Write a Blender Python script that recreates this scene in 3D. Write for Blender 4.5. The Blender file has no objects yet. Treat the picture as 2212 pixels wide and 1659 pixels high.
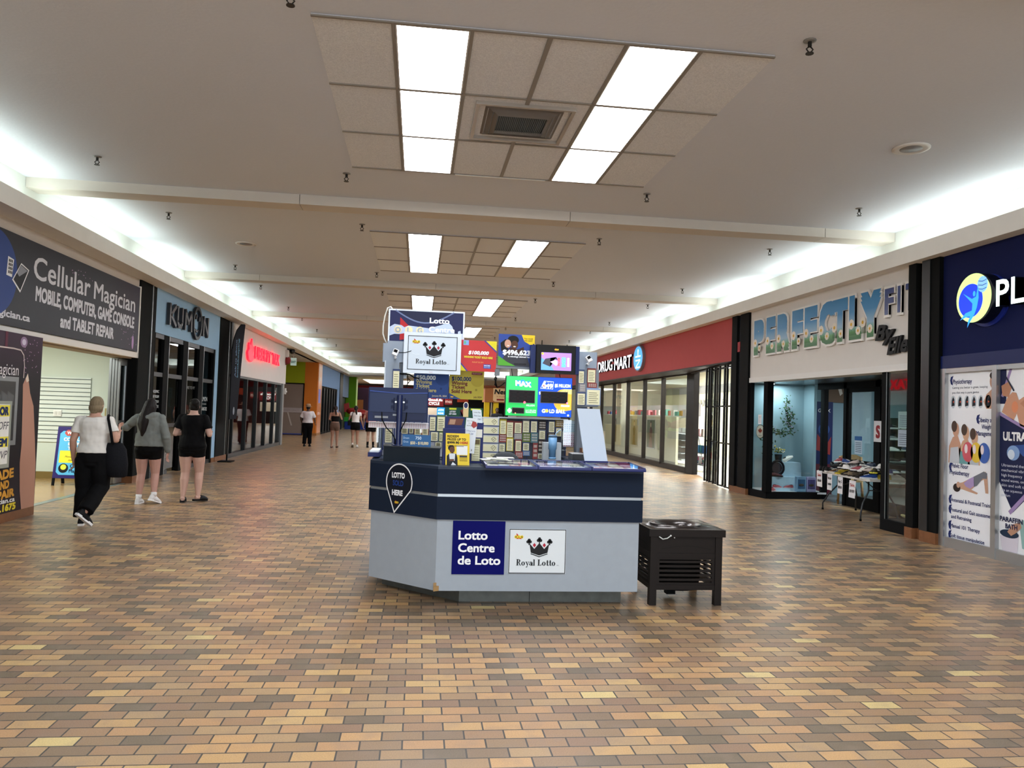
import bpy, math, random
from mathutils import Vector, Matrix
random.seed(7)
PI = math.pi
SC = bpy.context.scene
COL = SC.collection

# ---------------------------------------------------------------- camera, world, exposure
def make_camera():
    yaw, pit, rol, f = 0.11907572, 0.03632549, 0.03304482, 1672.33
    fw = Vector((math.sin(yaw), math.cos(yaw), 0)); r = Vector((math.cos(yaw), -math.sin(yaw), 0)); u = Vector((0, 0, 1))
    fw2 = fw*math.cos(pit)+u*math.sin(pit); u2 = u*math.cos(pit)-fw*math.sin(pit)
    r3 = r*math.cos(rol)+u2*math.sin(rol); u3 = u2*math.cos(rol)-r*math.sin(rol)
    cd = bpy.data.cameras.new('camera'); cd.sensor_width = 36; cd.sensor_fit = 'HORIZONTAL'; cd.lens = f/2212*36
    cd.clip_start = 0.05; cd.clip_end = 300
    c = bpy.data.objects.new('camera', cd); COL.objects.link(c)
    m = Matrix.Identity(4)
    for i in range(3):
        m[i][0] = r3[i]; m[i][1] = u3[i]; m[i][2] = -fw2[i]
    m[2][3] = 1.6
    c.matrix_world = m
    SC.camera = c
make_camera()
W = bpy.data.worlds.new('world'); SC.world = W; W.use_nodes = True
W.node_tree.nodes['Background'].inputs[0].default_value = (0.6, 0.62, 0.65, 1)
W.node_tree.nodes['Background'].inputs[1].default_value = 0.05
SC.view_settings.view_transform = 'Standard'
SC.view_settings.look = 'None'
SC.view_settings.gamma = 1
SC.view_settings.use_curve_mapping = False
SC.view_settings.exposure = 0.38
SC.cycles.max_bounces = 7; SC.cycles.diffuse_bounces = 4; SC.cycles.glossy_bounces = 4
SC.cycles.transmission_bounces = 4; SC.cycles.transparent_max_bounces = 12
SC.cycles.caustics_reflective = False; SC.cycles.caustics_refractive = False
SC.cycles.sample_clamp_indirect = 6

def area_light(loc, size, power, color=(1, 1, 1), rot=(0, 0, 0), sy=None):
    l = bpy.data.lights.new('area_light', 'AREA'); l.energy = power; l.color = color
    l.shape = 'RECTANGLE'; l.size = size; l.size_y = sy or size
    o = bpy.data.objects.new('area_light', l); COL.objects.link(o); o.location = loc; o.rotation_euler = rot
    return o

PANEL_EMIT = 20.0
COVE_POWER = 15
# mall daylight-white lay-in lights behind the viewer (the same ceiling panels carry on there)
for yy in (-1.3, -8.5):
    for xx in (0.0, 1.86):
        area_light((xx, yy+1.85, 4.56), 0.58, 150, (0.9, 0.96, 1), sy=3.6)
# daylight from the glazed mall entrance behind the viewer
area_light((0.8, -8.6, 2.0), 9.0, 520, (0.82, 0.91, 1), (math.radians(97), 0, 0), sy=2.8)
# tubes in the trough of both coves and of the end cove
for k in range(-1, 9):
    y0 = 3.97+7.25*k
    for j in (0.28, 0.78):
        yc = y0+7.25*j
        if yc < 57:
            area_light((-5.24, yc, 4.12), 0.14, COVE_POWER, (0.86, 1, 0.93), (0, math.radians(180+28), 0), sy=3.2)
            area_light((7.09, yc, 4.12), 0.14, COVE_POWER, (0.9, 1, 0.95), (0, math.radians(180-28), 0), sy=3.2)
for xx in (-3, 1, 5):
    area_light((xx, 57.55, 4.12), 3.4, COVE_POWER, (0.9, 1, 0.95), (math.radians(180-28), 0, 0), sy=0.14)
# shop interiors
SHOPLIGHTS = [((-7.6, 13.2, 2.9), 1.6, 150, (0.95, 1, 0.95)), ((-7.5, 19.2, 3.3), 0.9, 120, (1, 0.95, 0.86)), ((-7.4, 27.5, 3.3), 1.4, 110, (1, 0.93, 0.9)),
  ((9.6, 20.5, 3.6), 1.6, 430, (1, 1, 0.97)), ((10.6, 26.5, 3.6), 1.6, 330, (1, 1, 0.97)), ((10.6, 33, 3.6), 1.6, 300, (1, 1, 0.97)), ((8.2, 24.5, 3.6), 0.4, 22, (1, 1, 0.97)), ((8.2, 28.5, 3.6), 0.4, 22, (1, 1, 0.97)), ((8.2, 33, 3.6), 0.4, 22, (1, 1, 0.97)),
  ((7.75, 15.85, 2.38), 0.35, 15, (0.85, 0.95, 1)), ((9.7, 13.6, 2.6), 0.8, 75, (0.85, 0.95, 1)), ((-8, 37, 3.85), 1.0, 40, (1, 0.95, 0.9)), ((0.5, 66, 3.85), 3.0, 420, (1, 0.98, 0.95))]
for loc, s, p, c in SHOPLIGHTS:
    area_light(loc, s, p, c)

# ---------------------------------------------------------------- materials
def lin(c):
    return tuple((x/12.92 if x <= 0.04045 else ((x+0.055)/1.055)**2.4) for x in c)
def hexc(h):
    return tuple(int(h[i:i+2], 16)/255 for i in (0, 2, 4))
MATS = {}
def M(h, rough=0.55, metal=0.0, emit=0.0, noise=0.0, scale=8.0, bump=0.0, stretch=None, coat=0.0):
    """Principled material from an sRGB hex colour, with optional procedural grain."""
    key = (h, rough, metal, emit, noise, scale, bump, stretch, coat)
    if key in MATS: return MATS[key]
    m = bpy.data.materials.new('m_'+h); m.use_nodes = True
    nt = m.node_tree; p = nt.nodes['Principled BSDF']
    c = lin(hexc(h)); lum = .3*c[0]+.6*c[1]+.1*c[2]
    if not emit: c = tuple(x*(0.62+0.38*min(1, lum/0.3)) for x in c)
    c = c+(1,)
    p.inputs['Base Color'].default_value = c; p.inputs['Roughness'].default_value = rough
    p.inputs['Metallic'].default_value = metal
    if rough >= .4: p.inputs['Specular IOR Level'].default_value = 0.22 if rough < .7 else 0.12
    if coat: p.inputs['Coat Weight'].default_value = coat
    if emit:
        p.inputs['Emission Color'].default_value = c; p.inputs['Emission Strength'].default_value = emit
    if noise or bump:
        tc = nt.nodes.new('ShaderNodeTexCoord'); nz = nt.nodes.new('ShaderNodeTexNoise'); nz.inputs['Scale'].default_value = scale
        nz.inputs['Detail'].default_value = 3
        src = tc.outputs['Object']
        if stretch:
            mp = nt.nodes.new('ShaderNodeMapping'); mp.inputs['Scale'].default_value = stretch
            nt.links.new(src, mp.inputs[0]); src = mp.outputs[0]
        nt.links.new(src, nz.inputs['Vector'])
        if noise:
            mx = nt.nodes.new('ShaderNodeMix'); mx.data_type = 'RGBA'
            mx.inputs[6].default_value = tuple(x*(1-noise) for x in c[:3])+(1,)
            mx.inputs[7].default_value = tuple(min(1, x*(1+noise)) for x in c[:3])+(1,)
            nt.links.new(nz.outputs['Fac'], mx.inputs[0]); nt.links.new(mx.outputs[2], p.inputs['Base Color'])
        if bump:
            b = nt.nodes.new('ShaderNodeBump'); b.inputs['Strength'].default_value = bump; b.inputs['Distance'].default_value = 0.01
            nt.links.new(nz.outputs['Fac'], b.inputs['Height']); nt.links.new(b.outputs[0], p.inputs['Normal'])
    MATS[key] = m
    return m
def ramp_mat(stops, axis='Z', lo=0, hi=1, rough=0.5, emit=0):
    """Printed colour gradient along an object axis (a print that has that gradient)."""
    m = bpy.data.materials.new('m_print'); m.use_nodes = True; nt = m.node_tree; p = nt.nodes['Principled BSDF']
    tc = nt.nodes.new('ShaderNodeTexCoord'); sx = nt.nodes.new('ShaderNodeSeparateXYZ'); mr = nt.nodes.new('ShaderNodeMapRange'); cr = nt.nodes.new('ShaderNodeValToRGB')
    mr.inputs[1].default_value = lo; mr.inputs[2].default_value = hi
    nt.links.new(tc.outputs['Object'], sx.inputs[0]); nt.links.new(sx.outputs[axis], mr.inputs[0]); nt.links.new(mr.outputs[0], cr.inputs[0])
    el = cr.color_ramp.elements
    while len(el) < len(stops): el.new(0.5)
    for e, (t, h) in zip(el, stops):
        e.position = t; e.color = lin(hexc(h))+(1,)
    nt.links.new(cr.outputs[0], p.inputs['Base Color']); p.inputs['Roughness'].default_value = rough; p.inputs['Specular IOR Level'].default_value = 0.2
    if emit:
        nt.links.new(cr.outputs[0], p.inputs['Emission Color']); p.inputs['Emission Strength'].default_value = emit
    return m
def glass_mat(tint='f2f7f5', r0=0.08):
    """thin clear sheet: transparent with Schlick reflection off both faces"""
    m = bpy.data.materials.new('m_glass'); m.use_nodes = True; nt = m.node_tree; nt.nodes.clear(); N = nt.nodes.new; L = nt.links.new
    out = N('ShaderNodeOutputMaterial'); mix = N('ShaderNodeMixShader'); tr = N('ShaderNodeBsdfTransparent'); g = N('ShaderNodeBsdfGlossy'); ge = N('ShaderNodeNewGeometry')
    tr.inputs[0].default_value = lin(hexc(tint))+(1,); g.inputs['Roughness'].default_value = 0.0; g.inputs[0].default_value = (1, 1, 1, 1)
    d = N('ShaderNodeVectorMath'); d.operation = 'DOT_PRODUCT'; L(ge.outputs['Incoming'], d.inputs[0]); L(ge.outputs['Normal'], d.inputs[1])
    def mth(op, a, b=None):
        n = N('ShaderNodeMath'); n.operation = op
        for i, v in enumerate((a, b)):
            if v is None: continue
            if isinstance(v, (int, float)): n.inputs[i].default_value = v
            else: L(v, n.inputs[i])
        return n.outputs[0]
    f = mth('ADD', mth('MULTIPLY', mth('POWER', mth('SUBTRACT', 1.0, mth('ABSOLUTE', d.outputs['Value'])), 5.0), 0.6*(1-r0)), r0)
    L(f, mix.inputs[0]); L(tr.outputs[0], mix.inputs[1]); L(g.outputs[0], mix.inputs[2]); L(mix.outputs[0], out.inputs[0])
    return m
GLASS = glass_mat('f6faf8', 0.04); GLASS_DARK = glass_mat('a8aeac', 0.09); ACRYL = glass_mat('f8fbfc', 0.04)

def brick_floor_mat():
    m = bpy.data.materials.new('m_brick_tile'); m.use_nodes = True; nt = m.node_tree; p = nt.nodes['Principled BSDF']
    N = nt.nodes.new; L = nt.links.new
    tc = N('ShaderNodeTexCoord'); mp = N('ShaderNodeMapping'); mp.inputs['Location'].default_value = (0.118, 0.003, 0)
    L(tc.outputs['Object'], mp.inputs[0])
    def brick(c1, c2, mo, ms):
        b = N('ShaderNodeTexBrick'); b.offset = 0.5; b.offset_frequency = 2; b.squash = 1
        b.inputs['Color1'].default_value = c1; b.inputs['Color2'].default_value = c2; b.inputs['Mortar'].default_value = mo
        b.inputs['Scale'].default_value = 1; b.inputs['Mortar Size'].default_value = ms; b.inputs['Mortar Smooth'].default_value = 0.1; b.inputs['Bias'].default_value = 0
        b.inputs['Brick Width'].default_value = 0.2; b.inputs['Row Height'].default_value = 0.1035
        L(mp.outputs[0], b.inputs['Vector']); return b
    b1 = brick((0, 0, 0, 1), (1, 1, 1, 1), (0.5, 0.5, 0.5, 1), 0.0045)
    cr = N('ShaderNodeValToRGB'); cr.color_ramp.interpolation = 'CONSTANT'
    stops = [(0, '6e604f'), (0.12, '94765a'), (0.24, '7e6954'), (0.34, 'a28664'), (0.45, '8b7258'), (0.54, 'aa8560'), (0.63, '987c5d'), (0.71, 'b38e63'), (0.79, '876c57'), (0.86, 'b29064'), (0.94, 'b99969'), (0.985, 'c5ae78')]
    el = cr.color_ramp.elements
    while len(el) < len(stops): el.new(0.5)
    for e, (t, h) in zip(el, stops):
        e.position = t; e.color = lin(hexc(h))+(1,)
    L(b1.outputs['Color'], cr.inputs[0])
    nz = N('ShaderNodeTexNoise'); nz.inputs['Scale'].default_value = 160; nz.inputs['Detail'].default_value = 2; L(tc.outputs['Object'], nz.inputs['Vector'])
    mr = N('ShaderNodeMapRange'); mr.inputs[1].default_value = 0.3; mr.inputs[2].default_value = 0.7; mr.inputs[3].default_value = 0.82; mr.inputs[4].default_value = 1.14; L(nz.outputs['Fac'], mr.inputs[0])
    mu = N('ShaderNodeMix'); mu.data_type = 'RGBA'; mu.blend_type = 'MULTIPLY'; mu.inputs[0].default_value = 1; L(cr.outputs[0], mu.inputs[6]); L(mr.outputs[0], mu.inputs[7])
    # broad kiln variation
    n2 = N('ShaderNodeTexNoise'); n2.inputs['Scale'].default_value = 7; L(tc.outputs['Object'], n2.inputs['Vector'])
    m2 = N('ShaderNodeMix'); m2.data_type = 'RGBA'; m2.inputs[7].default_value = lin(hexc('857264'))+(1,); L(mu.outputs[2], m2.inputs[6])
    r2 = N('ShaderNodeMapRange'); r2.inputs[1].default_value = 0.5; r2.inputs[2].default_value = 0.8; r2.inputs[4].default_value = 0.5; L(n2.outputs['Fac'], r2.inputs[0]); L(r2.outputs[0], m2.inputs[0])
    m3 = N('ShaderNodeMix'); m3.data_type = 'RGBA'; m3.inputs[7].default_value = lin(hexc('45413e'))+(1,); L(m2.outputs[2], m3.inputs[6]); L(b1.outputs['Fac'], m3.inputs[0])
    L(m3.outputs[2], p.inputs['Base Color'])
    p.inputs['Roughness'].default_value = 0.33
    bp = N('ShaderNodeBump'); bp.inputs['Strength'].default_value = 0.25; bp.inputs['Distance'].default_value = 0.002; bp.invert = True
    L(b1.outputs['Fac'], bp.inputs['Height']); L(bp.outputs[0], p.inputs['Normal'])
    return m

def tile_base_mat():
    return M('8a5c3c', 0.4, noise=0.25, scale=9)
BLACK = M('0c0e0e', 0.7); DGREEN = M('121615', 0.75, noise=0.08, scale=3); FRAME = M('0d0e10', 0.75); GREYM = M('3a3e43', 0.35, 0.6)
SILVER = M('b4b7b8', 0.32, 0.85); WHITE = M('e8e8e6', 0.5); BEIGE = M('ebe7e0', 0.7, noise=0.04, scale=5); CEILM = M('d6dae2', 0.85, noise=0.03, scale=30, bump=0.15)
COVEM = M('dfe0da', 0.8)

# ---------------------------------------------------------------- mesh builder
BODY_TXT = {}
def text_mesh(txt, bold=0.0, depth=0.0, space=1.0):
    key = (txt, bold, depth, space)
    if key in BODY_TXT: return BODY_TXT[key]
    cu = bpy.data.curves.new('t', 'FONT'); cu.body = txt; cu.size = 1; cu.offset = bold; cu.extrude = depth; cu.resolution_u = 3
    cu.space_character = space; cu.fill_mode = 'FRONT' if depth == 0 else 'BOTH'
    ob = bpy.data.objects.new('t', cu)
    me = bpy.data.meshes.new_from_object(ob)
    vs = [tuple(v.co) for v in me.vertices]; fs = [tuple(p.vertices) for p in me.polygons]
    bpy.data.meshes.remove(me); bpy.data.objects.remove(ob); bpy.data.curves.remove(cu)
    if not vs: vs = [(0, 0, 0)]
    x0 = min(v[0] for v in vs); x1 = max(v[0] for v in vs); y0 = min(v[1] for v in vs); y1 = max(v[1] for v in vs)
    BODY_TXT[key] = (vs, fs, x0, x1, y0, y1)
    return BODY_TXT[key]
CAP = 0.73
def frame(o, u, v=(0, 0, 1)):
    u = Vector(u).normalized(); v = Vector(v).normalized(); n = u.cross(v)
    m = Matrix.Identity(4)
    for i in range(3):
        m[i][0] = u[i]; m[i][1] = v[i]; m[i][2] = n[i]; m[i][3] = o[i]
    return m
def FL(x, y, z): return frame((x, y, z), (0, 1, 0))      # on a left-hand wall: reads towards +Y, faces +X
def FR(x, y, z): return frame((x, y, z), (0, -1, 0))     # on a right-hand wall: reads towards -Y, faces -X
def FC(x, y, z): return frame((x, y, z), (1, 0, 0))      # faces the viewer (-Y)

class B:
    def __init__(s, T=None):
        s.v = []; s.f = []; s.fm = []; s.fs = []; s.mats = []; s.T = T or Matrix.Identity(4)
    def mi(s, m):
        if m not in s.mats: s.mats.append(m)
        return s.mats.index(m)
    def add(s, vs, fs, m, smooth=False):
        k = len(s.v); i = s.mi(m); T = s.T
        s.v += [tuple(T @ Vector(v)) for v in vs]
        for f in fs:
            s.f.append(tuple(k+j for j in f)); s.fm.append(i); s.fs.append(smooth)
        return s
    def box(s, a, b, m, taper=0):
        x0, y0, z0 = a; x1, y1, z1 = b; t = taper
        vs = [(x0, y0, z0), (x1, y0, z0), (x1, y1, z0), (x0, y1, z0), (x0+t, y0+t, z1), (x1-t, y0+t, z1), (x1-t, y1-t, z1), (x0+t, y1-t, z1)]
        return s.add(vs, [(0, 3, 2, 1), (4, 5, 6, 7), (0, 1, 5, 4), (1, 2, 6, 5), (2, 3, 7, 6), (3, 0, 4, 7)], m)
    def rbox(s, a, b, m, r=0.01):
        """box with chamfered vertical (local z) edges"""
        x0, y0, z0 = a; x1, y1, z1 = b
        pts = [(x0+r, y0), (x1-r, y0), (x1, y0+r), (x1, y1-r), (x1-r, y1), (x0+r, y1), (x0, y1-r), (x0, y0+r)]
        return s.prism(pts, z0, z1, m)
    def prism(s, pts, z0, z1, m):
        a = sum(pts[i][0]*pts[(i+1) % len(pts)][1]-pts[(i+1) % len(pts)][0]*pts[i][1] for i in range(len(pts)))
        if a < 0: pts = pts[::-1]
        n = len(pts)
        vs = [(x, y, z0) for x, y in pts]+[(x, y, z1) for x, y in pts]
        fs = [tuple(range(n-1, -1, -1)), tuple(range(n, 2*n))]+[(i, (i+1) % n, n+(i+1) % n, n+i) for i in range(n)]
        return s.add(vs, fs, m)
    def flat(s, pts, m, z=0.0):
        a = sum(pts[i][0]*pts[(i+1) % len(pts)][1]-pts[(i+1) % len(pts)][0]*pts[i][1] for i in range(len(pts)))
        if a < 0: pts = pts[::-1]
        return s.add([(x, y, z) for x, y in pts], [tuple(range(len(pts)))], m)
    def rect(s, x0, y0, x1, y1, m, z=0.0): return s.flat([(x0, y0), (x1, y0), (x1, y1), (x0, y1)], m, z)
    def disc(s, x, y, rx, m, z=0.0, ry=None, n=20, d=0):
        ry = ry or rx; pts = [(x+rx*math.cos(2*PI*i/n), y+ry*math.sin(2*PI*i/n)) for i in range(n)]
        return s.prism(pts, z, z+d, m) if d else s.flat(pts, m, z)
    def line(s, pts, w, m, z=0.0, closed=False):
        """flat ribbon along a 2d polyline"""
        q = [Vector(p) for p in pts]; n = len(q)
        for i in range(n if closed else n-1):
            a, b = q[i], q[(i+1) % n]; d = (b-a)
            if d.length == 0: continue
            d.normalize(); p = Vector((-d.y, d.x))*w/2; e = d*w*0.35
            s.flat([tuple(a-e+p), tuple(a-e-p), tuple(b+e-p), tuple(b+e+p)], m, z+(i % 3)*.0001)
        return s
    def cyl(s, p, q, r, m, n=12, r2=None, smooth=True):
        p = Vector(p); q = Vector(q); r2 = r if r2 is None else r2; d = (q-p).normalized()
        a = d.orthogonal().normalized(); b = d.cross(a)
        vs = [tuple(p+(a*math.cos(2*PI*i/n)+b*math.sin(2*PI*i/n))*r) for i in range(n)]+[tuple(q+(a*math.cos(2*PI*i/n)+b*math.sin(2*PI*i/n))*r2) for i in range(n)]
        s.add(vs, [(i, (i+1) % n, n+(i+1) % n, n+i) for i in range(n)], m, smooth)
        return s.add(vs, [tuple(range(n-1, -1, -1)), tuple(range(n, 2*n))], m)
    def loft(s, rings, m, smooth=True, cap=True):
        n = len(rings[0]); vs = [p for r in rings for p in r]; fs = []
        for k in range(len(rings)-1):
            fs += [(k*n+i, k*n+(i+1) % n, (k+1)*n+(i+1) % n, (k+1)*n+i) for i in range(n)]
        if cap: fs += [tuple(range(n-1, -1, -1)), tuple(range((len(rings)-1)*n, len(rings)*n))]
        return s.add(vs, fs, m, smooth)
    def tube(s, pts, r, m, n=8):
        """round tube along 3d points; r a number or one radius per point"""
        P = [Vector(p) for p in pts]; R = r if isinstance(r, (list, tuple)) else [r]*len(P)
        rings = []; up = None
        for i, p in enumerate(P):
            d = (P[min(i+1, len(P)-1)]-P[max(i-1, 0)]).normalized()
            a = d.orthogonal().normalized() if up is None else (up-d*up.dot(d)).normalized()
            up = a; b = d.cross(a)
            rings.append([tuple(p+(a*math.cos(2*PI*j/n)+b*math.sin(2*PI*j/n))*R[i]) for j in range(n)])
        return s.loft(rings, m)
    def lathe(s, prof, m, c=(0, 0, 0), n=24, sx=1, sy=1):
        rings = [[(c[0]+r*sx*math.cos(2*PI*j/n), c[1]+r*sy*math.sin(2*PI*j/n), c[2]+z) for j in range(n)] for r, z in prof]
        return s.loft(rings, m, True, True)
    def ball(s, c, rx, m, ry=None, rz=None, n=14, k=8):
        ry = ry or rx; rz = rz or rx
        rings = [[(c[0]+rx*math.sin(PI*i/k)*math.cos(2*PI*j/n), c[1]+ry*math.sin(PI*i/k)*math.sin(2*PI*j/n), c[2]-rz*math.cos(PI*i/k)) for j in range(n)] for i in range(1, k)]
        return s.loft(rings, m)
    def ell(s, c, R, rx, ry, rz, m, n=14, k=9):
        """ellipsoid with a rotation matrix"""
        rings = []
        for i in range(1, k):
            rings.append([tuple(Vector(c)+R @ Vector((rx*math.sin(PI*i/k)*math.cos(2*PI*j/n), ry*math.sin(PI*i/k)*math.sin(2*PI*j/n), -rz*math.cos(PI*i/k)))) for j in range(n)])
        return s.loft(rings, m)
    def text(s, txt, x, y, h, m, z=0.0, depth=0.0, align='L', w=None, bold=0.0, shear=0.0, rot=0.0, space=1.0):
        """lettering: h = capital height, baseline at y; w stretches the line to that width"""
        vs, fs, x0, x1, y0, y1 = text_mesh(txt, 0.0, depth and 0.5, space)
        if bold:
            k_ = bold*0.9; sh = [(-k_, -k_), (k_, -k_), (-k_, k_), (k_, k_)]+([(0, 0), (-k_, 0), (k_, 0), (0, -k_), (0, k_)] if bold > .045 else []); nv = len(vs)
            fs = [tuple(i+q*nv for i in f) for q in range(len(sh)) for f in fs]; vs = [(v[0]+a, v[1]+c, v[2]+(q*.00016/(depth or 1))) for q, (a, c) in enumerate(sh) for v in vs]; x0 -= k_; x1 += k_
        k = h/CAP; kx = k if w is None else w/max(1e-6, (x1-x0))
        ox = -x0*kx if align == 'L' else (-(x0+x1)/2*kx if align == 'C' else -x1*kx)
        c, sn = math.cos(rot), math.sin(rot); out = []
        for vx, vy, vz in vs:
            px = ox+vx*kx+shear*vy*k; py = vy*k
            out.append((x+px*c-py*sn, y+px*sn+py*c, z+((vz+0.5)*depth if depth else vz)))
        return s.add(out, fs, m)
    def build(s, name, parent=None, loc=None):
        vs = s.v
        if parent is not None:
            P = Vector(parent['_o']); o0 = Vector((0, 0, 0))
        else:
            P = Vector((0, 0, 0))
            if loc is None:
                xs = [v[0] for v in vs]; ys = [v[1] for v in vs]; zs = [v[2] for v in vs]
                loc = ((min(xs)+max(xs))/2, (min(ys)+max(ys))/2, min(zs))
            o0 = Vector(loc)
        off = P+o0
        me = bpy.data.meshes.new(name)
        me.from_pydata([(v[0]-off[0], v[1]-off[1], v[2]-off[2]) for v in vs], [], s.f)
        for mm in s.mats: me.materials.append(mm)
        me.polygons.foreach_set('material_index', s.fm); me.polygons.foreach_set('use_smooth', s.fs)
        me.update()
        ob = bpy.data.objects.new(name, me); COL.objects.link(ob)
        if parent is not None: ob.parent = parent
        else: ob.location = o0
        ob['_o'] = tuple(off)
        return ob
def tag(o, label, cat, group=None):
    o['label'] = label; o['category'] = cat
    if group: o['group'] = group
    return o
def struct(o): o['kind'] = 'structure'; return o
def thing(name, label, cat, loc, group=None):
    o = bpy.data.objects.new(name, None); COL.objects.link(o); o.location = loc; o['_o'] = tuple(loc); o.empty_display_size = 0.1
    return tag(o, label, cat, group)
def copy_tree(o, parent=None):
    c = o.copy(); COL.objects.link(c)
    if parent is not None: c.parent = parent
    for ch in list(o.children): copy_tree(ch, c)
    return c
def dup(o, loc, label, rz=None, group=None):
    c = copy_tree(o); c.location = loc; c['label'] = label
    if rz is not None: c.rotation_euler = (0, 0, rz)
    if group: c['group'] = group
    return c
ORD = ['first', 'second', 'third', 'fourth', 'fifth', 'sixth', 'seventh', 'eighth', 'ninth', 'tenth', 'eleventh', 'twelfth', 'thirteenth', 'fourteenth']

def ordw(i):
    tens = ['', '', 'twenty', 'thirty']; more = ORD+['fifteenth', 'sixteenth', 'seventeenth', 'eighteenth', 'nineteenth', 'twentieth']
    return more[i] if i < 20 else tens[(i+1)//10]+'-'+ORD[(i+1) % 10-1] if (i+1) % 10 else tens[(i+1)//10][:-1]+'ieth'
# ================================================================ THE SHELL
XL, XR, ZS, ZC = -5.4, 7.05, 3.92, 4.6
TB = tile_base_mat()
b = B(); b.box((-13, -9, -0.15), (14, 78, 0), brick_floor_mat()); struct(b.build('floor', loc=(0, 0, 0)))
# shop floors just proud of the tiles
b = B(); b.box((-9.5, 8, 0), (-5.62, 16.2, 0.005), M('a58458', 0.25, noise=0.15, scale=2, stretch=(1, 8, 1))); b.box((-5.62, 11.24, 0), (-5.5, 15.6, 0.007), M('8f9994', 0.3, 0.6)); struct(b.build('floor'))
b = B(); b.box((-9.5, 16.8, 0), (-5.5, 22.3, 0.005), M('9a8464', 0.3, noise=0.1, scale=3)); struct(b.build('floor'))
b = B(); b.box((-9.5, 23.1, 0), (-5.5, 31.9, 0.005), M('8b8a88', 0.35, noise=0.1, scale=3)); struct(b.build('floor'))
b = B(); b.prism([(7.88, 36), (7.88, 21.0), (7.35, 18.9), (7.1, 16.9), (13, 16.9), (13, 36)], 0, 0.005, M('d9d9d6', 0.2)); struct(b.build('floor'))
b = B(); b.box((8.36, 10.0, 0), (13, 16.2, 0.005), M('6c6f70', 0.4, noise=0.1)); struct(b.build('floor'))
# ceiling
b = B(); b.box((-5.5, -9, ZC), (7.35, 57.9, ZC+0.1), CEILM); struct(b.build('ceiling', loc=(0, 0, 0)))
b = B(); b.box((-13, 57.3, ZS), (14, 78, ZS+0.05), CEILM); struct(b.build('ceiling'))
b = B(); b.box((-13, 32.2, ZS), (-5.45, 42.5, ZS+0.05), CEILM); struct(b.build('ceiling'))
# bulkheads: cove wall, soffit slab and trough lip
b = B(); b.box((-5.6, -9, ZS), (-5.45, 57.9, ZC), COVEM); b.box((-5.45, -9, ZS), (-5.1, 57.4, ZS+0.05), BEIGE); b.box((-5.1, -9, ZS), (-5.06, 57.4, ZS+0.24), BEIGE); struct(b.build('trim_1', loc=(0, 0, 0)))
b = B(); b.box((7.3, -9, ZS), (7.45, 57.9, ZC), COVEM); b.box((6.9, -9, ZS), (7.3, 57.4, ZS+0.05), BEIGE); b.box((6.86, -9, ZS-.001), (6.9, 57.4, ZS+0.24), BEIGE); struct(b.build('trim_2', loc=(0, 0, 0)))
b = B(); b.box((-5.1, 57.3, ZS-0.02), (6.9, 57.34, ZS+0.22), BEIGE); b.box((-5.45, 57.75, ZS), (7.3, 57.9, ZC), COVEM); b.box((-5.45, 57.34, ZS-0.02), (7.3, 57.9, ZS+0.03), BEIGE); struct(b.build('trim_3', loc=(0, 0, 0)))
# end walls
b = B(); b.box((-13, 77.5, 0), (14, 78, 4.2), M('8c8f92', 0.7)); struct(b.build('wall_far', loc=(0, 0, 0)))
b = B(); b.box((-13, -9.3, 0), (14, -9, 4.7), M('9a958e', 0.7)); struct(b.build('wall_back', loc=(0, 0, 0)))
# side walls behind the shops, closing the building
b = B(); b.box((-13.2, -9, 0), (-13, 78, 4.2), M('8f8a84', 0.8)); b.box((-5.6, -9, 0), (-5.42, 7.2, 3.92), M('b7afa5', 0.8)); struct(b.build('wall_left', loc=(0, 0, 0)))
b = B(); b.box((14, -9, 0), (14.2, 78, 4.2), M('8f8a84', 0.8)); b.box((7.07, -9, 0), (7.3, 5.9, 3.92), M('b7afa5', 0.8)); struct(b.build('wall_right', loc=(0, 0, 0)))
# roof over the shop rooms
b = B(); b.box((-13, 7, 4.0), (-5.6, 32.2, 4.1), M('c2beb6', 0.8)); b.box((7.45, 5.9, 4.0), (14, 57.9, 4.1), M('d8d8d4', 0.8)); b.box((-13, 42.5, 4.0), (-5.6, 57.9, 4.1), M('807c76', 0.8)); struct(b.build('ceiling', loc=(0, 0, 0)))

# ceiling beams: boxed ducts across the mall, in butted lengths
n = 4
for k in range(0, 8):
    y = 11.22+7.25*(k-1)
    b = B(); cuts = [-5.45, -1.79, 2.13, 6.14, 7.3]
    if k % 2 == 0 and k: cuts = [-5.45, -3.78, 0.3, 4.2, 7.3]
    for a, c in zip(cuts, cuts[1:]):
        b.box((a+0.004, y, ZC-0.14), (c-0.004, y+0.36, ZC), M('cfc8be', 0.75, noise=0.03, scale=6))
    struct(b.build('trim_%d' % n)); n += 1

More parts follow.
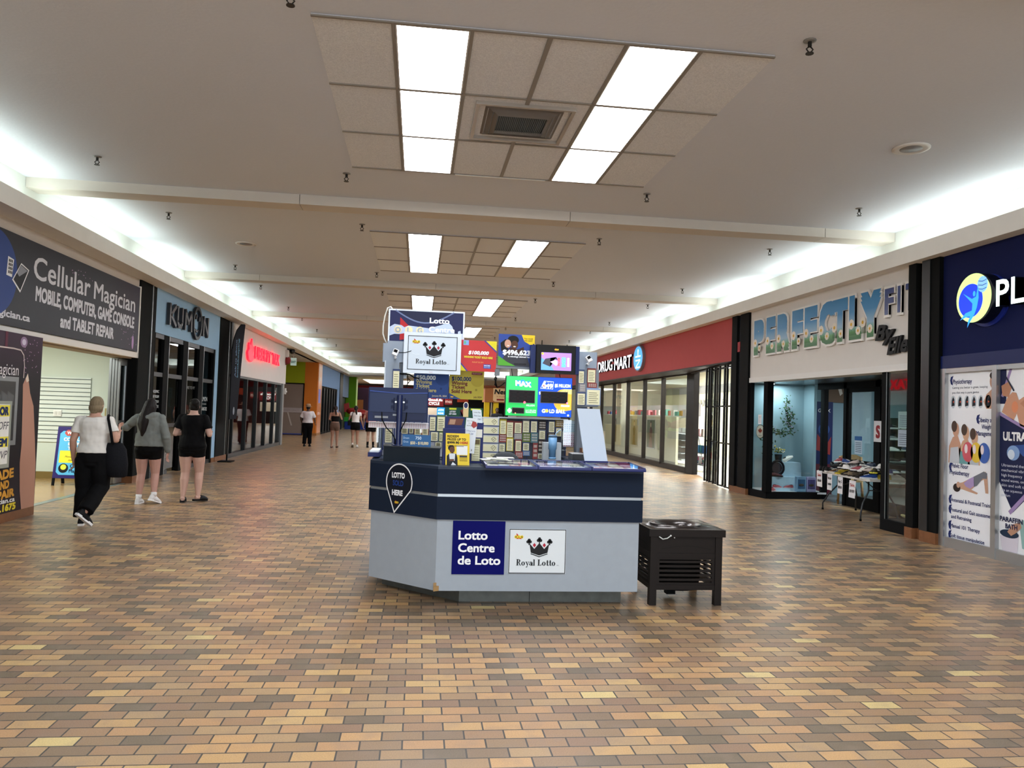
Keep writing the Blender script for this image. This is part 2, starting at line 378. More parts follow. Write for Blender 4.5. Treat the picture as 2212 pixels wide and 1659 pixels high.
# lay-in tile panels with two strips of three light fittings
TILE = M('e2e4ea', 0.95, noise=0.3, scale=85, bump=0.7); TBAR = M('8f887f', 0.5)
fr0 = None
names = ['nearest', 'second nearest', 'third nearest', 'fourth nearest', 'fifth nearest', 'sixth nearest', 'seventh nearest']
for k in range(0, 7):
    y0 = 5.97+7.25*k; b = B()
    xs = [-0.93+0.6217*i for i in range(7)]; ys = [y0+1.247*i for i in range(4)]
    b.box((xs[0], ys[0], ZC-0.012), (xs[6], ys[3], ZC), TILE)
    for i, x in enumerate(xs):
        if i in (0, 6): continue
        w = 0.02 if i == 3 else 0.013
        [b.box((x-w, q0, ZC-0.0235), (x+w, q1, ZC-0.011), TBAR) for q0, q1 in (((ys[0], 7.34), (8.34, ys[3])) if k == 0 and i == 3 else ((ys[0], ys[3]),))]
    for y in ys: b.box((xs[0], y-0.013, ZC-0.024), (xs[6], y+0.013, ZC-0.0112), TBAR)
    if k == 0: b.box((0.35, ys[3]-0.01, ZC-0.03), (1.5, ys[3]+0.02, ZC-0.012), WHITE)
    struct(b.build('trim_%d' % n)); n += 1
    for ci, c in enumerate((1, 4)):
        for r in range(3):
            lit = not (k == 1 and c == 4 and r == 2)
            x0, x1 = xs[c]+0.018, xs[c+1]-0.018; ya, yb = ys[r]+0.014, ys[r+1]-0.014
            t = thing('ceiling_light', '%s ceiling light, %s in the %s strip of the %s ceiling panel' % ('lit' if lit else 'unlit', ['front one', 'middle one', 'far one'][r], ['left', 'right'][ci], names[k]), 'light', ((x0+x1)/2, (ya+yb)/2, ZC-0.03), 'troffer lights in the ceiling panels')
            f = B(); z0, z1 = ZC-0.0225, ZC-0.0115
            for q in (((x0, ya), (x1, ya+0.012)), ((x0, yb-0.012), (x1, yb)), ((x0, ya+0.012), (x0+0.012, yb-0.012)), ((x1-0.012, ya+0.012), (x1, yb-0.012))):
                f.box((q[0][0], q[0][1], z0), (q[1][0], q[1][1], z1), M('d6d4d0', 0.5))
            f.build('frame', t)
            f = B(); f.box((x0+0.012, ya+0.012, ZC-0.0155), (x1-0.012, yb-0.012, ZC-0.0125), M('f8faff', 0.5, emit=PANEL_EMIT) if lit else M('d9d0c6', 0.5)); f.build('diffuser', t)
# air diffuser in the nearest panel
t = thing('air_vent', 'square metal air diffuser with dark core in the nearest ceiling panel', 'vent', (0.935, 7.84, ZC-0.05))
f = B(); VM = M('a59d94', 0.4, 0.3)
for i, (r, z) in enumerate(((0.47, 0.0), (0.41, 0.018), (0.355, 0.034), (0.3, 0.048))):
    for s in range(4):
        a = s*PI/2; c, sn = math.cos(a), math.sin(a)
        pts = [(-r, -r, -z), (r, -r, -z), (r-0.045, -r+0.045, -z-0.026), (-r+0.045, -r+0.045, -z-0.026)]
        pts = [(x*c-y*sn+0.935, x*sn+y*c+7.84, ZC-0.013+zz+0.03) for x, y, zz in pts]
        f.add(pts, [(0, 1, 2, 3), (3, 2, 1, 0)], VM)
f.build('louvre_cone', t)
f = B()
for s in range(4):
    a = s*PI/2; c, sn = math.cos(a), math.sin(a)
    for (x0, y0, x1, y1) in ((-0.49, -0.49, 0.49, -0.455),):
        P = [(x0, y0), (x1, y0), (x1-0.035, y1), (x0+0.035, y1)]
        f.prism([(x*c-y*sn+0.935, x*sn+y*c+7.84) for x, y in P], ZC-0.045, ZC-0.012, VM)
f.build('frame', t)
f = B(); f.box((0.68, 7.6, ZC-0.02), (1.19, 8.08, ZC-0.012), M('3f484e', 0.6))
for i in range(26): f.box((0.69+i*0.019, 7.6, ZC-0.03), (0.696+i*0.019, 8.08, ZC-0.02), M('78848c', 0.5))
f.build('core_grille', t)
# sprinkler heads
def sprinkler(x, y, label):
    t = thing('sprinkler_head', label, 'sprinkler', (x, y, ZC-0.12), 'ceiling sprinkler heads')
    f = B(); f.lathe([(0.028, ZC-0.012), (0.05, ZC-0.006), (0.05, ZC)], M('8d8a86', 0.4, 0.4), (x, y, 0), 12); f.build('escutcheon', t)
    f = B(); f.cyl((x, y, ZC-0.05), (x, y, ZC-0.005), 0.016, M('3b3936', 0.4, 0.6), 8); f.tube([(x-0.005, y, ZC-0.05), (x-0.028, y, ZC-0.07), (x-0.005, y, ZC-0.1)], 0.006, M('3b3936', 0.4, 0.6), 5); f.tube([(x+0.005, y, ZC-0.05), (x+0.028, y, ZC-0.07), (x+0.005, y, ZC-0.1)], 0.006, M('3b3936', 0.4, 0.6), 5); f.build('frame_arms', t)
    f = B(); f.cyl((x, y, ZC-0.108), (x, y, ZC-0.102), 0.032, M('4b4844', 0.4, 0.6), 10); f.build('deflector_plate', t)
    return t
pos = ['far left', 'left of centre', 'right of centre', 'far right']; sp0 = None
rows = [5.68, 10.06, 12.83, 17.35, 20.1, 24.3, 27.1, 31.0, 34.4, 38.2]
for ri, y in enumerate(rows):
    for ci, x in enumerate((-4.07, -1.03, 2.95, 6.0)):
        if ri == 0 and ci in (0, 3): continue
        lab = 'small dark ceiling sprinkler, %s one in the %s row from the viewer' % (pos[ci], ORD[ri])
        if sp0 is None: sp0 = sprinkler(x, y, lab); first = (x, y)
        else: dup(sp0, (x, y, ZC-0.12), lab)
# recessed downlights
for x, y, lab in ((5.19, 7.72, 'round white recessed downlight, unlit, at the right of the nearest ceiling bay'), (-3.33, 14.95, 'round white recessed downlight, unlit, at the left of the second ceiling bay')):
    t = thing('downlight', lab, 'light', (x, y, ZC-0.02), 'round recessed downlights')
    f = B(); f.lathe([(0.12, ZC-0.012), (0.15, ZC-0.02), (0.19, ZC-0.014), (0.19, ZC)], M('d9d5cf', 0.5), (x, y, 0), 28); f.build('trim_ring', t)
    f = B(); f.lathe([(0.0, ZC-0.013), (0.115, ZC-0.013), (0.118, ZC-0.004)], M('8d8a88', 0.4), (x, y, 0), 24); f.build('lamp_lens', t)

# black pilasters between the shops, on tile plinths
def pilaster(n, x0, x1, y0, y1, extra=()):
    b = B(); b.box((x0, y0, 0.13), (x1, y1, ZS), extra[0] if extra else DGREEN)
    b.box((min(x0, x1)-0.0, y0, 0), (max(x0, x1), y1, 0.13), TB)
    return b
b = pilaster(0, -5.75, -5.4, 15.66, 16.3); b.box((-5.75, 16.3, 0), (-5.42, 16.62, ZS), BLACK); b.box((-5.43, 16.29, 0.13), (-5.385, 16.315, ZS), SILVER); b.box((-5.75, 15.64, 0.13), (-5.41, 15.66, ZS), BLACK); struct(b.build('trim_%d' % n)); n += 1
b = pilaster(0, -5.75, -5.4, 21.72, 22.72); b.box((-5.75, 22.74, 0.13), (-5.42, 23.08, ZS), BLACK); b.box((-5.75, 22.72, 0), (-5.42, 23.08, 0.13), TB); b.box((-5.43, 22.71, 0.13), (-5.39, 22.735, ZS), SILVER); struct(b.build('trim_%d' % n)); n += 1
b = B(); b.box((7.0, 15.9, 0.13), (7.06, 16.33, ZS), BLACK); b.box((7.04, 16.33, 0.13), (7.35, 16.5, ZS), GREYM); b.box((6.99, 16.5, 0.13), (7.35, 16.78, ZS), BLACK); b.box((7.0, 15.9, 0), (7.06, 16.33, 0.13), TB); b.box((7.0, 16.33, 0), (7.35, 16.78, 0.13), TB); struct(b.build('trim_%d' % n)); n += 1
b = B(); b.box((7.0, 9.75, 0.15), (7.35, 10.1, ZS), BLACK); b.box((6.985, 9.93, 0.15), (7.0, 10.1, ZS), M('1d2022', 0.35)); b.box((7.08, 10.1, 0.15), (7.35, 10.24, ZS), M('b5aa9d', 0.7)); b.box((6.99, 10.24, 0.15), (7.35, 10.41, ZS), BLACK)
b.box((6.985, 9.75, 0), (7.35, 10.1, 0.15), TB); b.box((7.06, 10.1, 0), (7.35, 10.24, 0.15), TB); b.box((6.975, 10.24, 0), (7.35, 10.41, 0.15), TB); struct(b.build('trim_%d' % n)); n += 1
NTRIM = n
# ================================================================ LEFT-HAND SHOPS
n = NTRIM
WT = M('efefef', 0.5)
# --- phone repair shop: header wall, sign, window panel, room
b = B(); b.box((-5.8, 7.0, 2.4), (-5.43, 15.62, ZS), M('cfc6bb', 0.75, noise=0.04, scale=3)); b.box((-5.43, 7.0, 2.4), (-5.385, 15.6, 2.5), M('eae6e0', 0.6)); b.box((-5.43, 15.57, 2.4), (-5.385, 15.62, 3.78), M('eae6e0', 0.6)); struct(b.build('wall_left'))
s = thing('shop_sign', 'long dark grey repair shop sign with white Cellular Magician lettering', 'sign', (-5.41, 11.6, 2.52), None)
b = B(); b.box((-5.43, 8.2, 2.52), (-5.39, 15.56, 3.75), ramp_mat([(0, '2a2c33'), (0.78, '2b2d35'), (0.93, '271c2c'), (1, '1d102b')], 'Y', -3.4, 3.96, 0.45)); b.build('sign_board', s)
T = FL(-5.389, 0, 0); b = B(T); G = M('dcdce2', 0.5)
b.text('Cellular', 11.45, 3.25, 0.33, G, w=1.87, bold=0.012); b.text('Magician', 13.47, 3.25, 0.3, G, w=1.87, bold=0.012)
b.text('MOBILE, COMPUTER, GAME CONSOLE', 11.54, 2.95, 0.205, G, w=3.79, bold=0.04)
b.text('and TABLET REPAIR', 12.33, 2.66, 0.19, G, w=2.05, bold=0.04)
b.text('cellularmagician.ca', 11.42, 2.63, 0.095, G, align='R', w=1.75, bold=0.03)
b.build('lettering', s)
b = B(T); b.disc(10.42, 3.17, 0.6, M('2f4f9a', 0.5), 0.001, 0.56, 40)
b.flat([(10.76, 3.42), (10.91, 3.4), (10.88, 3.16), (10.74, 3.17)], M('f0f0f0'), 0.003)
for i in range(3):
    for j in range(4): b.rect(10.782+i*0.036, 3.2+j*0.05, 10.808+i*0.036, 3.238+j*0.05, M('23262c'), 0.004)
b.flat([(11.1, 3.39), (11.32, 3.33), (11.11, 2.99), (10.89, 3.13)], M('f4f4f4'), 0.003); b.flat([(11.1, 3.37), (11.29, 3.32), (11.11, 3.02), (10.92, 3.14)], M('2a2c31'), 0.004); b.flat([(11.1, 3.36), (11.27, 3.31), (11.06, 3.2), (11.0, 3.24)], M('8f9299'), 0.005)
for i in range(14):
    a = random.random(); b.disc(12.6+0.8*a, 3.52+0.1*random.random(), 0.008, M('c8a0c8'), 0.001)
for i in range(16):
    b.disc(14.7+0.8*random.random(), 2.6+0.4*random.random(), 0.009, M('c8a0c8'), 0.001)
b.disc(15.3, 2.68, 0.05, M('b995c4'), 0.001, 0.13)
b.build('printed_artwork', s)
# window panel covered with a printed phone advert
b = B(); b.box((-5.45, 7.2, 0), (-5.125, 11.25, 0.115), TB); struct(b.build('baseboard_left'))
s = thing('window_poster', 'tall dark purple printed window panel with a pointing finger and phone outline', 'poster', (-5.15, 9.2, 0.115))
PR = ramp_mat([(0, '1f1422'), (0.4, '141116'), (0.75, '19151b'), (1, '371c34')], 'Z', 0, 2.28, 0.5)
b = B(); b.box((-5.45, 7.2, 0.115), (-5.125, 11.245, 2.4), PR); b.build('panel', s)
b = B(FL(-5.124, 0, 0)); SK = M('b98a76', 0.6); SK2 = M('c79a84', 0.6)
arm = [(10.88, 1.89), (10.83, 1.83), (10.77, 1.75), (10.79, 1.47), (10.82, 0.97), (10.80, 0.73), (10.84, 0.36), (10.90, 0.116), (11.235, 0.116), (11.235, 0.38), (11.22, 0.70), (11.17, 1.01), (11.08, 1.47), (10.97, 1.64)]
b.flat(arm, SK, 0.001); b.flat([(10.88, 1.9), (10.83, 1.83), (10.86, 1.78), (10.92, 1.80)], M('e2d2c0'), 0.002)
b.line([(9.4, 2.19), (10.49, 2.2), (10.67, 2.19), (10.75, 2.13), (10.78, 1.99), (10.775, 1.84)], 0.018, M('cfc0bc'), 0.002)
b.rect(10.28, 2.2, 10.34, 2.4, M('6d2742'), 0.001)
for i in range(26): b.disc(10.75+0.4*random.random(), 1.85+0.5*random.random(), 0.007, M('c79ac0'), 0.002)
b.disc(10.74, 2.3, 0.09, M('9a7f9f'), 0.001, 0.07); b.disc(10.74, 2.3, 0.05, M('d8cde0'), 0.002, 0.04)
b.rect(8.4, 0.97, 10.66, 1.84, M('8f9294', 0.4, 0.3), 0.001); b.rect(8.5, 1.03, 10.59, 1.78, M('3c3d40', 0.3), 0.002)
for i in range(9): b.flat([(9.2+i*0.15, 1.4+0.12*math.sin(i*1.7)), (9.35+i*0.15, 1.38+0.1*math.sin(i)), (9.36+i*0.15, 1.6), (9.2+i*0.15, 1.66)], M('6b6c6c'), 0.003)
b.build('printed_artwork', s)
b = B(FL(-5.124, 0, 0)); OR = M('d79b3a')
b.text('Cellular Magician', 10.64, 1.86, 0.15, M('e4e0e2'), 0.002, align='R', w=1.2)
b.text('UPGRADE', 10.66, 0.565, 0.115, OR, 0.002, align='R', w=0.95, bold=0.05, rot=0.05); b.text('AND', 10.56, 0.435, 0.1, OR, 0.002, align='R', bold=0.05, rot=0.05); b.text('REPAIR', 10.7, 0.32, 0.1, OR, 0.002, align='R', w=0.62, bold=0.05, rot=0.05)
b.text('cellularmagician.ca', 10.72, 0.245, 0.06, M('f0f0f0'), 0.002, align='R', w=1.1, bold=0.03); b.text('905.417.1675', 10.75, 0.145, 0.085, M('e8d23a'), 0.002, align='R', w=0.95, bold=0.05)
b.build('lettering', s)
s = thing('poster_frame', 'silver framed yellow and white handwritten offer poster on the dark window panel', 'poster', (-5.08, 9.9, 0.7))
b = B(); b.box((-5.119, 9.55, 0.7), (-5.07, 10.42, 1.53), M('a9b0a6', 0.35, 0.5)); b.build('frame', s)
b = B(FL(-5.069, 0, 0)); b.rect(9.6, 0.75, 10.37, 1.49, M('eceae2')); b.rect(9.6, 1.34, 10.37, 1.48, M('efe04a'), 0.001); b.rect(9.6, 0.96, 10.37, 1.09, M('efe04a'), 0.001); b.build('sheet', s)
b = B(FL(-5.066, 0, 0)); b.text('OUTDOOR', 10.34, 1.36, 0.1, M('22376f'), align='R', w=0.72, bold=0.06); b.text('SYSTEM', 10.34, 0.975, 0.095, M('22376f'), align='R', w=0.6, bold=0.06); b.text('50% OFF', 10.34, 1.18, 0.1, M('5a5a62'), align='R', shear=0.25); b.text('MVP', 10.34, 0.82, 0.1, M('5a5a62'), align='R', shear=0.3); b.build('lettering', s)
# the room behind
PG = M('d3dccf', 0.75)
b = B(); b.box((-9.6, 16.2, 0.13), (-5.62, 16.3, 4.0), PG); b.box((-9.6, 16.17, 0), (-5.75, 16.2, 0.14), M('8a7342', 0.5)); b.box((-9.6, 8, 0), (-9.5, 16.2, 4), PG); b.box((-9.6, 8, 2.95), (-5.8, 16.2, 3.05), M('c9cdc4', 0.8)); b.box((-5.8, 11.3, 2.38), (-5.5, 15.6, 2.41), M('a49887', 0.7)); struct(b.build('wall_left'))
s = thing('slatwall_panel', 'white slotted display board on the pale green wall of the repair shop', 'display board', (-7.5, 16.17, 0.72))
b = B(); b.box((-8.9, 16.175, 0.72), (-6.44, 16.198, 2.0), M('dfe6dd', 0.5)); b.build('board', s)
b = B()
for i in range(15): b.box((-8.9, 16.168, 0.78+i*0.084), (-6.44, 16.176, 0.793+i*0.084), M('5f6a66', 0.5))
b.build('slot_groove', s)
s = thing('wall_switch', 'white double light switch plate in the middle of the slotted board', 'switch', (-7.0, 16.15, 1.23))
b = B(); b.box((-7.1, 16.155, 1.23), (-6.95, 16.168, 1.35), M('f0f0ea')); b.build('plate', s)
for i in (0, 1): b = B(); b.box((-7.075+i*0.065, 16.148, 1.255), (-7.03+i*0.065, 16.155, 1.325), M('d8d8d0')); b.build('rocker', s)
s = thing('fire_extinguisher_cabinet', 'narrow red strip fixed to the pale wall beside the folded shop door', 'cabinet', (-6.03, 16.17, 1.2))
b = B(); b.box((-6.06, 16.16, 1.2), (-6.02, 16.2, 1.42), M('8d2b2b')); b.build('panel', s)
# folded back door leaves
s = thing('folding_door', 'stack of folded silver framed glass door leaves beside the black pilaster', 'door', (-5.68, 15.5, 0))
for i in range(4):
    x = -5.78+i*0.052; b = B()
    b.box((x, 15.3, 0.02), (x+0.04, 15.34, 2.36), SILVER); b.box((x, 15.6, 0.02), (x+0.04, 15.64, 2.36), SILVER); b.box((x, 15.34, 2.24), (x+0.04, 15.6, 2.36), SILVER); b.box((x, 15.34, 0.02), (x+0.04, 15.6, 0.24), SILVER); b.box((x, 15.34, 1.15), (x+0.04, 15.6, 1.2), SILVER)
    o = b.build('leaf', s); b = B(); b.box((x+0.015, 15.34, 0.24), (x+0.025, 15.6, 2.24), GLASS_DARK); b.build('pane', s)
b = B(); b.box((-5.81, 15.27, 1.25), (-5.79, 15.3, 1.42), M('cdbd84', 0.3, 0.6)); b.build('handle', s)
# A-frame board
s = thing('sidewalk_board', 'purple edged A-frame board with blue and yellow repair text behind the woman in white', 'sign', (-6.1, 14.85, 0))
b = B(frame((-6.52, 14.9, 0), (1, 0, 0), (0, 0.16, 1)))
b.box((0, 0.14, -0.02), (0.69, 1.08, 0.0), M('3a2f78', 0.5)); b.box((0, 0, -0.02), (0.045, 0.15, 0), BLACK); b.box((0.645, 0, -0.02), (0.69, 0.15, 0), BLACK); b.build('front_board', s)
b = B(frame((-6.52, 15.3, 0), (1, 0, 0), (0, -0.22, 1))); b.box((0, 0.0, -0.02), (0.05, 1.07, 0.0), BLACK); b.box((0.64, 0.0, -0.02), (0.69, 1.07, 0.0), BLACK); b.box((0.05, 0.2, -0.02), (0.64, 1.05, 0), M('2d2860')); b.build('back_board', s)
b = B(frame((-6.52, 14.9, 0), (1, 0, 0), (0, 0.16, 1)))
b.rbox((0.05, 0.2, 0), (0.65, 1.0, 0.002), M('5db7e2'), 0.05); b.rbox((0.13, 0.91, 0.002), (0.58, 1.02, 0.004), M('c4564f'), 0.04); b.rect(0.08, 0.42, 0.63, 0.64, M('f0e23c'), 0.003)
b.disc(0.17, 0.32, 0.085, M('20242c'), 0.003); b.disc(0.17, 0.34, 0.05, M('d6e04a'), 0.004)
b.build('printed_sheet', s)
b = B(frame((-6.52, 14.9, 0), (1, 0, 0), (0, 0.16, 1))); K = M('20202a')
b.text('WE REPAIR', 0.355, 0.94, 0.055, WT, 0.005, align='C', bold=0.04); b.text('COMPUTERS', 0.355, 0.82, 0.06, WT, 0.004, align='C', bold=0.05); b.text('iPHONES', 0.355, 0.74, 0.055, WT, 0.004, align='C', bold=0.05); b.text('TABLETS', 0.355, 0.66, 0.055, WT, 0.004, align='C', bold=0.05)
b.text('OPEN', 0.355, 0.585, 0.035, K, 0.004, align='C', shear=0.3); b.text('Monday - Saturday', 0.355, 0.515, 0.035, K, 0.004, align='C', shear=0.3); b.text('10AM - 5PM', 0.355, 0.45, 0.035, K, 0.004, align='C', shear=0.3)
b.text('Cellular', 0.28, 0.335, 0.06, M('1a2350'), 0.004, bold=0.02); b.text('Magician', 0.27, 0.245, 0.06, M('1a2350'), 0.004, bold=0.02); b.build('lettering', s)

# --- light blue tutoring shop
b = B(); LB = M('9cc0de', 0.7, noise=0.03, scale=4)
b.box((-5.8, 16.62, 3.0), (-5.42, 21.72, ZS), LB); b.box((-5.8, 21.4, 0.1), (-5.42, 21.72, 3.0), LB); b.box((-5.8, 21.4, 0), (-5.41, 21.72, 0.12), TB); struct(b.build('wall_left'))
s = thing('shop_sign', 'dark KUMON channel letters with a face in the O on the light blue wall', 'sign', (-5.4, 18.75, 3.1))
T = FL(-5.42, 0, 0); D = M('2b2a30', 0.35)
def stroke(b, pts, w, m, z0, z1):
    """raised channel-letter strokes"""
    q = [Vector(p) for p in pts]
    for a, c in zip(q, q[1:]):
        d = (c-a).normalized(); p = Vector((-d.y, d.x))*w/2; e = d*w*0.2
        b.prism([tuple(a-e+p), tuple(a-e-p), tuple(c+e-p), tuple(c+e+p)], z0, z1, m)
for name, strokes in (('letter', [[(17.27, 3.24), (17.27, 3.68)], [(17.66, 3.67), (17.33, 3.45), (17.68, 3.24)]]),
        ('letter', [[(17.8, 3.68), (17.8, 3.36), (17.88, 3.27), (18.05, 3.27), (18.13, 3.36), (18.13, 3.68)]]),
        ('letter', [[(18.36, 3.24), (18.38, 3.67), (18.6, 3.4), (18.82, 3.67), (18.84, 3.24)]]),
        ('letter', [[(19.86, 3.24), (19.86, 3.68), (20.26, 3.25), (20.26, 3.7)]])):
    b = B(T); [stroke(b, q, 0.085, D, 0.02, 0.085) for q in strokes]; b.build(name, s)
b = B(T); ov = [(19.35+0.33*math.cos(2*PI*i/28), 3.48+0.36*math.sin(2*PI*i/28)) for i in range(29)]
stroke(b, ov, 0.075, D, 0.02, 0.085); b.disc(19.24, 3.63, 0.035, D, 0.02, 0.06, d=0.06); b.disc(19.5, 3.6, 0.035, D, 0.02, 0.06, d=0.06); stroke(b, [(19.25, 3.32), (19.36, 3.28), (19.45, 3.32)], 0.04, D, 0.02, 0.06); b.build('letter', s)
# glazed front
s = struct(bpy.data.objects.new('window_1', None)); COL.objects.link(s); s.location = (-5.5, 19, 0); s['_o'] = (-5.5, 19, 0)
b = B()
b.box((-5.56, 16.62, 0), (-5.44, 17.86, 0.1), GREYM); b.box((-5.56, 18.8, 0), (-5.44, 21.4, 0.1), GREYM)
for y0, y1 in ((16.62, 16.68), (17.27, 17.6), (18.62, 19.0), (19.96, 20.34), (21.3, 21.4)):
    b.box((-5.57, y0, 0), (-5.43, y1, 3.0), FRAME); b.box((-5.445, y1-0.02, 0), (-5.425, y1, 3.0), SILVER if y0 > 17 and y0 < 21 else FRAME)
for z0, z1 in ((2.9, 3.0), (2.1, 2.19)): b.box((-5.56, 16.62, z0), (-5.44, 21.4, z1), M('55575b', 0.4, 0.4))
b.box((-5.56, 16.62, 1.02), (-5.44, 18.62, 1.1), M('55575b', 0.4, 0.4))
b.build('window_frame', s)
b = B(); b.box((-5.505, 16.68, 0.1), (-5.495, 21.35, 2.95), GLASS_DARK); b.build('window_glass', s)
b = B(FL(-5.49, 0, 0)); K = M('c9d2d4')
for i, tx in enumerate(('ACADEMIC', 'ENRICHMENT PROGRAM', 'PRE-SCHOOL THROUGH', 'GRADE')): b.text(tx, 17.26, 1.76-i*0.105, 0.06, K, align='R', w=min(0.62, 0.07*len(tx)), bold=0.02)
b.text('KUMON', 20.75, 1.62, 0.12, K, align='C', w=0.62); b.text('MATH. READING.', 20.75, 1.53, 0.035, K, align='C', w=0.5); b.text('905-845-7512', 20.75, 1.38, 0.09, K, align='C', w=0.6, bold=0.02)
b.text('HERE TO FIT', 19.48, 1.9, 0.07, M('8c9496'), align='C', w=0.8)
b.build('window_lettering', s)
for y0, y1, z0, z1, c, lab in ((18.55, 19.13, 1.46, 2.05, 'd9e0dc', 'large pale poster with purple heading behind the tutoring shop glass'), (18.0, 18.25, 1.46, 1.9, 'cfd9dc', 'narrow pale poster with an orange foot behind the tutoring shop glass'), (18.27, 18.52, 1.12, 1.4, '7db2e0', 'small light blue sticker low on the tutoring shop glass')):
    s = thing('window_notice', lab, 'poster', (-5.53, (y0+y1)/2, z0)); b = B(FL(-5.52, 0, 0)); b.box((y0, z0, -0.006), (y1, z1, 0), M(c)); b.build('sheet', s)
    b = B(FL(-5.519, 0, 0))
    if z1 > 1.5:
        b.rect(y0+(y1-y0)*0.6, z0+0.02, y1-0.03, z0+(z1-z0)*0.45, M('c98a55')); b.rect(y0+0.05, z0+(z1-z0)*0.68, y1-0.12, z0+(z1-z0)*0.72, M('7a4a8a')); b.rect(y0+0.05, z0+(z1-z0)*0.76, y1-0.2, z0+(z1-z0)*0.8, M('7a4a8a')); b.rect(y0+0.05, z0+(z1-z0)*0.84, y1-0.25, z0+(z1-z0)*0.88, M('5a4a8a'))
    else: stroke(b, [((y0+y1)/2, z0+0.05), ((y0+y1)/2+0.03, z1-0.1), ((y0+y1)/2-0.04, z1-0.14)], 0.03, M('28344a'), 0, 0.001); b.disc((y0+y1)/2+0.03, z1-0.06, 0.022, M('28344a'))
    b.build('printed_artwork', s)
b = B(); b.box((-9.6, 16.8, 0), (-9.5, 22.3, 4), M('8b8478', 0.8)); b.box((-9.6, 22.2, 0), (-5.75, 22.3, 4), M('a39a8b', 0.8)); b.box((-9.6, 16.75, 0), (-5.75, 16.85, 4), M('a39a8b', 0.8)); b.box((-9.6, 16.8, 3.3), (-5.8, 22.3, 3.4), M('807a72', 0.8)); struct(b.build('wall_left'))
s = thing('study_desk', 'brown wooden desk inside the tutoring shop behind the glass', 'desk', (-7.6, 20, 0))
b = B(); b.box((-8.0, 19.0, 0.72), (-7.2, 21.0, 0.76), M('8d6f4a')); b.build('desktop', s)
for x in (-7.95, -7.25):
    for y in (19.05, 20.95): b = B(); b.cyl((x, y, 0), (x, y, 0.72), 0.025, M('4a4038')); b.build('leg', s)

# --- feather flag
s = thing('feather_flag', 'tall dark navy feather flag reading Ask us about bookkeeping beside the second pilaster', 'flag', (-5.1, 22.1, 0))
b = B(); pts = [(23.3, 3.74), (23.33, 3.78)]
edge = [(21.85, 1.15), (21.86, 3.05), (22.0, 3.3), (22.25, 3.56), (22.53, 3.74), (22.9, 3.85), (23.33, 3.9)]
fl = [(21.85, 1.15), (21.86, 3.05), (22.0, 3.32), (22.25, 3.57), (22.53, 3.74), (22.9, 3.85), (23.28, 3.88), (23.12, 3.3), (22.95, 2.5), (22.78, 1.6), (22.68, 1.15)]
b = B(FL(-5.1, 0, 0)); b.prism(fl, -0.004, 0.004, M('0f1422', 0.8, noise=0.15, scale=3)); b.build('cloth', s)
b = B(); b.tube([(-5.11, 21.83, 0.02), (-5.11, 21.83, 3.05), (-5.11, 22.0, 3.34), (-5.11, 22.3, 3.62), (-5.11, 22.8, 3.84), (-5.11, 23.25, 3.885)], 0.014, BLACK, 6); b.build('pole', s)
b = B(); b.box((-5.3, 21.6, 0), (-4.95, 22.05, 0.03), BLACK); b.cyl((-5.11, 21.83, 0.03), (-5.11, 21.83, 0.2), 0.02, BLACK); b.build('base_plate', s)
b = B(FL(-5.094, 0, 0)); b.text('Ask us about', 22.36, 2.32, 0.16, M('5b7ea5'), rot=PI/2, w=1.05, bold=0.02); b.text('bookkeeping', 22.62, 2.32, 0.17, M('3f7f9c'), rot=PI/2, w=1.1, bold=0.03); b.disc(22.3, 1.38, 0.09, M('8d97a5'), 0, 0.11); b.build('lettering', s)

# --- tax shop
b = B(); b.box((-5.8, 23.08, 2.43), (-5.38, 32.2, ZS), M('e4e1df', 0.65, noise=0.03, scale=4)); b.box((-5.8, 31.45, 0.13), (-5.42, 32.1, 2.43), M('5b5f61', 0.5)); b.box((-5.42, 31.6, 0.0), (-5.38, 31.85, 2.43), M('8b9092', 0.4, 0.5)); b.box((-13, 32.1, 0), (-5.42, 32.2, ZS), M('b7b2ae', 0.7)); struct(b.build('wall_left'))
s = thing('shop_sign', 'glowing red LIBERTY TAX letters on the white wall panel', 'sign', (-5.35, 27.5, 2.95))
RED = M('ff2238', 0.4, emit=1.25); T = FL(-5.38, 0, 0)
b = B(T); b.text('LIBERTY', 25.85, 3.07, 0.42, RED, 0.03, 0.05, w=2.7, bold=0.012, space=1.12); b.build('lettering', s)
b = B(T); b.text('TAX', 28.85, 3.07, 0.42, RED, 0.03, 0.05, w=1.4, bold=0.012); b.build('lettering', s)
b = B(T); b.prism([(24.9, 2.98), (24.75, 3.2), (24.95, 3.3), (24.88, 3.5), (25.12, 3.42), (25.3, 3.66), (25.4, 3.45), (25.62, 3.4), (25.5, 3.2), (25.68, 3.05), (25.35, 2.92)], 0.03, 0.08, RED); b.build('logo', s)
s = struct(bpy.data.objects.new('window_2', None)); COL.objects.link(s); s.location = (-5.5, 27.5, 0); s['_o'] = (-5.5, 27.5, 0)
b = B(); b.box((-5.6, 23.08, 0), (-5.4, 31.45, 0.12), GREYM); b.box((-5.6, 23.08, 2.36), (-5.4, 31.45, 2.43), GREYM); b.box((-5.55, 23.08, 0.12), (-5.42, 23.3, 2.4), GREYM)
for y in (23.75, 25.5, 27.05, 28.65, 30.2): b.box((-5.55, y-0.05, 0.1), (-5.43, y+0.05, 2.4), M('2a2c2e', 0.4))
b.build('window_frame', s)
b = B(); b.box((-5.5, 23.3, 0.12), (-5.49, 31.45, 2.36), GLASS); b.build('window_glass', s)
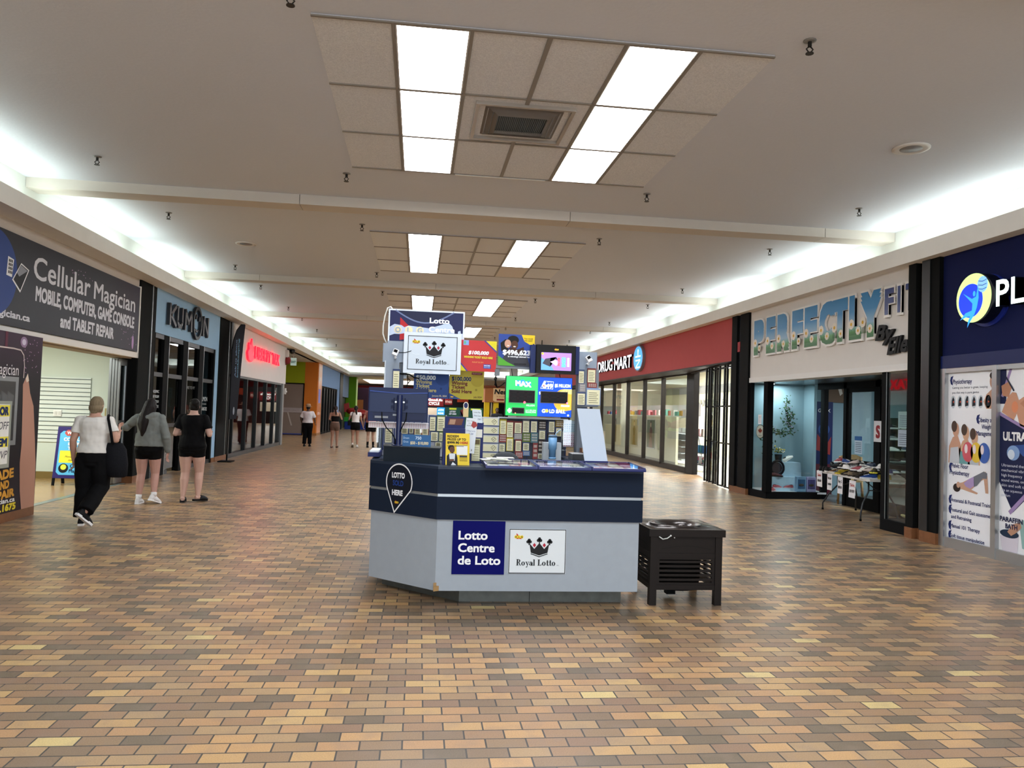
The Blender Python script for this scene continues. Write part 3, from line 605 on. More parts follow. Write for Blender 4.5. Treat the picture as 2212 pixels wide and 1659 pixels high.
b = B(); b.box((-9.6, 23.1, 0), (-9.5, 32, 4), M('8e2f2d', 0.7)); b.box((-9.6, 31.95, 0), (-5.8, 32.1, 4), M('8f3836', 0.7)); b.box((-9.6, 23.08, 0), (-5.8, 23.16, 4), M('87817b', 0.7)); b.box((-9.6, 23.1, 2.9), (-5.8, 32, 3), M('b1aca6', 0.8)); struct(b.build('wall_left'))
for i, (y, x) in enumerate(((25.2, -7.4), (27.6, -7.6), (29.8, -7.4))):
    lab = 'grey office desk %s inside the tax shop' % ['nearest the flag', 'in the middle', 'farthest along'][i]
    s = thing('office_desk', lab, 'desk', (x, y, 0), 'desks in the tax shop')
    b = B(); b.box((x-0.4, y-0.7, 0.72), (x+0.4, y+0.7, 0.75), M('b9b6b0')); b.build('desktop', s)
    b = B(); b.box((x-0.38, y-0.68, 0), (x+0.36, y-0.64, 0.72), M('77726c')); b.box((x-0.38, y+0.64, 0), (x+0.36, y+0.68, 0.72), M('77726c')); b.box((x+0.3, y-0.64, 0.2), (x+0.33, y+0.64, 0.72), M('77726c')); b.build('frame', s)
s = thing('roller_banner', 'red and navy roller banner standing inside the tax shop behind the flag', 'banner', (-5.9, 24.4, 0))
b = B(FL(-5.9, 0, 0)); b.box((24.0, 0.05, 0), (24.75, 1.05, 0.006), M('27395c')); b.box((24.0, 1.05, 0), (24.75, 2.0, 0.006), M('b33a48'))
for i in range(9): b.rect(24.08, 0.2+i*0.09, 24.5+0.15*math.sin(i*2.1), 0.24+i*0.09, M('9fb0cc'), 0.008)
b.build('print', s); b = B(); b.box((-6.0, 23.98, 0), (-5.82, 24.77, 0.05), SILVER); b.build('base', s)
s = thing('wall_clock', 'round dark clock on the wall seen through the tax shop glass', 'clock', (-7.8, 31.93, 1.95))
b = B(); b.cyl((-7.8, 31.95, 2.1), (-7.8, 31.9, 2.1), 0.2, M('22201f'), 24); b.build('case', s); b = B(); b.cyl((-7.8, 31.9, 2.1), (-7.8, 31.895, 2.1), 0.17, M('d5d0ca'), 24); b.build('dial', s)

# --- fire alarm strobe, motion sensor, exit sign and camera at the side entrance
s = thing('alarm_strobe', 'white alarm strobe above a red bell at the corner of the tax shop wall', 'alarm', (-5.36, 32.02, 3.25))
b = B(); b.box((-5.38, 31.85, 3.5), (-5.28, 32.15, 3.8), M('dcd6d0')); b.build('strobe_box', s); b = B(); b.ball((-5.3, 32.0, 3.38), 0.13, M('93302e'), 0.13, 0.16); b.build('bell', s); b = B(); b.box((-5.38, 31.98, 3.2), (-5.33, 32.06, 3.5), M('93302e')); b.build('bracket', s)
s = thing('motion_sensor', 'small white sensor on the grey post end of the tax shop', 'sensor', (-5.34, 31.9, 2.05))
b = B(); b.box((-5.38, 31.8, 2.02), (-5.3, 31.98, 2.26), M('d9d9d6')); b.build('housing', s); b = B(); b.ball((-5.3, 31.89, 2.12), 0.05, M('f2f2f0')); b.build('lens', s)
s = thing('exit_sign', 'small pale green exit sign hanging in the side entrance', 'sign', (-5.95, 37.5, 3.3))
b = B(); b.box((-6.07, 37.46, 3.46), (-5.8, 37.5, 3.82), M('bfd5cc', emit=0.3)); b.build('case', s); b = B(FC(0, 37.455, 0)); b.text('EXIT', -5.935, 3.58, 0.1, M('3e7c6c'), align='C', w=0.22, bold=0.04); b.build('lettering', s); b = B(); b.cyl((-6.0, 37.48, 3.82), (-6.0, 37.48, ZS), 0.008, GREYM, 6); b.cyl((-5.88, 37.48, 3.82), (-5.88, 37.48, ZS), 0.008, GREYM, 6); b.build('hanger', s)
s = thing('dome_camera', 'black dome security camera under the bulkhead by the side entrance', 'camera', (-5.3, 33.0, 3.75))
b = B(); b.cyl((-5.3, 33, ZS), (-5.3, 33, ZS-0.06), 0.1, M('d0c8c0'), 16); b.build('mount', s); b = B(); b.ball((-5.3, 33, ZS-0.08), 0.12, M('161616', 0.15), 0.12, 0.13); b.build('dome', s)

# --- side entrance with olive and orange walls, then the blue shop
b = B(); b.box((-13, 42.5, 0), (-7.25, 42.7, ZS), M('97a622', 0.7)); b.box((-7.25, 42.5, 2.75), (-6.1, 42.7, ZS), M('97a622', 0.7)); b.box((-6.1, 42.5, 0.12), (-5.42, 42.7, ZS), M('d0782a', 0.65)); b.box((-5.8, 42.7, 0.12), (-5.4, 44.2, ZS), M('d98d5a', 0.3)); b.box((-6.1, 42.48, 0), (-5.38, 44.2, 0.12), M('a9774a')); struct(b.build('wall_left'))
s = struct(bpy.data.objects.new('door_1', None)); COL.objects.link(s); s.location = (-6.7, 42.6, 0); s['_o'] = (-6.7, 42.6, 0)
b = B(); b.box((-7.25, 42.52, 0.04), (-6.12, 42.58, 2.75), M('8f8078', 0.6)); b.box((-7.25, 42.5, 1.2), (-6.12, 42.52, 1.45), M('a89ea0', 0.5)); b.build('door_leaf', s)
b = B(); b.box((-6.16, 42.48, 0), (-6.1, 42.56, 2.78), BLACK); b.box((-7.25, 42.48, 2.72), (-6.1, 42.56, 2.78), BLACK); b.box((-7.25, 42.49, 0.03), (-6.12, 42.53, 0.08), M('3e4fae')); b.build('door_frame', s)
b = B(FC(0, 42.498, 0)); b.flat([(-6.95, 1.2), (-6.88, 1.2), (-6.66, 0.5), (-6.74, 0.5)], M('b9b0ac')); b.text('STAFF ONLY', -6.75, 1.28, 0.08, M('8f8586'), align='C', w=0.8); b.build('door_lettering', s)
b = B(); BL = M('83a6d4', 0.7, noise=0.03, scale=3)
b.box((-5.8, 44.2, 2.72), (-5.4, 54.0, ZS), BL); b.box((-5.8, 52.6, 0), (-5.4, 54.0, 2.72), BL); b.box((-5.8, 54.0, 0), (-5.36, 55.9, ZS), M('22272a', 0.5)); b.box((-5.8, 55.9, 2.3), (-5.4, 61, ZS), BL); b.box((-5.8, 55.9, 0), (-5.6, 61, 2.3), M('1e2124', 0.4)); b.box((-5.8, 61, 0), (-4.85, 61.2, ZS), M('6fb01e', 0.6)); b.box((-5.8, 61.2, 0), (-4.85, 62.6, ZS), M('a7d27c', 0.5)); struct(b.build('wall_left'))
s = struct(bpy.data.objects.new('window_3', None)); COL.objects.link(s); s.location = (-5.5, 48, 0); s['_o'] = (-5.5, 48, 0)
b = B()
for i in range(7): b.box((-5.6, 44.2+i*1.36, 0), (-5.42, 44.55+i*1.36, 2.72), M('1c1d20', 0.4))
b.box((-5.6, 44.2, 0), (-5.42, 52.6, 0.1), FRAME); b.box((-5.6, 44.2, 2.62), (-5.42, 52.6, 2.72), FRAME); b.build('window_frame', s)
b = B(); b.box((-5.5, 44.2, 0.1), (-5.49, 52.6, 2.62), GLASS_DARK); b.build('window_glass', s)
b = B(); b.box((-9.6, 43, 0), (-9.5, 58, 4), M('6e625a', 0.8)); struct(b.build('wall_left'))
s = thing('wall_notice', 'small white and blue notices on the glossy orange corner post', 'poster', (-5.39, 43.2, 1.6))
b = B(FL(-5.398, 0, 0)); b.box((43.0, 2.95, 0), (43.6, 3.15, 0.004), M('e6d9d0')); b.build('notice_sheet', s); b = B(FL(-5.398, 0, 0)); b.box((42.9, 1.75, 0), (43.7, 2.5, 0.004), M('8d8fe0')); b.build('notice_sheet', s); b = B(FL(-5.398, 0, 0)); b.box((42.8, 1.1, 0), (43.7, 1.25, 0.004), M('e3b9a5')); b.build('notice_sheet', s)
# ================================================================ RIGHT-HAND SHOPS
# --- physiotherapy shop nearest the viewer
b = B(); NV = M('1a2356', 0.7, noise=0.04, scale=3)
b.box((7.06, 5.9, 2.55), (7.45, 9.75, ZS), NV); b.box((7.03, 5.9, 2.38), (7.45, 9.76, 2.55), M('1d2a66', 0.4)); struct(b.build('wall_right'))
s = thing('shop_sign', 'lit green and blue round logo with PLA lettering on the navy wall', 'sign', (6.95, 8.5, 2.85))
T = FR(7.06, 0, 0)      # local x = -Y
b = B(T); b.disc(-8.93, 3.225, 0.33, M('101424', 0.4), 0.02, 0.31, 40, d=0.15); b.disc(-8.9, 3.2, 0.36, M('24359a', 0.4), 0.0, 0.33, 40, d=0.02); b.build('logo_body', s)
b = B(T); b.disc(-8.95, 3.23, 0.31, M('c6e58e', 0.4, emit=0.85), 0.171, 0.31, 40); b.disc(-9.0, 3.2, 0.215, M('1236f0', 0.4, emit=0.9), 0.173, 0.215, 40); b.disc(-8.79, 3.38, 0.09, M('7fb4ee', 0.4, emit=0.8), 0.174, 0.1, 24)
for i in (-0.05, 0, 0.05): b.line([(-8.86, 3.38+i), (-8.79, 3.365+i), (-8.72, 3.38+i)], 0.008, M('2f6fc0'), 0.176)
LBE = M('2f9af5', 0.4, emit=0.9)
b.flat([(-8.96, 3.16), (-9.13, 3.31), (-8.97, 3.22), (-8.9, 3.24), (-8.86, 3.38), (-8.85, 3.22), (-8.88, 3.1), (-8.92, 3.02), (-9.0, 2.93), (-9.05, 2.86), (-9.03, 2.95), (-8.97, 3.05)], LBE, 0.177); b.flat([(-8.93, 3.08), (-9.08, 3.05), (-9.18, 2.97), (-9.06, 3.0), (-8.97, 3.0)], LBE, 0.178); b.disc(-8.93, 3.28, 0.024, LBE, 0.177, 0.035); b.build('logo_face', s)
for tx, x in (('P', -8.6), ('L', -8.36), ('A', -8.16), ('N', -7.9), ('E', -7.62), ('T', -7.4)):
    o = None; b = B(T); b.text(tx, x, 3.08, 0.33, M('0f1530', 0.4), 0.01, 0.13, bold=0.015); b.text(tx, x, 3.08, 0.33, M('e9fff6', 0.4, emit=1.3), 0.142, bold=0.015); b.build('letter', s)
s = struct(bpy.data.objects.new('window_4', None)); COL.objects.link(s); s.location = (7.1, 8, 0); s['_o'] = (7.1, 8, 0)
b = B()
for y0, y1 in ((9.66, 9.75), (8.72, 8.8), (7.75, 7.83), (6.8, 6.88), (5.9, 5.98)): b.box((7.03, y0, 0), (7.16, y1, 2.38), SILVER)
b.box((7.04, 5.9, 0), (7.16, 9.7, 0.13), SILVER); b.box((7.04, 5.9, 2.32), (7.16, 9.7, 2.38), SILVER); b.build('window_frame', s)
def poster_sheet(name, label, y1, y0, z0, z1, col):
    s = thing(name, label, 'poster', (7.1, (y0+y1)/2, z0)); b = B(FR(7.085, 0, 0)); b.box((-y1, z0, -0.01), (-y0, z1, 0), M(col, 0.35)); b.build('sheet', s); return s
s = poster_sheet('window_poster', 'white physiotherapy window poster with navy headings and exercise photos', 9.66, 8.8, 0.13, 2.32, 'eef0f5')
b = B(FR(7.084, 0, 0)); NB = M('27357a')
b.rect(-9.66, 1.82, -8.8, 2.32, M('f2f4f8'), 0.0005)
for y, z in ((9.62, 2.22), (9.12, 1.71), (9.62, 1.07), (9.62, 0.64), (9.62, 0.51), (9.62, 0.3), (9.62, 0.17)):
    b.flat([(-y+0.06, z+0.06), (-y+0.01, z+0.045), (-y-0.005, z), (-y+0.01, z-0.05), (-y+0.05, z-0.07), (-y+0.035, z)], NB, 0.002)
for tx, y, z, h, w in (('Physiotherapy', 9.57, 2.17, 0.062, 0.36), ('Obesity and', 9.09, 1.67, 0.06, 0.29), ('Weight', 9.03, 1.585, 0.06, 0.18), ('Management', 9.12, 1.5, 0.06, 0.32), ('Pelvic Floor', 9.57, 1.06, 0.06, 0.31), ('Physiotherapy', 9.61, 0.97, 0.06, 0.37), ('Antenatal & Postnatal Training', 9.58, 0.61, 0.05, 0.78), ('Postural and Gait assessment', 9.58, 0.48, 0.05, 0.77), ('and Retraining', 9.57, 0.39, 0.05, 0.38), ('Manual 101 Therapy', 9.58, 0.27, 0.05, 0.54), ('Soft tissue manipulation', 9.58, 0.14, 0.05, 0.62)):
    b.text(tx, -y, z, h, NB, 0.003, w=w, bold=0.015)
for tx, z in (('Getting you better is great, keeping', 2.105), ('you that way is pure genius', 2.04)): b.text(tx, -9.58, z, 0.03, M('4d5570'), 0.003, w=0.65 if 'Get' in tx else 0.5)
b.build('lettering', s)
b = B(FR(7.083, 0, 0)); SKN = M('c99e86'); HR = M('3a2c28')
for i, y in enumerate((9.56, 9.43, 9.3, 9.17, 9.05, 8.92)):
    b.disc(-y, 1.93, 0.05, M('c8d2da'), 0.001, 0.085); b.flat([(-y-0.03, 1.87), (-y+0.03, 1.88), (-y+0.025, 1.96+0.02*(i % 3)), (-y, 2.0), (-y-0.025, 1.95)], M('262b36'), 0.002); b.disc(-y+0.01, 1.93, 0.012, M('c9553a'), 0.003)
b.flat([(-8.95, 1.84), (-8.8, 1.84), (-8.8, 2.08), (-8.84, 2.1), (-8.95, 2.02), (-9.0, 1.93)], SKN, 0.001); b.disc(-8.84, 2.18, 0.055, SKN, 0.002, 0.085); b.disc(-8.84, 2.255, 0.056, HR, 0.003, 0.045)
for y, z, c, bc in ((9.5, 1.56, 'c79a82', 'c4c8cf'), (9.31, 1.52, 'cda488', '6a9da0'), (9.15, 1.47, 'cda488', 'b9c2cc')):
    b.flat([(-y-0.14, 1.12), (-y+0.1, 1.12), (-y+0.09, z-0.18), (-y+0.03, z-0.06), (-y-0.06, z-0.1), (-y-0.13, z-0.22)], M(c), 0.001); b.flat([(-y-0.12, 1.12), (-y+0.08, 1.12), (-y+0.05, z-0.22), (-y-0.1, z-0.24)], M(bc), 0.0015); b.disc(-y, z, 0.06, M(c), 0.002, 0.095); b.disc(-y-0.03, z+0.045, 0.055, M('5d4a40'), 0.003, 0.075)
for y, c in ((9.27, 'd0606a'), (9.12, 'e3c044'), (8.98, '4a6fc0')): b.disc(-y, 1.28, 0.1, M(c), 0.004, 0.13); b.disc(-y-0.03, 1.32, 0.03, M('e8d8da'), 0.005, 0.06)
b.flat([(-9.5, 0.78), (-9.44, 0.86), (-9.36, 0.88), (-9.25, 0.93), (-9.1, 0.98), (-9.02, 1.03), (-8.95, 1.05), (-8.92, 1.0), (-8.9, 0.78), (-8.95, 0.78), (-8.98, 0.95), (-9.05, 0.92), (-9.2, 0.8), (-9.08, 0.77), (-9.1, 0.75), (-9.25, 0.77), (-9.38, 0.79)], M('c59c84'), 0.001)
b.flat([(-9.34, 0.87), (-9.25, 0.93), (-9.16, 0.97), (-9.14, 0.86), (-9.22, 0.81), (-9.3, 0.83)], M('a892bf'), 0.002); b.flat([(-9.16, 0.97), (-8.98, 1.05), (-8.92, 1.03), (-8.93, 0.96), (-9.0, 0.96), (-9.1, 0.86), (-9.15, 0.84)], M('777a83'), 0.002); b.disc(-9.47, 0.8, 0.07, HR, 0.002, 0.055); b.disc(-9.44, 0.84, 0.035, M('c59c84'), 0.003, 0.04)
b.build('printed_artwork', s)
s = poster_sheet('window_poster', 'navy and white ultrasound therapy window poster with a knee photo', 8.72, 7.83, 0.13, 2.32, 'eceef2')
b = B(FR(7.084, 0, 0)); DN = M('1c2452'); PU = M('9b86b4')
b.rect(-8.72, 1.9, -8.62, 2.32, DN, 0.001); b.flat([(-8.72, 1.76), (-8.0, 1.48), (-7.83, 1.42), (-7.83, 1.2), (-8.5, 0.6), (-8.72, 0.95)], DN, 0.001); b.line([(-8.72, 1.78), (-7.83, 1.4)], 0.04, PU, 0.002); b.line([(-8.54, 0.6), (-7.83, 1.27)], 0.05, PU, 0.002); b.line([(-8.68, 2.0), (-8.55, 2.32)], 0.04, PU, 0.002)
b.flat([(-8.69, 1.8), (-8.6, 1.98), (-8.52, 2.04), (-8.46, 2.03), (-8.42, 1.94), (-8.35, 1.98), (-8.2, 1.97), (-8.0, 1.8), (-8.1, 1.55), (-8.4, 1.64), (-8.45, 1.78), (-8.5, 1.7)], M('c79479'), 0.002); b.disc(-8.48, 1.86, 0.05, M('d98a64'), 0.003, 0.07); b.flat([(-8.7, 2.12), (-8.58, 2.17), (-8.53, 2.1), (-8.58, 1.98), (-8.68, 2.0)], M('b98468'), 0.003); b.line([(-8.62, 2.22), (-8.5, 2.06)], 0.022, M('27304a'), 0.004); b.flat([(-8.4, 1.9), (-8.2, 2.05), (-8.1, 1.95), (-8.25, 1.8)], M('b98468'), 0.003)
b.disc(-8.5, 1.31, 0.1, M('7d9cc8'), 0.003, 0.09); b.flat([(-8.5, 1.4), (-8.3, 1.42), (-8.0, 1.36), (-8.0, 1.28), (-8.35, 1.28)], M('3a5ba0'), 0.0025); b.disc(-8.53, 1.29, 0.055, M('c9d6e4'), 0.004, 0.06)
b.flat([(-8.7, 0.3), (-8.4, 0.35), (-8.42, 0.13), (-8.66, 0.13)], M('d3cdd8'), 0.002); b.disc(-8.55, 0.34, 0.15, M('2c3e58'), 0.003, 0.05); b.flat([(-8.58, 0.36), (-8.5, 0.46), (-8.38, 0.5), (-8.36, 0.44), (-8.45, 0.36), (-8.52, 0.32)], M('b58a72'), 0.004); b.flat([(-8.4, 0.5), (-8.2, 0.6), (-8.0, 0.5), (-8.0, 0.13), (-8.35, 0.2)], M('8fb3b0'), 0.0015)
b.build('printed_artwork', s)
b = B(FR(7.082, 0, 0)); b.text('ULTRASOUND', -8.66, 1.46, 0.1, WT, 0.003, w=0.78, bold=0.05); b.text('ULTRASOUND', -8.65, 1.465, 0.09, DN, 0.004, w=0.76, bold=0.0)
for i, tx in enumerate(('Ultrasound therapy is a', 'mechanical vibration of', 'high frequency', 'sound waves, on', 'skin and soft tissue', 'via an aqueous', 'medium')): b.text(tx, -8.68, 1.14-i*0.06, 0.035, M('c9cede'), 0.004, w=0.026*len(tx)*0.9)
b.text('PARAFFIN', -8.7, 0.48, 0.06, DN, 0.004, w=0.36, bold=0.03); b.text('BATH', -8.61, 0.4, 0.06, DN, 0.004, w=0.19, bold=0.03); b.build('lettering', s)
b = B(); b.box((7.16, 5.9, 0), (7.2, 9.75, 2.38), M('3a3d44', 0.6)); struct(b.build('wall_right'))

# --- shoe shop: header wall with letters
b = B(); b.box((7.05, 10.41, 2.5), (7.35, 15.9, ZS), M('dedad5', 0.7, noise=0.03, scale=4)); b.box((7.03, 10.41, 2.4), (7.35, 15.9, 2.5), M('e4e2df', 0.6)); b.box((7.35, 10.41, 2.4), (8.4, 15.9, 2.43), M('6d7072', 0.25, 0.3)); struct(b.build('wall_right'))
s = thing('shop_sign', 'PERFECTLY FIT By Ellen raised lettering with daisies on the pale wall', 'sign', (7.03, 13, 2.6))
T = FR(7.05, 0, 0); GR = ramp_mat([(0, '3f6f45'), (0.14, '5f9a5c'), (0.3, '8fb3cc'), (0.6, '3f86b8'), (1, '2a77a8')], 'Z', 0.4, 1.1, 0.35); OUT = M('e3e0da', 0.3)
xs = [(15.66, 15.14), (15.08, 14.62), (14.59, 14.03), (13.98, 13.5), (13.5, 12.98), (12.97, 12.4), (12.53, 12.0), (12.01, 11.6), (11.68, 11.07)]
for tx, (y0, y1) in zip('PERFECTLY', xs):
    o = B(T); o.text(tx, -y0-0.005, 3.01, 0.68, OUT, 0.01, 0.035, w=y0-y1, bold=0.1); o.text(tx, -y0+0.028, 3.03, 0.64, GR, 0.05, w=y0-y1-0.055, bold=0.085)
    DA = M('e8e0d2'); YE = M('d8a93a'); GN = M('3d7040')
    for dx, dz, r in ((0.1, 3.22, 0.085), (0.3, 3.1, 0.07)):
        cx = -y0+dx
        for k in range(9): a = k*2*PI/9; o.disc(cx+r*0.6*math.cos(a), dz+r*0.6*math.sin(a), r*0.42, DA, 0.052+0.0002*k, n=8)
        o.disc(cx, dz, r*0.35, YE, 0.0545, n=10)
    for k in range(5): o.flat([(-y0+0.05+k*0.04, 3.04), (-y0+0.075+k*0.04, 3.04), (-y0+0.05+k*0.045, 3.14+0.04*(k % 2))], GN, 0.0515)
    o.build('letter', s)
for tx, y, w in (('F', 11.03, 0.28), ('I', 10.71, 0.12), ('T', 10.52, 0.23)):
    o = B(T); o.text(tx, -y, 3.26, 0.43, OUT, 0.01, 0.035, w=w, bold=0.07); o.text(tx, -y+0.025, 3.285, 0.38, M('1f3f86', 0.25), 0.05, w=w-0.05, bold=0.045); o.build('letter', s)
o = B(T); o.text('By', -11.24, 2.9, 0.24, M('17181a', 0.5), 0.01, 0.04, shear=0.35, bold=0.03, w=0.42, rot=-0.05); o.build('letter', s)
o = B(T); o.text('Ellen', -10.93, 2.66, 0.25, M('17181a', 0.5), 0.01, 0.04, shear=0.35, bold=0.03, w=0.63, rot=0.05); o.build('letter', s)
# display window beside the drugstore, recessed entrance and near display window
s = struct(bpy.data.objects.new('window_5', None)); COL.objects.link(s); s.location = (7.8, 15.4, 0); s['_o'] = (7.8, 15.4, 0)
b = B(); b.prism([(7.06, 15.9), (7.06, 15.82), (7.12, 15.18), (8.5, 15.32), (8.5, 15.42), (7.2, 15.28), (7.14, 15.9)], 0, 0.14, FRAME); b.prism([(7.06, 15.24), (7.1, 15.14), (7.24, 15.17), (7.2, 15.28)], 0.14, 2.4, FRAME); b.prism([(8.42, 15.3), (8.52, 15.31), (8.52, 15.45), (8.42, 15.44)], 0, 2.4, FRAME); b.box((7.05, 15.84, 0.14), (7.13, 15.92, 2.4), FRAME); b.build('window_frame', s)
b = B(); b.prism([(7.1, 15.84), (7.11, 15.84), (7.17, 15.2), (8.45, 15.34), (8.45, 15.33), (7.16, 15.19)], 0.14, 2.4, GLASS); b.build('window_glass', s)
BW = M('8aa5b0', 0.75, noise=0.03, scale=3)
b = B(); b.box((7.14, 15.3, 0.1), (8.5, 16.2, 0.14), M('cfd4d8', 0.6)); b.box((7.06, 16.2, 0), (12.9, 16.32, 3.1), BW); b.box((8.44, 15.75, 0), (8.5, 16.2, 2.6), BW); b.box((12.8, 10, 0), (12.9, 16.2, 3.1), M('7d9aa2', 0.75)); b.box((8.4, 10, 3.0), (12.9, 16.3, 3.1), M('aeb4b5', 0.8)); b.box((7.35, 10.3, 0), (12.9, 10.4, 3.1), M('8f999b', 0.75)); struct(b.build('wall_right'))
s = struct(bpy.data.objects.new('window_6', None)); COL.objects.link(s); s.location = (7.6, 10.9, 0); s['_o'] = (7.6, 10.9, 0)
b = B(); b.box((7.07, 10.41, 0), (8.36, 11.15, 0.17), FRAME); b.box((7.07, 11.05, 0.17), (7.15, 11.15, 2.4), FRAME); b.box((8.28, 11.05, 0), (8.36, 11.15, 2.4), FRAME); b.box((7.075, 11.04, 0.17), (7.085, 11.055, 2.4), SILVER); b.build('window_frame', s)
b = B(); b.box((7.1, 10.41, 0.17), (7.11, 11.05, 2.4), GLASS); b.box((7.15, 11.1, 0.17), (8.28, 11.11, 2.4), GLASS); b.build('window_glass', s)
s = struct(bpy.data.objects.new('door_2', None)); COL.objects.link(s); s.location = (8.33, 13.3, 0); s['_o'] = (8.33, 13.3, 0)
b = B()
for y0, y1 in ((14.22, 14.32), (13.1, 13.25), (12.2, 12.3), (11.15, 11.2)): b.box((8.28, y0, 0), (8.4, y1, 2.4), FRAME)
b.box((8.28, 11.15, 2.28), (8.4, 15.32, 2.42), FRAME); b.build('door_frame', s)
for y0, y1 in ((13.25, 14.22), (12.3, 13.1), (11.2, 12.2)):
    b = B(); b.box((8.3, y0, 0), (8.36, y0+0.07, 2.28), FRAME); b.box((8.3, y1-0.07, 0), (8.36, y1, 2.28), FRAME); b.box((8.3, y0+0.07, 0), (8.36, y1-0.07, 0.22), FRAME); b.box((8.3, y0+0.07, 2.2), (8.36, y1-0.07, 2.28), FRAME); b.box((8.3, y0+0.07, 0.82), (8.36, y1-0.07, 0.9), FRAME); b.build('door_leaf', s)
    b = B(); b.box((8.325, y0+0.07, 0.22), (8.335, y1-0.07, 2.2), GLASS); b.build('door_glass', s)
# --- what stands in and before the shoe shop
SHOE_N = 0
def shoe(x, y, z, head, up, so, label, group='shoes on the sale table', tilt=0.0, roll=0.0, s=1.0, lining='2a2624', stripe=None):
    t = thing('shoe', label, 'shoe', (x, y, z), group)
    T = Matrix.Translation((x, y, z)) @ Matrix.Rotation(head, 4, 'Z') @ Matrix.Rotation(tilt, 4, 'Y') @ Matrix.Rotation(roll, 4, 'X') @ Matrix.Scale(s, 4)
    prof = [(-.13, .026, .07), (-.118, .036, .088), (-.07, .039, .085), (-.02, .039, .078), (.03, .042, .064), (.085, .046, .048), (.12, .038, .036), (.14, .02, .024)]
    b = B(T); rings = []
    for px, w, h in prof:
        rings.append([(px, w*math.cos(PI*k/8)*(1 if k not in (0, 8) else 1), 0.018+(h-0.018)*math.sin(PI*k/8)) for k in range(9)])
    b.loft(rings, M(up, 0.6)); b.build('upper', t)
    b = B(T); out = [(-.135, -.02), (-.12, -.036), (-.05, -.038), (.02, -.042), (.09, -.049), (.13, -.036), (.146, 0), (.13, .036), (.09, .049), (.02, .042), (-.05, .038), (-.12, .036), (-.135, .02)]
    b.prism(out, 0, 0.024, M(so, 0.6)); b.build('sole', t)
    b = B(T); b.ell((-.068, 0, .082), Matrix.Rotation(0.12, 3, 'Y'), .046, .026, .009, M(lining, 0.8), 12, 5); b.build('lining', t)
    b = B(T)
    for k in range(4): b.box((0.0+k*0.022, -.02, .071-k*.0055), (0.008+k*0.022, .02, .079-k*.0055), M(stripe or so, 0.6))
    b.build('laces', t)
    return t
# folding table
t = thing('folding_table', 'long white folding table with grey tube legs outside the shoe shop', 'table', (7.66, 12.65, 0))
d = Vector((0.117, 0.993, 0)).normalized(); e = Vector((0.993, -0.117, 0)).normalized(); c0 = Vector((7.17, 11.67, 0))
def tp(a, c, z): p = c0+d*a+e*c; return (p.x, p.y, z)
b = B(Matrix(((d.x, -e.x, 0, c0.x), (d.y, -e.y, 0, c0.y), (0, 0, 1, 0), (0, 0, 0, 1)))); b.rbox((0, -0.75, 0.675), (2.04, 0, 0.712), M('d3d2cd', 0.5), 0.05); b.build('tabletop', t)
LG = M('4c4f52', 0.4, 0.5)
for a0, a1 in ((0.42, 0.36), (1.62, 1.9)):
    for cc in (0.12, 0.63):
        c1 = cc+(-0.05 if cc < 0.3 else 0.05)
        b = B(); b.tube([tp(a0, cc*0.6+0.15, 0.675), tp(a0, cc*0.6+0.15, 0.48), tp((a0+a1)/2, cc, 0.3), tp(a1, c1, 0.12), tp(a1, c1, 0.0)], 0.014, LG); o = b.build('leg', t)
        b = B(); b.cyl(tp(a1, c1, 0.0), tp(a1, c1, 0.03), 0.019, BLACK, 8); b.build('foot_cap', o)
    b = B(); b.tube([tp(a0, 0.22, 0.5), tp(a0, 0.53, 0.5)], 0.01, LG, 6); b.tube([tp(a0, 0.37, 0.5), tp(1.02, 0.37, 0.66)], 0.009, LG, 6); b.build('brace', t)
for i, (a, z0, l1, l2, c1, lab) in enumerate(((1.86, 0.42, 'Sale', '$50.00!!', 'c05a58', 'Sale notice hanging at the far end of the sale table edge'), (1.42, 0.4, 'More Sizes', 'Available', '2b2b33', 'More Sizes Available notice hanging second from the far end of the sale table'), (0.98, 0.38, 'Buy 2', '$80.00', '2b2b33', 'Buy 2 notice hanging second from the near end of the sale table'), (0.52, 0.36, 'Sale', '$50.00!!', 'c05a58', 'Sale notice hanging at the near end of the sale table edge'))):
    s = thing('price_notice', lab, 'paper', tp(a, -0.01, z0), 'paper notices on the sale table')
    T = frame(tp(a, -0.012, z0), tuple(-d), (0.02*(i-1.5), -0.03*(i % 2), 1)); b = B(T); w = 0.24 if i in (0, 3) else 0.2
    b.box((-w/2, 0, -0.002), (w/2, 0.29, 0), M('e6e6ea', 0.7)); b.build('sheet', s)
    b = B(T); b.text(l1, 0, 0.19, 0.05, M(c1), 0.002, align='C', w=min(w*0.7, 0.04*len(l1)), bold=0.03); b.text(l2, 0, 0.09, 0.045, M('33333c'), 0.002, align='C', w=min(w*0.75, 0.04*len(l2)), bold=0.03); b.build('lettering', s)
random.seed(3)
cols = [('1b1b1e', '141416', 'black'), ('1f1d22', '2a2a2c', 'black'), ('23201f', 'e6e4de', 'black and white soled'), ('2a2020', '1a1616', 'dark brown'), ('6d4a2e', 'd9d4c8', 'brown'), ('3b4a60', 'e8e6e0', 'blue denim'), ('a08a2e', 'c8b23c', 'mustard'), ('2d2724', '1a1817', 'dark'), ('e9e8e4', 'f2f1ee', 'white'), ('a8515c', 'efece8', 'pink and white'), ('8a7a62', '3a342c', 'tan'), ('54493a', '2a2622', 'olive'), ('2a4f9a', 'd9dde4', 'blue'), ('b0aeb2', 'e4e2e0', 'grey'), ('3c3a2a', 'd6d04a', 'black and yellow'), ('c2b4ae', '3a3634', 'pale grey')]
k = 0; rng = random.Random(5)
where = ['far', 'second far', 'third far', 'centre far', 'centre near', 'third near', 'second near', 'near']
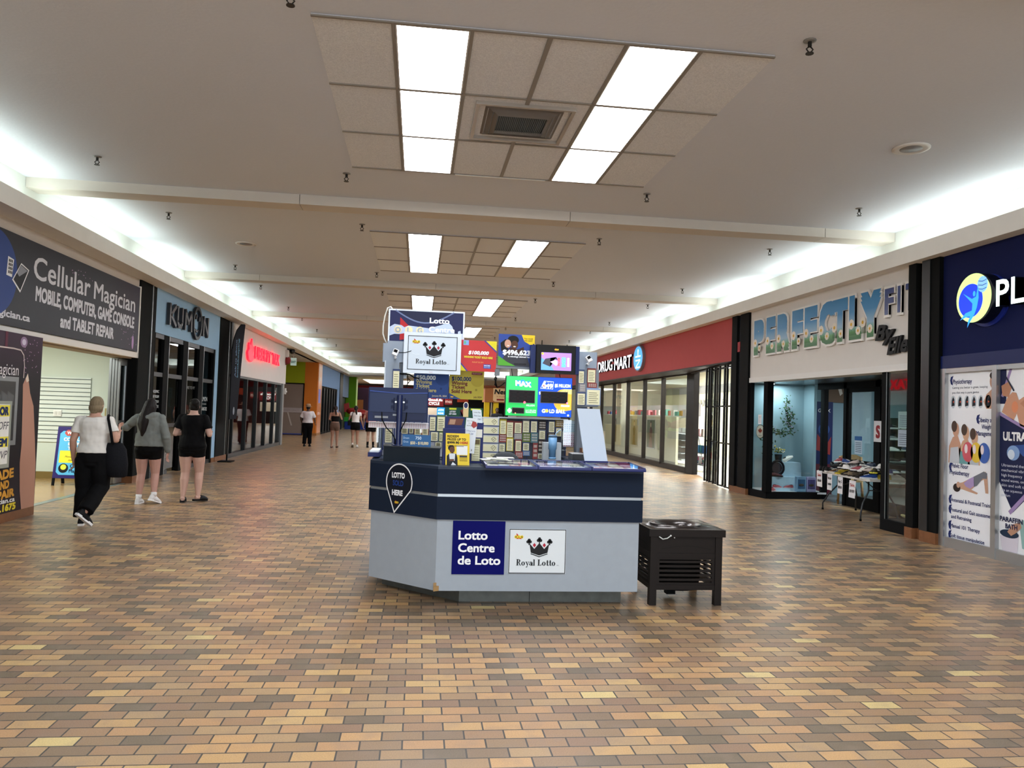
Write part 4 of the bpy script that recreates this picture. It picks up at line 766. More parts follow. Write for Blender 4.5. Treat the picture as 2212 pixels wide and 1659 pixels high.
for r, (cc, z, nn) in enumerate(((0.1, 0.712, 12), (0.34, 0.712, 12), (0.58, 0.712, 11), (0.22, 0.795, 9), (0.46, 0.795, 9), (0.35, 0.875, 6))):
    for i in range(nn):
        a = 1.93-i*(1.86/nn)-0.05; up, so, nm = cols[(i*3+r*5) % len(cols)] if r != 0 else cols[[0, 0, 2, 4, 5, 6, 7, 10, 10, 11, 7, 12][i]]
        if r == 3: up, so, nm = cols[[1, 0, 2, 8, 13, 9, 8, 15, 14][i]]
        if r == 4: up, so, nm = cols[[0, 3, 8, 8, 13, 8, 15, 14, 12][i]]
        h = math.atan2(e.y, e.x)+rng.uniform(-0.28, 0.28)+(PI if rng.random() < 0.6 else 0) if r < 3 else math.atan2(d.y, d.x)+rng.uniform(-0.3, 0.3)+(PI if rng.random() < 0.5 else 0)
        x, y, zz = tp(a+rng.uniform(-.02, .02), cc+rng.uniform(-.02, .02), z)
        row = ['front edge row', 'middle row', 'back row', 'upper front layer', 'upper back layer', 'heap top'][r]
        shoe(x, y, zz, h, up, so, '%s shoe, %s from far end, %s of the sale table' % (nm, ORD[i], row), tilt=rng.uniform(-.12, .12) if r > 2 else 0, roll=0, s=0.97)
# chair behind the table
t = thing('wicker_chair', 'tan wicker backed bentwood chair standing behind the sale table', 'chair', (8.55, 13.95, 0))
WD = M('9c7a4c', 0.5); WK = M('a58a62', 0.7, noise=0.3, scale=60)
def rc(x, y): a = -0.5; return (8.62+x*math.cos(a)-y*math.sin(a), 14.6+x*math.sin(a)+y*math.cos(a))
for x, y, h in ((-.2, -.2, .46), (.2, -.2, .46), (-.2, .2, .93), (.2, .2, .93)):
    p = rc(x, y); q = rc(x*1.15, y*1.15); b = B(); b.tube([(q[0], q[1], 0), (p[0], p[1], .46), (p[0], p[1], h)], 0.018, WD); b.build('leg', t)
b = B(); pts = [rc(.23*math.cos(2*PI*i/16), .23*math.sin(2*PI*i/16)) for i in range(16)]; b.prism(pts, 0.44, 0.48, WK); b.build('seat', t)
b = B(); q0, q1 = rc(-.22, .2), rc(.22, .2)
pts = [(-.22, .55), (.22, .55), (.23, .8), (.19, .93), (.1, .97), (-.1, .97), (-.19, .93), (-.23, .8)]
b.T = frame((*rc(0, .21), 0), (q1[0]-q0[0], q1[1]-q0[1], 0)); b.prism(pts, -.012, .012, WK); b.build('backrest', t)
# display window contents
t = thing('flower_garland', 'trailing vine garland with small mauve flowers on the blue display wall', 'garland', (7.9, 16.1, 0.9))
b = B(); path = [(8.0, 16.1, 2.1), (7.98, 16.1, 1.85), (8.08, 16.1, 1.7), (8.0, 16.1, 1.55), (8.1, 16.1, 1.4), (7.9, 16.1, 1.35), (7.7, 16.08, 1.38), (7.5, 16.0, 1.45), (7.42, 15.9, 1.3), (7.5, 15.9, 1.1), (7.48, 15.85, 0.9)]
b.tube(path, 0.008, M('4a5a34'), 5); b.build('stem', t)
b = B(); rg = random.Random(9)
for i in range(330):
    u = rg.random()*(len(path)-1.001); j = int(u); f = u-j; p = Vector(path[j]).lerp(Vector(path[j+1]), f)+Vector((rg.gauss(0, .055), -abs(rg.gauss(0.03, .03)), rg.gauss(0, .05)))
    a = rg.random()*6.28; s_ = rg.uniform(.015, .03); u_ = Vector((math.cos(a), rg.uniform(-.4, .4), math.sin(a))); v_ = Vector((-math.sin(a), rg.uniform(-.4, .4), math.cos(a)))
    b.add([tuple(p-u_*s_*1.4), tuple(p-v_*s_*.6), tuple(p+u_*s_*1.4), tuple(p+v_*s_*.6)], [(0, 1, 2, 3)], M(rg.choice(['3f5c3a', '2f4a30', '50704a'])))
o = b.build('leaves', t); o['kind'] = 'stuff'
b = B()
for i in range(70):
    u = rg.random()*(len(path)-1.001); j = int(u); f = u-j; p = Vector(path[j]).lerp(Vector(path[j+1]), f)+Vector((rg.gauss(0, .05), -.05, rg.gauss(0, .05))); b.ball(tuple(p), 0.012, M('9f8fae'), n=6, k=4)
o = b.build('flowers', t); o['kind'] = 'stuff'
t = thing('round_plaque', 'round white plaque with a red maple leaf behind the display glass', 'sign', (7.2, 15.6, 1.2))
T = FR(7.15, 0, 0); b = B(T); b.disc(-15.58, 1.365, 0.2, M('2a2c33'), -0.02, 0.145, 28, d=0.01); b.disc(-15.58, 1.365, 0.185, M('e2e0dc'), -0.01, 0.132, 28, d=0.003); b.build('plate', t)
leaf = [(0, 1), (.2, .62), (.42, .72), (.34, .28), (.62, .5), (.68, .34), (1, .3), (.86, .1), (.95, 0), (.5, -.38), (.55, -.52), (.1, -.46), (.06, -.9), (-.06, -.9), (-.1, -.46), (-.55, -.52), (-.5, -.38), (-.95, 0), (-.86, .1), (-1, .3), (-.68, .34), (-.62, .5), (-.34, .28), (-.42, .72), (-.2, .62)]
b = B(T); b.flat([(-15.58+x*.1, 1.38+y*.075) for x, y in leaf], M('b03238'), -.006)
for i in range(10): a = PI*(0.1+0.8*i/9); b.disc(-15.58+.155*math.cos(a), 1.365+.11*math.sin(a), .007, M('2a3a5a'), -.006, n=6)
b.text('CANADA', -15.58, 1.265, .03, M('2a3a5a'), -.006, align='C', w=.17); b.build('printed_face', t)
t = thing('window_notice', 'small white printed notice taped to the display glass above the maple leaf plaque', 'paper', (7.14, 15.5, 1.52)); b = B(FR(7.12, 0, 0)); b.box((-15.6, 1.52, 0), (-15.45, 1.72, .003), M('e4e6ea')); b.build('sheet', t)
b = B(FR(7.1165, 0, 0)); [b.rect(-15.58, 1.55+i*.025, -15.48, 1.557+i*.025, M('8d8f99')) for i in range(6)]; b.build('lettering', t)
t = thing('display_steps', 'stepped display stand draped in pale blue cloth in the shop window', 'display stand', (7.9, 15.85, .14))
CL = M('a9c3d6', 0.8, noise=0.1, scale=8)
b = B(); b.box((7.65, 15.75, .14), (8.2, 16.15, .72), CL, .03); b.box((7.45, 15.6, .14), (8.3, 15.8, .42), CL, .03); b.box((7.4, 15.45, .14), (8.25, 15.62, .2), CL, .02); b.build('draped_cloth', t)
t = thing('flower_pot', 'dark pot of yellow and white flowers on top of the blue draped stand', 'plant', (7.75, 15.95, .72))
b = B(); b.lathe([(.06, 0), (.075, .12), (.08, .16)], M('20232a'), (7.75, 15.95, .72), 16); b.build('pot', t)
b = B()
for i in range(60):
    p = (7.75+rg.gauss(0, .06), 15.93+rg.gauss(0, .04), .92+abs(rg.gauss(0, .05))); b.ball(p, rg.uniform(.012, .02), M(rg.choice(['d6c24a', 'e8e2d0', '4e6e3a', '5a7a44'])), n=6, k=4)
o = b.build('flowers', t); o['kind'] = 'stuff'
shoe(7.92, 15.85, .775, 0.3, 'e6e4e0', 'f0efec', 'white trainer standing on top of the blue draped display stand', 'shoes in the display window', tilt=-.5)
shoe(7.55, 15.665, .422, -.4, '5a2a34', '241a1e', 'dark red trainer on the middle step of the blue draped stand', 'shoes in the display window', s=1.1)
shoe(7.53, 15.525, .202, .1, 'b0525e', 'd9a0a8', 'pink trainer on the left of the bottom step in the display window', 'shoes in the display window', s=.75)
shoe(7.78, 15.525, .202, 3.0, 'b0525e', 'd9a0a8', 'pink trainer facing its pair on the bottom step of the display window', 'shoes in the display window', s=.75)
shoe(7.24, 15.55, .142, 1.2, 'c0606e', 'e0b0b6', 'pink trainer alone by the drugstore end of the display window', 'shoes in the display window')
shoe(7.35, 15.35, .142, .9, 'd06a72', 'e8c4c8', 'coral trainer behind the corner post of the display window', 'shoes in the display window')
t = thing('tyre_ring', 'round dark wreath leaning on the blue draped stand behind a trainer', 'wreath', (7.6, 15.55, .42))
b = B(); b.tube([(7.62+.14*math.cos(2*PI*i/20), 15.715, .602+.15*math.sin(2*PI*i/20)) for i in range(21)], .025, M('23202a', 0.8)); b.build('ring', t); b = B(); b.disc(0, 0, .12, M('4a3c48'), n=20); b.v = [(7.62+v[0], 15.735, .602+v[1]) for v in b.v]; b.build('backing', t)
for i, (x, c, c2, lab) in enumerate(((7.98, '7fa4c8', '2f5f8f', 'blue printed shoe box with a dark shoe picture at the display window floor'), (8.2, 'a8a4d2', '5a4f8f', 'lilac printed shoe box beside the blue one on the display window floor'))):
    t = thing('shoe_box', lab, 'box', (x, 15.42, .142)); b = B(); b.box((x-.1, 15.355, .142), (x+.1, 15.445, .45), M(c)); b.build('carton', t)
    b = B(FC(0, 15.354, 0)); b.rect(x-.08, .2, x+.08, .4, M(c2)); b.ell((x, .28, .0), Matrix.Identity(3), .06, .03, .002, M('4a4038'), 10, 4); b.text('MEPHISTO', x, .42, .02, M('23325a'), .001, align='C', w=.14); b.build('printed_face', t)
t = thing('roller_banner', 'navy roller banner with white lettering standing behind the display window', 'banner', (8.75, 15.9, 0))
b = B(FC(0, 15.9, 0)); b.box((8.55, .05, 0), (8.95, 2.05, .006), M('1f2f66')); b.disc(8.75, 1.45, .13, M('3a5aa0'), .007); b.disc(8.75, 1.45, .09, M('1f2f66'), .008); b.flat([(8.58, 1.0), (8.9, .9), (8.92, 1.3), (8.8, 1.1), (8.6, 1.35)], M('a03a3a'), .007); b.rect(8.55, .05, 8.95, .7, M('6a2a3a'), .007); b.text('GEOX', 8.75, 1.82, .08, WT, .008, align='C', w=.28); b.build('print', t); b = B(); b.box((8.53, 15.85, 0), (8.97, 15.95, .05), SILVER); b.build('base', t)
t = thing('wall_picture', 'brown framed picture above the open shop doorway, partly hidden by the header', 'picture', (9.25, 16.15, 2.1)); b = B(); b.box((8.85, 16.16, 2.05), (9.5, 16.2, 2.75), M('7a6350')); b.build('canvas', t); b = B(FC(0, 16.158, 0)); b.flat([(9.1, 2.7), (9.2, 2.7), (9.32, 2.25), (9.26, 2.2)], M('d8d0c4')); b.build('printed_artwork', t)
t = thing('light_switch', 'white rectangular wall switch on the blue wall in the shop doorway', 'switch', (9.45, 16.18, 1.05)); b = B(); b.box((9.4, 16.185, 1.05), (9.5, 16.2, 1.22), M('e6e6e4')); b.build('plate', t); b = B(); b.box((9.435, 16.18, 1.1), (9.465, 16.185, 1.17), M('d0d0ce')); b.build('rocker', t)
# shoe wall inside
t = thing('shoe_shelf', 'dark wall rack of slatted shoe shelves inside the shoe shop', 'shelf', (11.5, 15.4, 0))
b = B(); b.box((10.2, 16.1, .2), (12.6, 16.2, 1.75), M('2c3a3c')); b.build('back_panel', t)
for i in range(6): b = B(); b.box((10.2, 15.86, .3+i*.24), (12.6, 16.1, .315+i*.24), M('8a9490', 0.4)); b.build('shelf_board', t)
cs = [('2b2e36', 'd8d8d6', 'dark'), ('e2e2e0', 'efefec', 'white'), ('50607e', 'e6e6e4', 'navy'), ('8a8d90', 'e0e0de', 'grey'), ('3a3634', '2a2624', 'black')]
for i in range(6):
    for j in range(6):
        up, so, nm = cs[(i*2+j) % 5]; shoe(10.4+j*.37, 15.98, .316+i*.24, -PI/2+.9, up, so, '%s shoe, %s from left, %s shelf up, inside the shoe shop' % (nm, ORD[j], ORD[i]), 'shoes on the rack in the shoe shop')
t = thing('door_sign', 'white sheet with a red letter S on the shoe shop door', 'sign', (8.27, 12.95, 1.3)); b = B(FR(8.28, 0, 0)); b.box((-13.28, 1.28, 0), (-13.02, 1.66, .004), M('dfe0e4')); b.build('sheet', t); b = B(FR(8.275, 0, 0)); b.text('S', -13.15, 1.36, .22, M('a8323a'), 0, align='C', bold=.05, w=.13); b.build('lettering', t)
t = thing('door_notice', 'small blue and white opening times notice on the left shoe shop door', 'paper', (8.27, 13.75, 1.05)); b = B(FR(8.31, 0, 0)); b.box((-13.95, 1.02, 0), (-13.7, 1.36, .004), M('b5cde0')); b.rect(-13.95, 1.28, -13.7, 1.36, M('3a6fb0'), .005)
for i in range(6): b.rect(-13.92, 1.06+i*.034, -13.73, 1.07+i*.034, M('4a5f7a'), .005)
b.build('sheet', t)
for i, z in enumerate((1.28, 1.55)):
    t = thing('door_notice', ['white printed notice lower on the near display glass of the shoe shop', 'pale printed notice higher on the near display glass of the shoe shop'][i], 'paper', (7.13, 10.65, z)); b = B(FR(7.12, 0, 0)); b.box((-10.8, z, 0), (-10.5, z+.25, .003), M('c9cfe6' if i == 0 else 'a9c4cc')); b.build('sheet', t)
    b = B(FR(7.116, 0, 0)); [b.rect(-10.77, z+.03+q*.03, -10.55, z+.038+q*.03, M('6a6f8a')) for q in range(6)]; b.build('lettering', t)
t = thing('display_clothing', 'folded yellow and white scarf on the floor of the near display window', 'scarf', (7.5, 10.75, .17))
b = B(); rg = random.Random(4)
for i in range(16): b.ell((7.3+rg.random()*.4, 10.55+rg.random()*.4, .19+rg.random()*.1), Matrix.Rotation(rg.random()*3, 3, 'Z') @ Matrix.Rotation(rg.random(), 3, 'Y'), .1, .05, .025, M(rg.choice(['d9c98a', 'e6e2d4', 'c9a83a', '3a3a3c'])), 10, 5)
b.build('cloth', t)
t = thing('stock_cartons', 'stacked brown cardboard carton behind the shoe shop door glass', 'box', (8.9, 12.6, 0)); b = B(); b.box((8.7, 12.4, 0), (9.2, 12.95, 1.45), M('8d6f48', 0.8)); b.build('carton', t)
t = thing('window_spotlight', 'small bright ceiling spotlight at the corner of the display window', 'light', (7.35, 15.5, 2.36)); b = B(); b.cyl((7.35, 15.5, 2.4), (7.35, 15.5, 2.37), .06, M('f8fbff', emit=8), 16); b.build('lens', t); b = B(); b.lathe([(.062, 2.38), (.075, 2.375), (.075, 2.4)], SILVER, (7.35, 15.5, 0), 16); b.build('trim_ring', t)

# --- drugstore
b = B(); RW = M('c05a5b', 0.7, noise=0.04, scale=4); b.box((7.05, 16.78, 2.93), (7.4, 40.0, ZS), RW); b.box((7.04, 16.78, 2.9), (7.9, 40, 2.93), M('38302e', 0.5)); struct(b.build('wall_right'))
b = B(); b.box((7.06, 40.0, 0), (7.4, 57.9, ZS), M('b3aba1', 0.8)); struct(b.build('wall_right'))
s = thing('shop_sign', 'lit white DRUG MART letters with a round blue logo on the red wall', 'sign', (6.98, 27, 3.0)); T = FR(7.05, 0, 0)
LT = M('f4f8ff', 0.4, emit=1.6)
b = B(T); b.text('DRUG', -29.97, 3.27, .42, M('30282a'), 0.0, .06, w=2.35, bold=.02); b.text('DRUG', -29.97, 3.27, .42, LT, .065, w=2.3, bold=.012); b.build('lettering', s)
b = B(T); b.text('MART', -27.38, 3.24, .44, M('30282a'), 0.0, .06, w=2.3, bold=.02); b.text('MART', -27.38, 3.24, .44, LT, .065, w=2.25, bold=.012); b.build('lettering', s)
b = B(T); b.disc(-24.25, 3.47, .56, M('8a7f86', 0.4), 0, .42, 36, d=.09); b.disc(-24.25, 3.47, .5, M('4a9fe6', 0.4, emit=.9), .092, .38, 36); W2 = M('dff0ff', emit=.9)
b.rect(-24.55, 3.5, -23.95, 3.55, W2, .094); b.disc(-24.25, 3.7, .07, W2, .094, .06); b.line([(-24.5, 3.4), (-24.0, 3.4), (-24.48, 3.17), (-24.0, 3.17)], .05, W2, .094); b.line([(-24.25, 3.56), (-24.25, 3.62)], .1, W2, .094); b.build('logo', s)
s = struct(bpy.data.objects.new('window_7', None)); COL.objects.link(s); s.location = (7.8, 28, 0); s['_o'] = (7.8, 28, 0)
BR = M('3a322d', 0.4, 0.3); b = B(); b.box((7.76, 21.25, 0), (7.92, 21.85, 3.0), M('2a2726', 0.4, 0.3)); b.box((7.76, 21.8, 0), (7.88, 40, .16), BR); b.box((7.76, 21.8, 2.86), (7.88, 40, 3.0), BR)
for y in (24.2, 26.25, 28.4, 30.5, 32.6, 34.7, 36.8): b.box((7.76, y-.055, .1), (7.88, y+.055, 2.9), BR)
b.build('window_frame', s); b = B(); b.box((7.82, 21.85, .16), (7.83, 40, 2.86), GLASS); b.build('window_glass', s)
b = B(); CR = M('dcd6bd', 0.7); b.box((12.9, 16.9, 0), (13, 40, 3.9), M('e0dcc4', 0.7)); b.box((8.62, 25.2, 0), (8.7, 40, 1.62), CR); b.box((8.61, 25.2, 0), (8.62, 40, .1), M('8d8a82')); b.box((8.2, 30.9, .0), (8.6, 31.5, 2.95), M('e4dfc9', 0.7)); b.box((12.85, 16.9, 2.75), (12.9, 40, 3.1), M('9a9a98', 0.7)); b.box((7.9, 16.33, 0), (13, 16.45, 3.9), M('d8d4c4', 0.7)); b.box((7.9, 39.9, 0), (13, 40, 3.9), M('d8d4c4', 0.7)); struct(b.build('wall_right'))
b = B(FR(12.84, 0, 0)); GT = M('8f918f'); b.text('SNACKS &', -35.2, 2.15, .34, GT, w=3.9, bold=.02); struct(b.build('trim_%d' % n)); n += 1
b = B(FR(8.6, 0, 0)); b.text('Your life store', -36, 2.2, .2, GT); b.v = [(12.84, v[1]+13, v[2]+.05) for v in b.v]; struct(b.build('trim_%d' % n)); n += 1
for i, (y0, c1, c2) in enumerate(((27.47, '7a5a4c', '9a7a66'), (29.7, '5a4838', '7d6648'), (32.7, '45403e', '6c6058'))):
    t = thing('beauty_poster', ['framed fashion poster of a standing figure, nearest the entrance on the cream drugstore wall', 'framed brown fashion poster, second along the cream drugstore wall', 'framed dark fashion poster, third along the cream drugstore wall beyond the pillar'][i], 'poster', (8.58, y0+.5, .42)); b = B(FR(8.62, 0, 0)); b.box((-y0-1.05, .42, 0), (-y0, 1.52, .02), M('cfcac2', 0.4)); b.build('frame', t)
    b = B(FR(8.598, 0, 0)); x = -y0-.52; b.rect(-y0-1.0, .46, -y0-.05, 1.48, M('9c988c' if i else '77806a')); b.flat([(x-.22, .46), (x+.22, .46), (x+.16, .9), (x+.2, 1.1), (x+.06, 1.22), (x-.06, 1.22), (x-.2, 1.1), (x-.14, .9)], M(c1), .001); b.flat([(x-.24, .46), (x+.26, .46), (x+.1, .85), (x-.1, .85)], M(c2), .002); b.disc(x, 1.3, .07, M('c9a890'), .002, .09); b.disc(x, 1.35, .085, M('5a4334'), .0015, .09); b.build('printed_artwork', t)
t = thing('product_shelf', 'long white drugstore shelf above the cream wall', 'shelf', (9.0, 30, 1.6)); b = B(); b.box((8.75, 24.5, 1.6), (9.2, 38, 1.66), M('dcdcd8')); b.build('shelf_board', t); b = B(); b.box((9.2, 24.5, 1.62), (9.25, 38, 2.05), M('e2e2de')); b.build('back_panel', t)
rg = random.Random(11); pc = [('c05058', 'red'), ('d88a90', 'pink'), ('5a6f9a', 'blue'), ('e0d8d0', 'white'), ('6aa59a', 'teal'), ('3a3a40', 'dark'), ('c8a050', 'gold')]
q = 0
for i in range(26):
    y = 24.8+i*.42; c, nm = pc[rg.randrange(7)]; hh = rg.uniform(.12, .24); t = B(); t.box((8.8, y, 1.662), (8.95, y+rg.uniform(.16, .34), 1.66+hh), M(c)); o = t.build('product_package'); tag(o, '%s package, %s one from the entrance on the shelf over the cream wall' % (nm, ordw(i)), 'package', 'packages on the drugstore shelf')
t = thing('cosmetics_rack', 'white and pink stepped cosmetics rack behind the drugstore window', 'rack', (8.95, 26.4, 0)); b = B(); b.box((8.9, 25.4, .15), (9.25, 27.5, .2), M('c2c6ca')); b.box((9.22, 25.4, .15), (9.25, 27.5, 1.25), M('dfe2e4')); b.build('body', t); b = B(); b.box((8.85, 26.55, .2), (8.9, 26.95, 1.2), M('cf5a78')); b.build('pink_panel', t)
for i in range(4): b = B(); b.box((8.88, 25.4, .38+i*.22), (9.22, 27.5, .4+i*.22), M('b9c0c6')); b.build('shelf_board', t)
t = thing('gift_bag_rack', 'silver wire rack of gift bags inside the drugstore entrance', 'rack', (8.5, 22.5, 0)); SV = M('9aa0a4', 0.3, 0.8); b = B()
for y in (21.95, 23.05):
    b.tube([(8.35, y, 0), (8.6, y+.1, 1.1)], .014, SV, 6); b.tube([(8.8, y, 0), (8.62, y+.1, 1.1)], .014, SV, 6)
for z in (.2, .55, 1.05): b.box((8.35, 21.95, z), (8.75, 23.1, z+.015), SV)
b.build('wire_frame', t)
for i, (y, z, c, nm) in enumerate(((22.0, .57, '2f6fae', 'blue'), (22.2, .57, '3a8a9a', 'teal'), (22.4, .57, '4a90c0', 'light blue'), (22.65, .57, 'd8d4d0', 'white'), (22.0, .215, 'e6e2e0', 'spotted'), (22.4, .215, 'ece8e6', 'spotted white'), (22.75, .215, 'd88aa0', 'pink'), (22.1, 1.065, 'c8b8a8', 'tan'), (22.4, 1.065, 'd0a8a8', 'rose'), (22.7, 1.065, 'e0dcd8', 'cream'))):
    hh = .25 if z < .3 else .22; t = thing('gift_bag', '%s gift bag on the %s of the silver rack, %s along' % (nm, ['bottom shelf', 'middle shelf', 'top shelf'][0 if z < .3 else (1 if z < 1 else 2)], ORD[i % 4]), 'bag', (8.5, y+.08, z), 'gift bags on the wire rack'); y += .09; z += .002; b = B(); b.box((8.42, y, z), (8.54, y+.17, z+hh), M(c), .008)
    if 'spotted' in nm:
        for r in range(10): b.cyl((8.421, y+.02+rg.random()*.13, z+.03+rg.random()*.2), (8.416, y+.02+rg.random()*.13, z+.03+rg.random()*.2), .014, M(rg.choice(['c04a6a', '3a8a5a', '4a5ab0', '2a2a30'])), 8)
    b.build('paper_bag', t); b = B(); b.tube([(8.48, y+.04, z+hh), (8.48, y+.06, z+hh+.06), (8.48, y+.11, z+hh+.06), (8.48, y+.13, z+hh)], .004, M('e8e4e0'), 5); b.build('handle', t)
t = thing('greeting_shelf', 'tall white drugstore shelving unit seen through the entrance', 'shelf', (10.6, 21, 0)); b = B(); b.box((10.8, 18.4, 0), (10.85, 24.5, 1.8), M('e6e6e2')); b.build('back_panel', t)
for i in range(6): b = B(); b.box((10.4, 18.4, .1+i*.32), (10.8, 24.5, .12+i*.32), M('d4d4d0')); b.build('shelf_board', t)
for i in range(5):
    for j in range(13):
        y = 18.5+j*.45; c, nm = pc[rg.randrange(7)]; o = B(); o.box((10.45, y, .122+i*.32), (10.7, y+.36, .12+i*.32+rg.uniform(.14, .26)), M(c)); o = o.build('product_package'); tag(o, '%s package, %s from the gate, %s shelf up, inside the drugstore' % (nm, ORD[j], ORD[i]), 'package', 'packages on the white shelving unit')
t = thing('wicker_basket', 'brown woven bin behind the folding gate at the drugstore entrance', 'basket', (8.0, 17.6, 0)); b = B(); b.lathe([(.26, 0), (.3, .5), (.31, .78)], M('6a5a4a', 0.9, noise=.3, scale=40), (8.0, 17.6, 0), 20); b.build('woven_body', t); b = B(); b.tube([(8+.31*math.cos(2*PI*i/20), 17.6+.31*math.sin(2*PI*i/20), .78) for i in range(21)], .02, M('7a6a58'), 6); b.build('rim', t)
# folding gate
t = thing('folding_gate', 'black folding security gate half drawn across the drugstore entrance', 'gate', (7.15, 17.8, 0)); GB = M('191818', 0.4, 0.3)
pts = [(7.02, 16.8), (7.04, 17.1), (7.1, 17.4), (7.08, 17.65), (7.18, 17.9), (7.14, 18.1), (7.28, 18.3), (7.18, 18.45), (7.34, 18.6), (7.22, 18.7), (7.36, 18.82), (7.24, 18.92), (7.36, 19.05)]
for i, (x, y) in enumerate(pts):
    b = B(); b.box((x-.02, y-.022, .03), (x+.02, y+.022, 2.86), GB); b.build('upright', t)
for i in range(len(pts)-1):
    b = B(); p, q = Vector((*pts[i], 0)), Vector((*pts[i+1], 0))
    for z in (.05, 1.04, 1.9, 2.8): b.tube([(p.x, p.y, z), (q.x, q.y, z)], .018, GB, 6)
    o = b.build('cross_rail', t)
    b = B(); dd = (q-p).normalized(); nn = Vector((-dd.y, dd.x, 0))*.004; b.add([tuple(p+nn+Vector((0, 0, .06))), tuple(q+nn+Vector((0, 0, .06))), tuple(q+nn+Vector((0, 0, 2.8))), tuple(p+nn+Vector((0, 0, 2.8)))], [(0, 1, 2, 3)], GLASS); b.build('clear_pane', t)
b = B(); b.tube([(7.0, 16.78, 2.88), (7.1, 17.6, 2.88), (7.3, 18.8, 2.88), (7.7, 21.3, 2.88)], .03, GB, 6); b.build('top_track', t)
# ================================================================ THE LOTTERY KIOSK
NAVY = M('1f2b40', 0.7, noise=0.06, scale=6); KGREY = M('9aa3ad', 0.6, noise=0.05, scale=14); ROYAL = M('14226b', 0.45); ROY2 = M('1c2a78', 0.35)
k = thing('kiosk_counter', 'navy and grey lottery kiosk counter with a chamfered corner in mid mall', 'kiosk', (0.75, 7.4, 0))
def ring_poly(g):   # outer plan, inset by g
    return [(0.175+g*0.41, 6.26+g), (1.872-g, 6.26+g), (1.872-g, 8.7-g), (-0.395+g, 8.7-g), (-0.395+g, 6.81+g*0.41)]
def shell(b, g, z0, z1, m, t=0.03):
    o = ring_poly(g); i = ring_poly(g+t); n5 = 5
    for a in range(5):
        c = (a+1) % 5
        b.add([(*o[a], z0), (*o[c], z0), (*o[c], z1), (*o[a], z1), (*i[a], z0), (*i[c], z0), (*i[c], z1), (*i[a], z1)], [(0, 1, 2, 3), (5, 4, 7, 6), (3, 2, 6, 7), (1, 0, 4, 5)], m)
b = B(); shell(b, 0.0, 0.927, 1.125, NAVY); b.build('upper_band', k)
b = B(); shell(b, 0.0, 0.722, 0.903, NAVY); b.build('lower_band', k)
b = B(); shell(b, 0.012, 0.903, 0.927, M('9fa6ab', 0.35, 0.6)); b.build('metal_strip', k)
b = B(); shell(b, 0.022, 0.15, 0.722, KGREY); b.build('body_panel', k)
b = B(); b.prism([(0.172, 6.255), (0.19, 6.278), (0.2, 6.283), (0.215, 6.282)], 0.15, 0.19, M('a5855a')); b.prism([(0.17, 6.272), (0.195, 6.281), (0.19, 6.285)], 0.15, 0.215, M('a5855a')); b.build('chipped_corner', k)
b = B(); b.prism([(0.395, 6.55), (1.785, 6.55), (1.785, 8.45), (-0.27, 8.45), (-0.27, 7.19)], 0, 0.15, M('6d706c', 0.5, 0.5, noise=0.3, scale=12)); b.build('plinth', k)
b = B(); b.box((0.99, 6.545, 0.0), (0.993, 6.551, 0.15), BLACK); b.build('plinth_seam', k)
o = ring_poly(0.0); b = B(); b.prism([o[0], o[1], (o[1][0], 6.95), (0.3, 6.95), (0.12, 7.1), (0.12, 8.7), o[3], o[4]], 1.125, 1.147, M('2a374c', 0.4)); b.build('countertop', k)
b = B(); b.box((0.12, 8.2, 1.05), (1.872, 8.7, 1.08), M('2a374c', 0.45)); b.box((1.5, 6.95, 1.125), (1.872, 8.2, 1.147), M('2a374c', 0.45)); b.build('back_counter', k)
# signs on the front of the counter
WHT = M('eceef2', 0.5)
t = thing('counter_sign', 'square blue Lotto Centre de Loto panel on the grey front of the kiosk', 'sign', (0.52, 6.27, 0.285)); b = B(); b.box((0.311, 6.272, 0.285), (0.735, 6.2815, 0.712), M('080d70', 0.75)); b.build('panel', t)
b = B(FC(0, 6.2715, 0))
for tx, z, w in (('Lotto', 0.565, 0.235), ('Centre', 0.465, 0.295), ('de Loto', 0.365, 0.345)): b.text(tx, 0.358, z, 0.07, WHT, w=w, bold=0.028)
b.build('lettering', t)

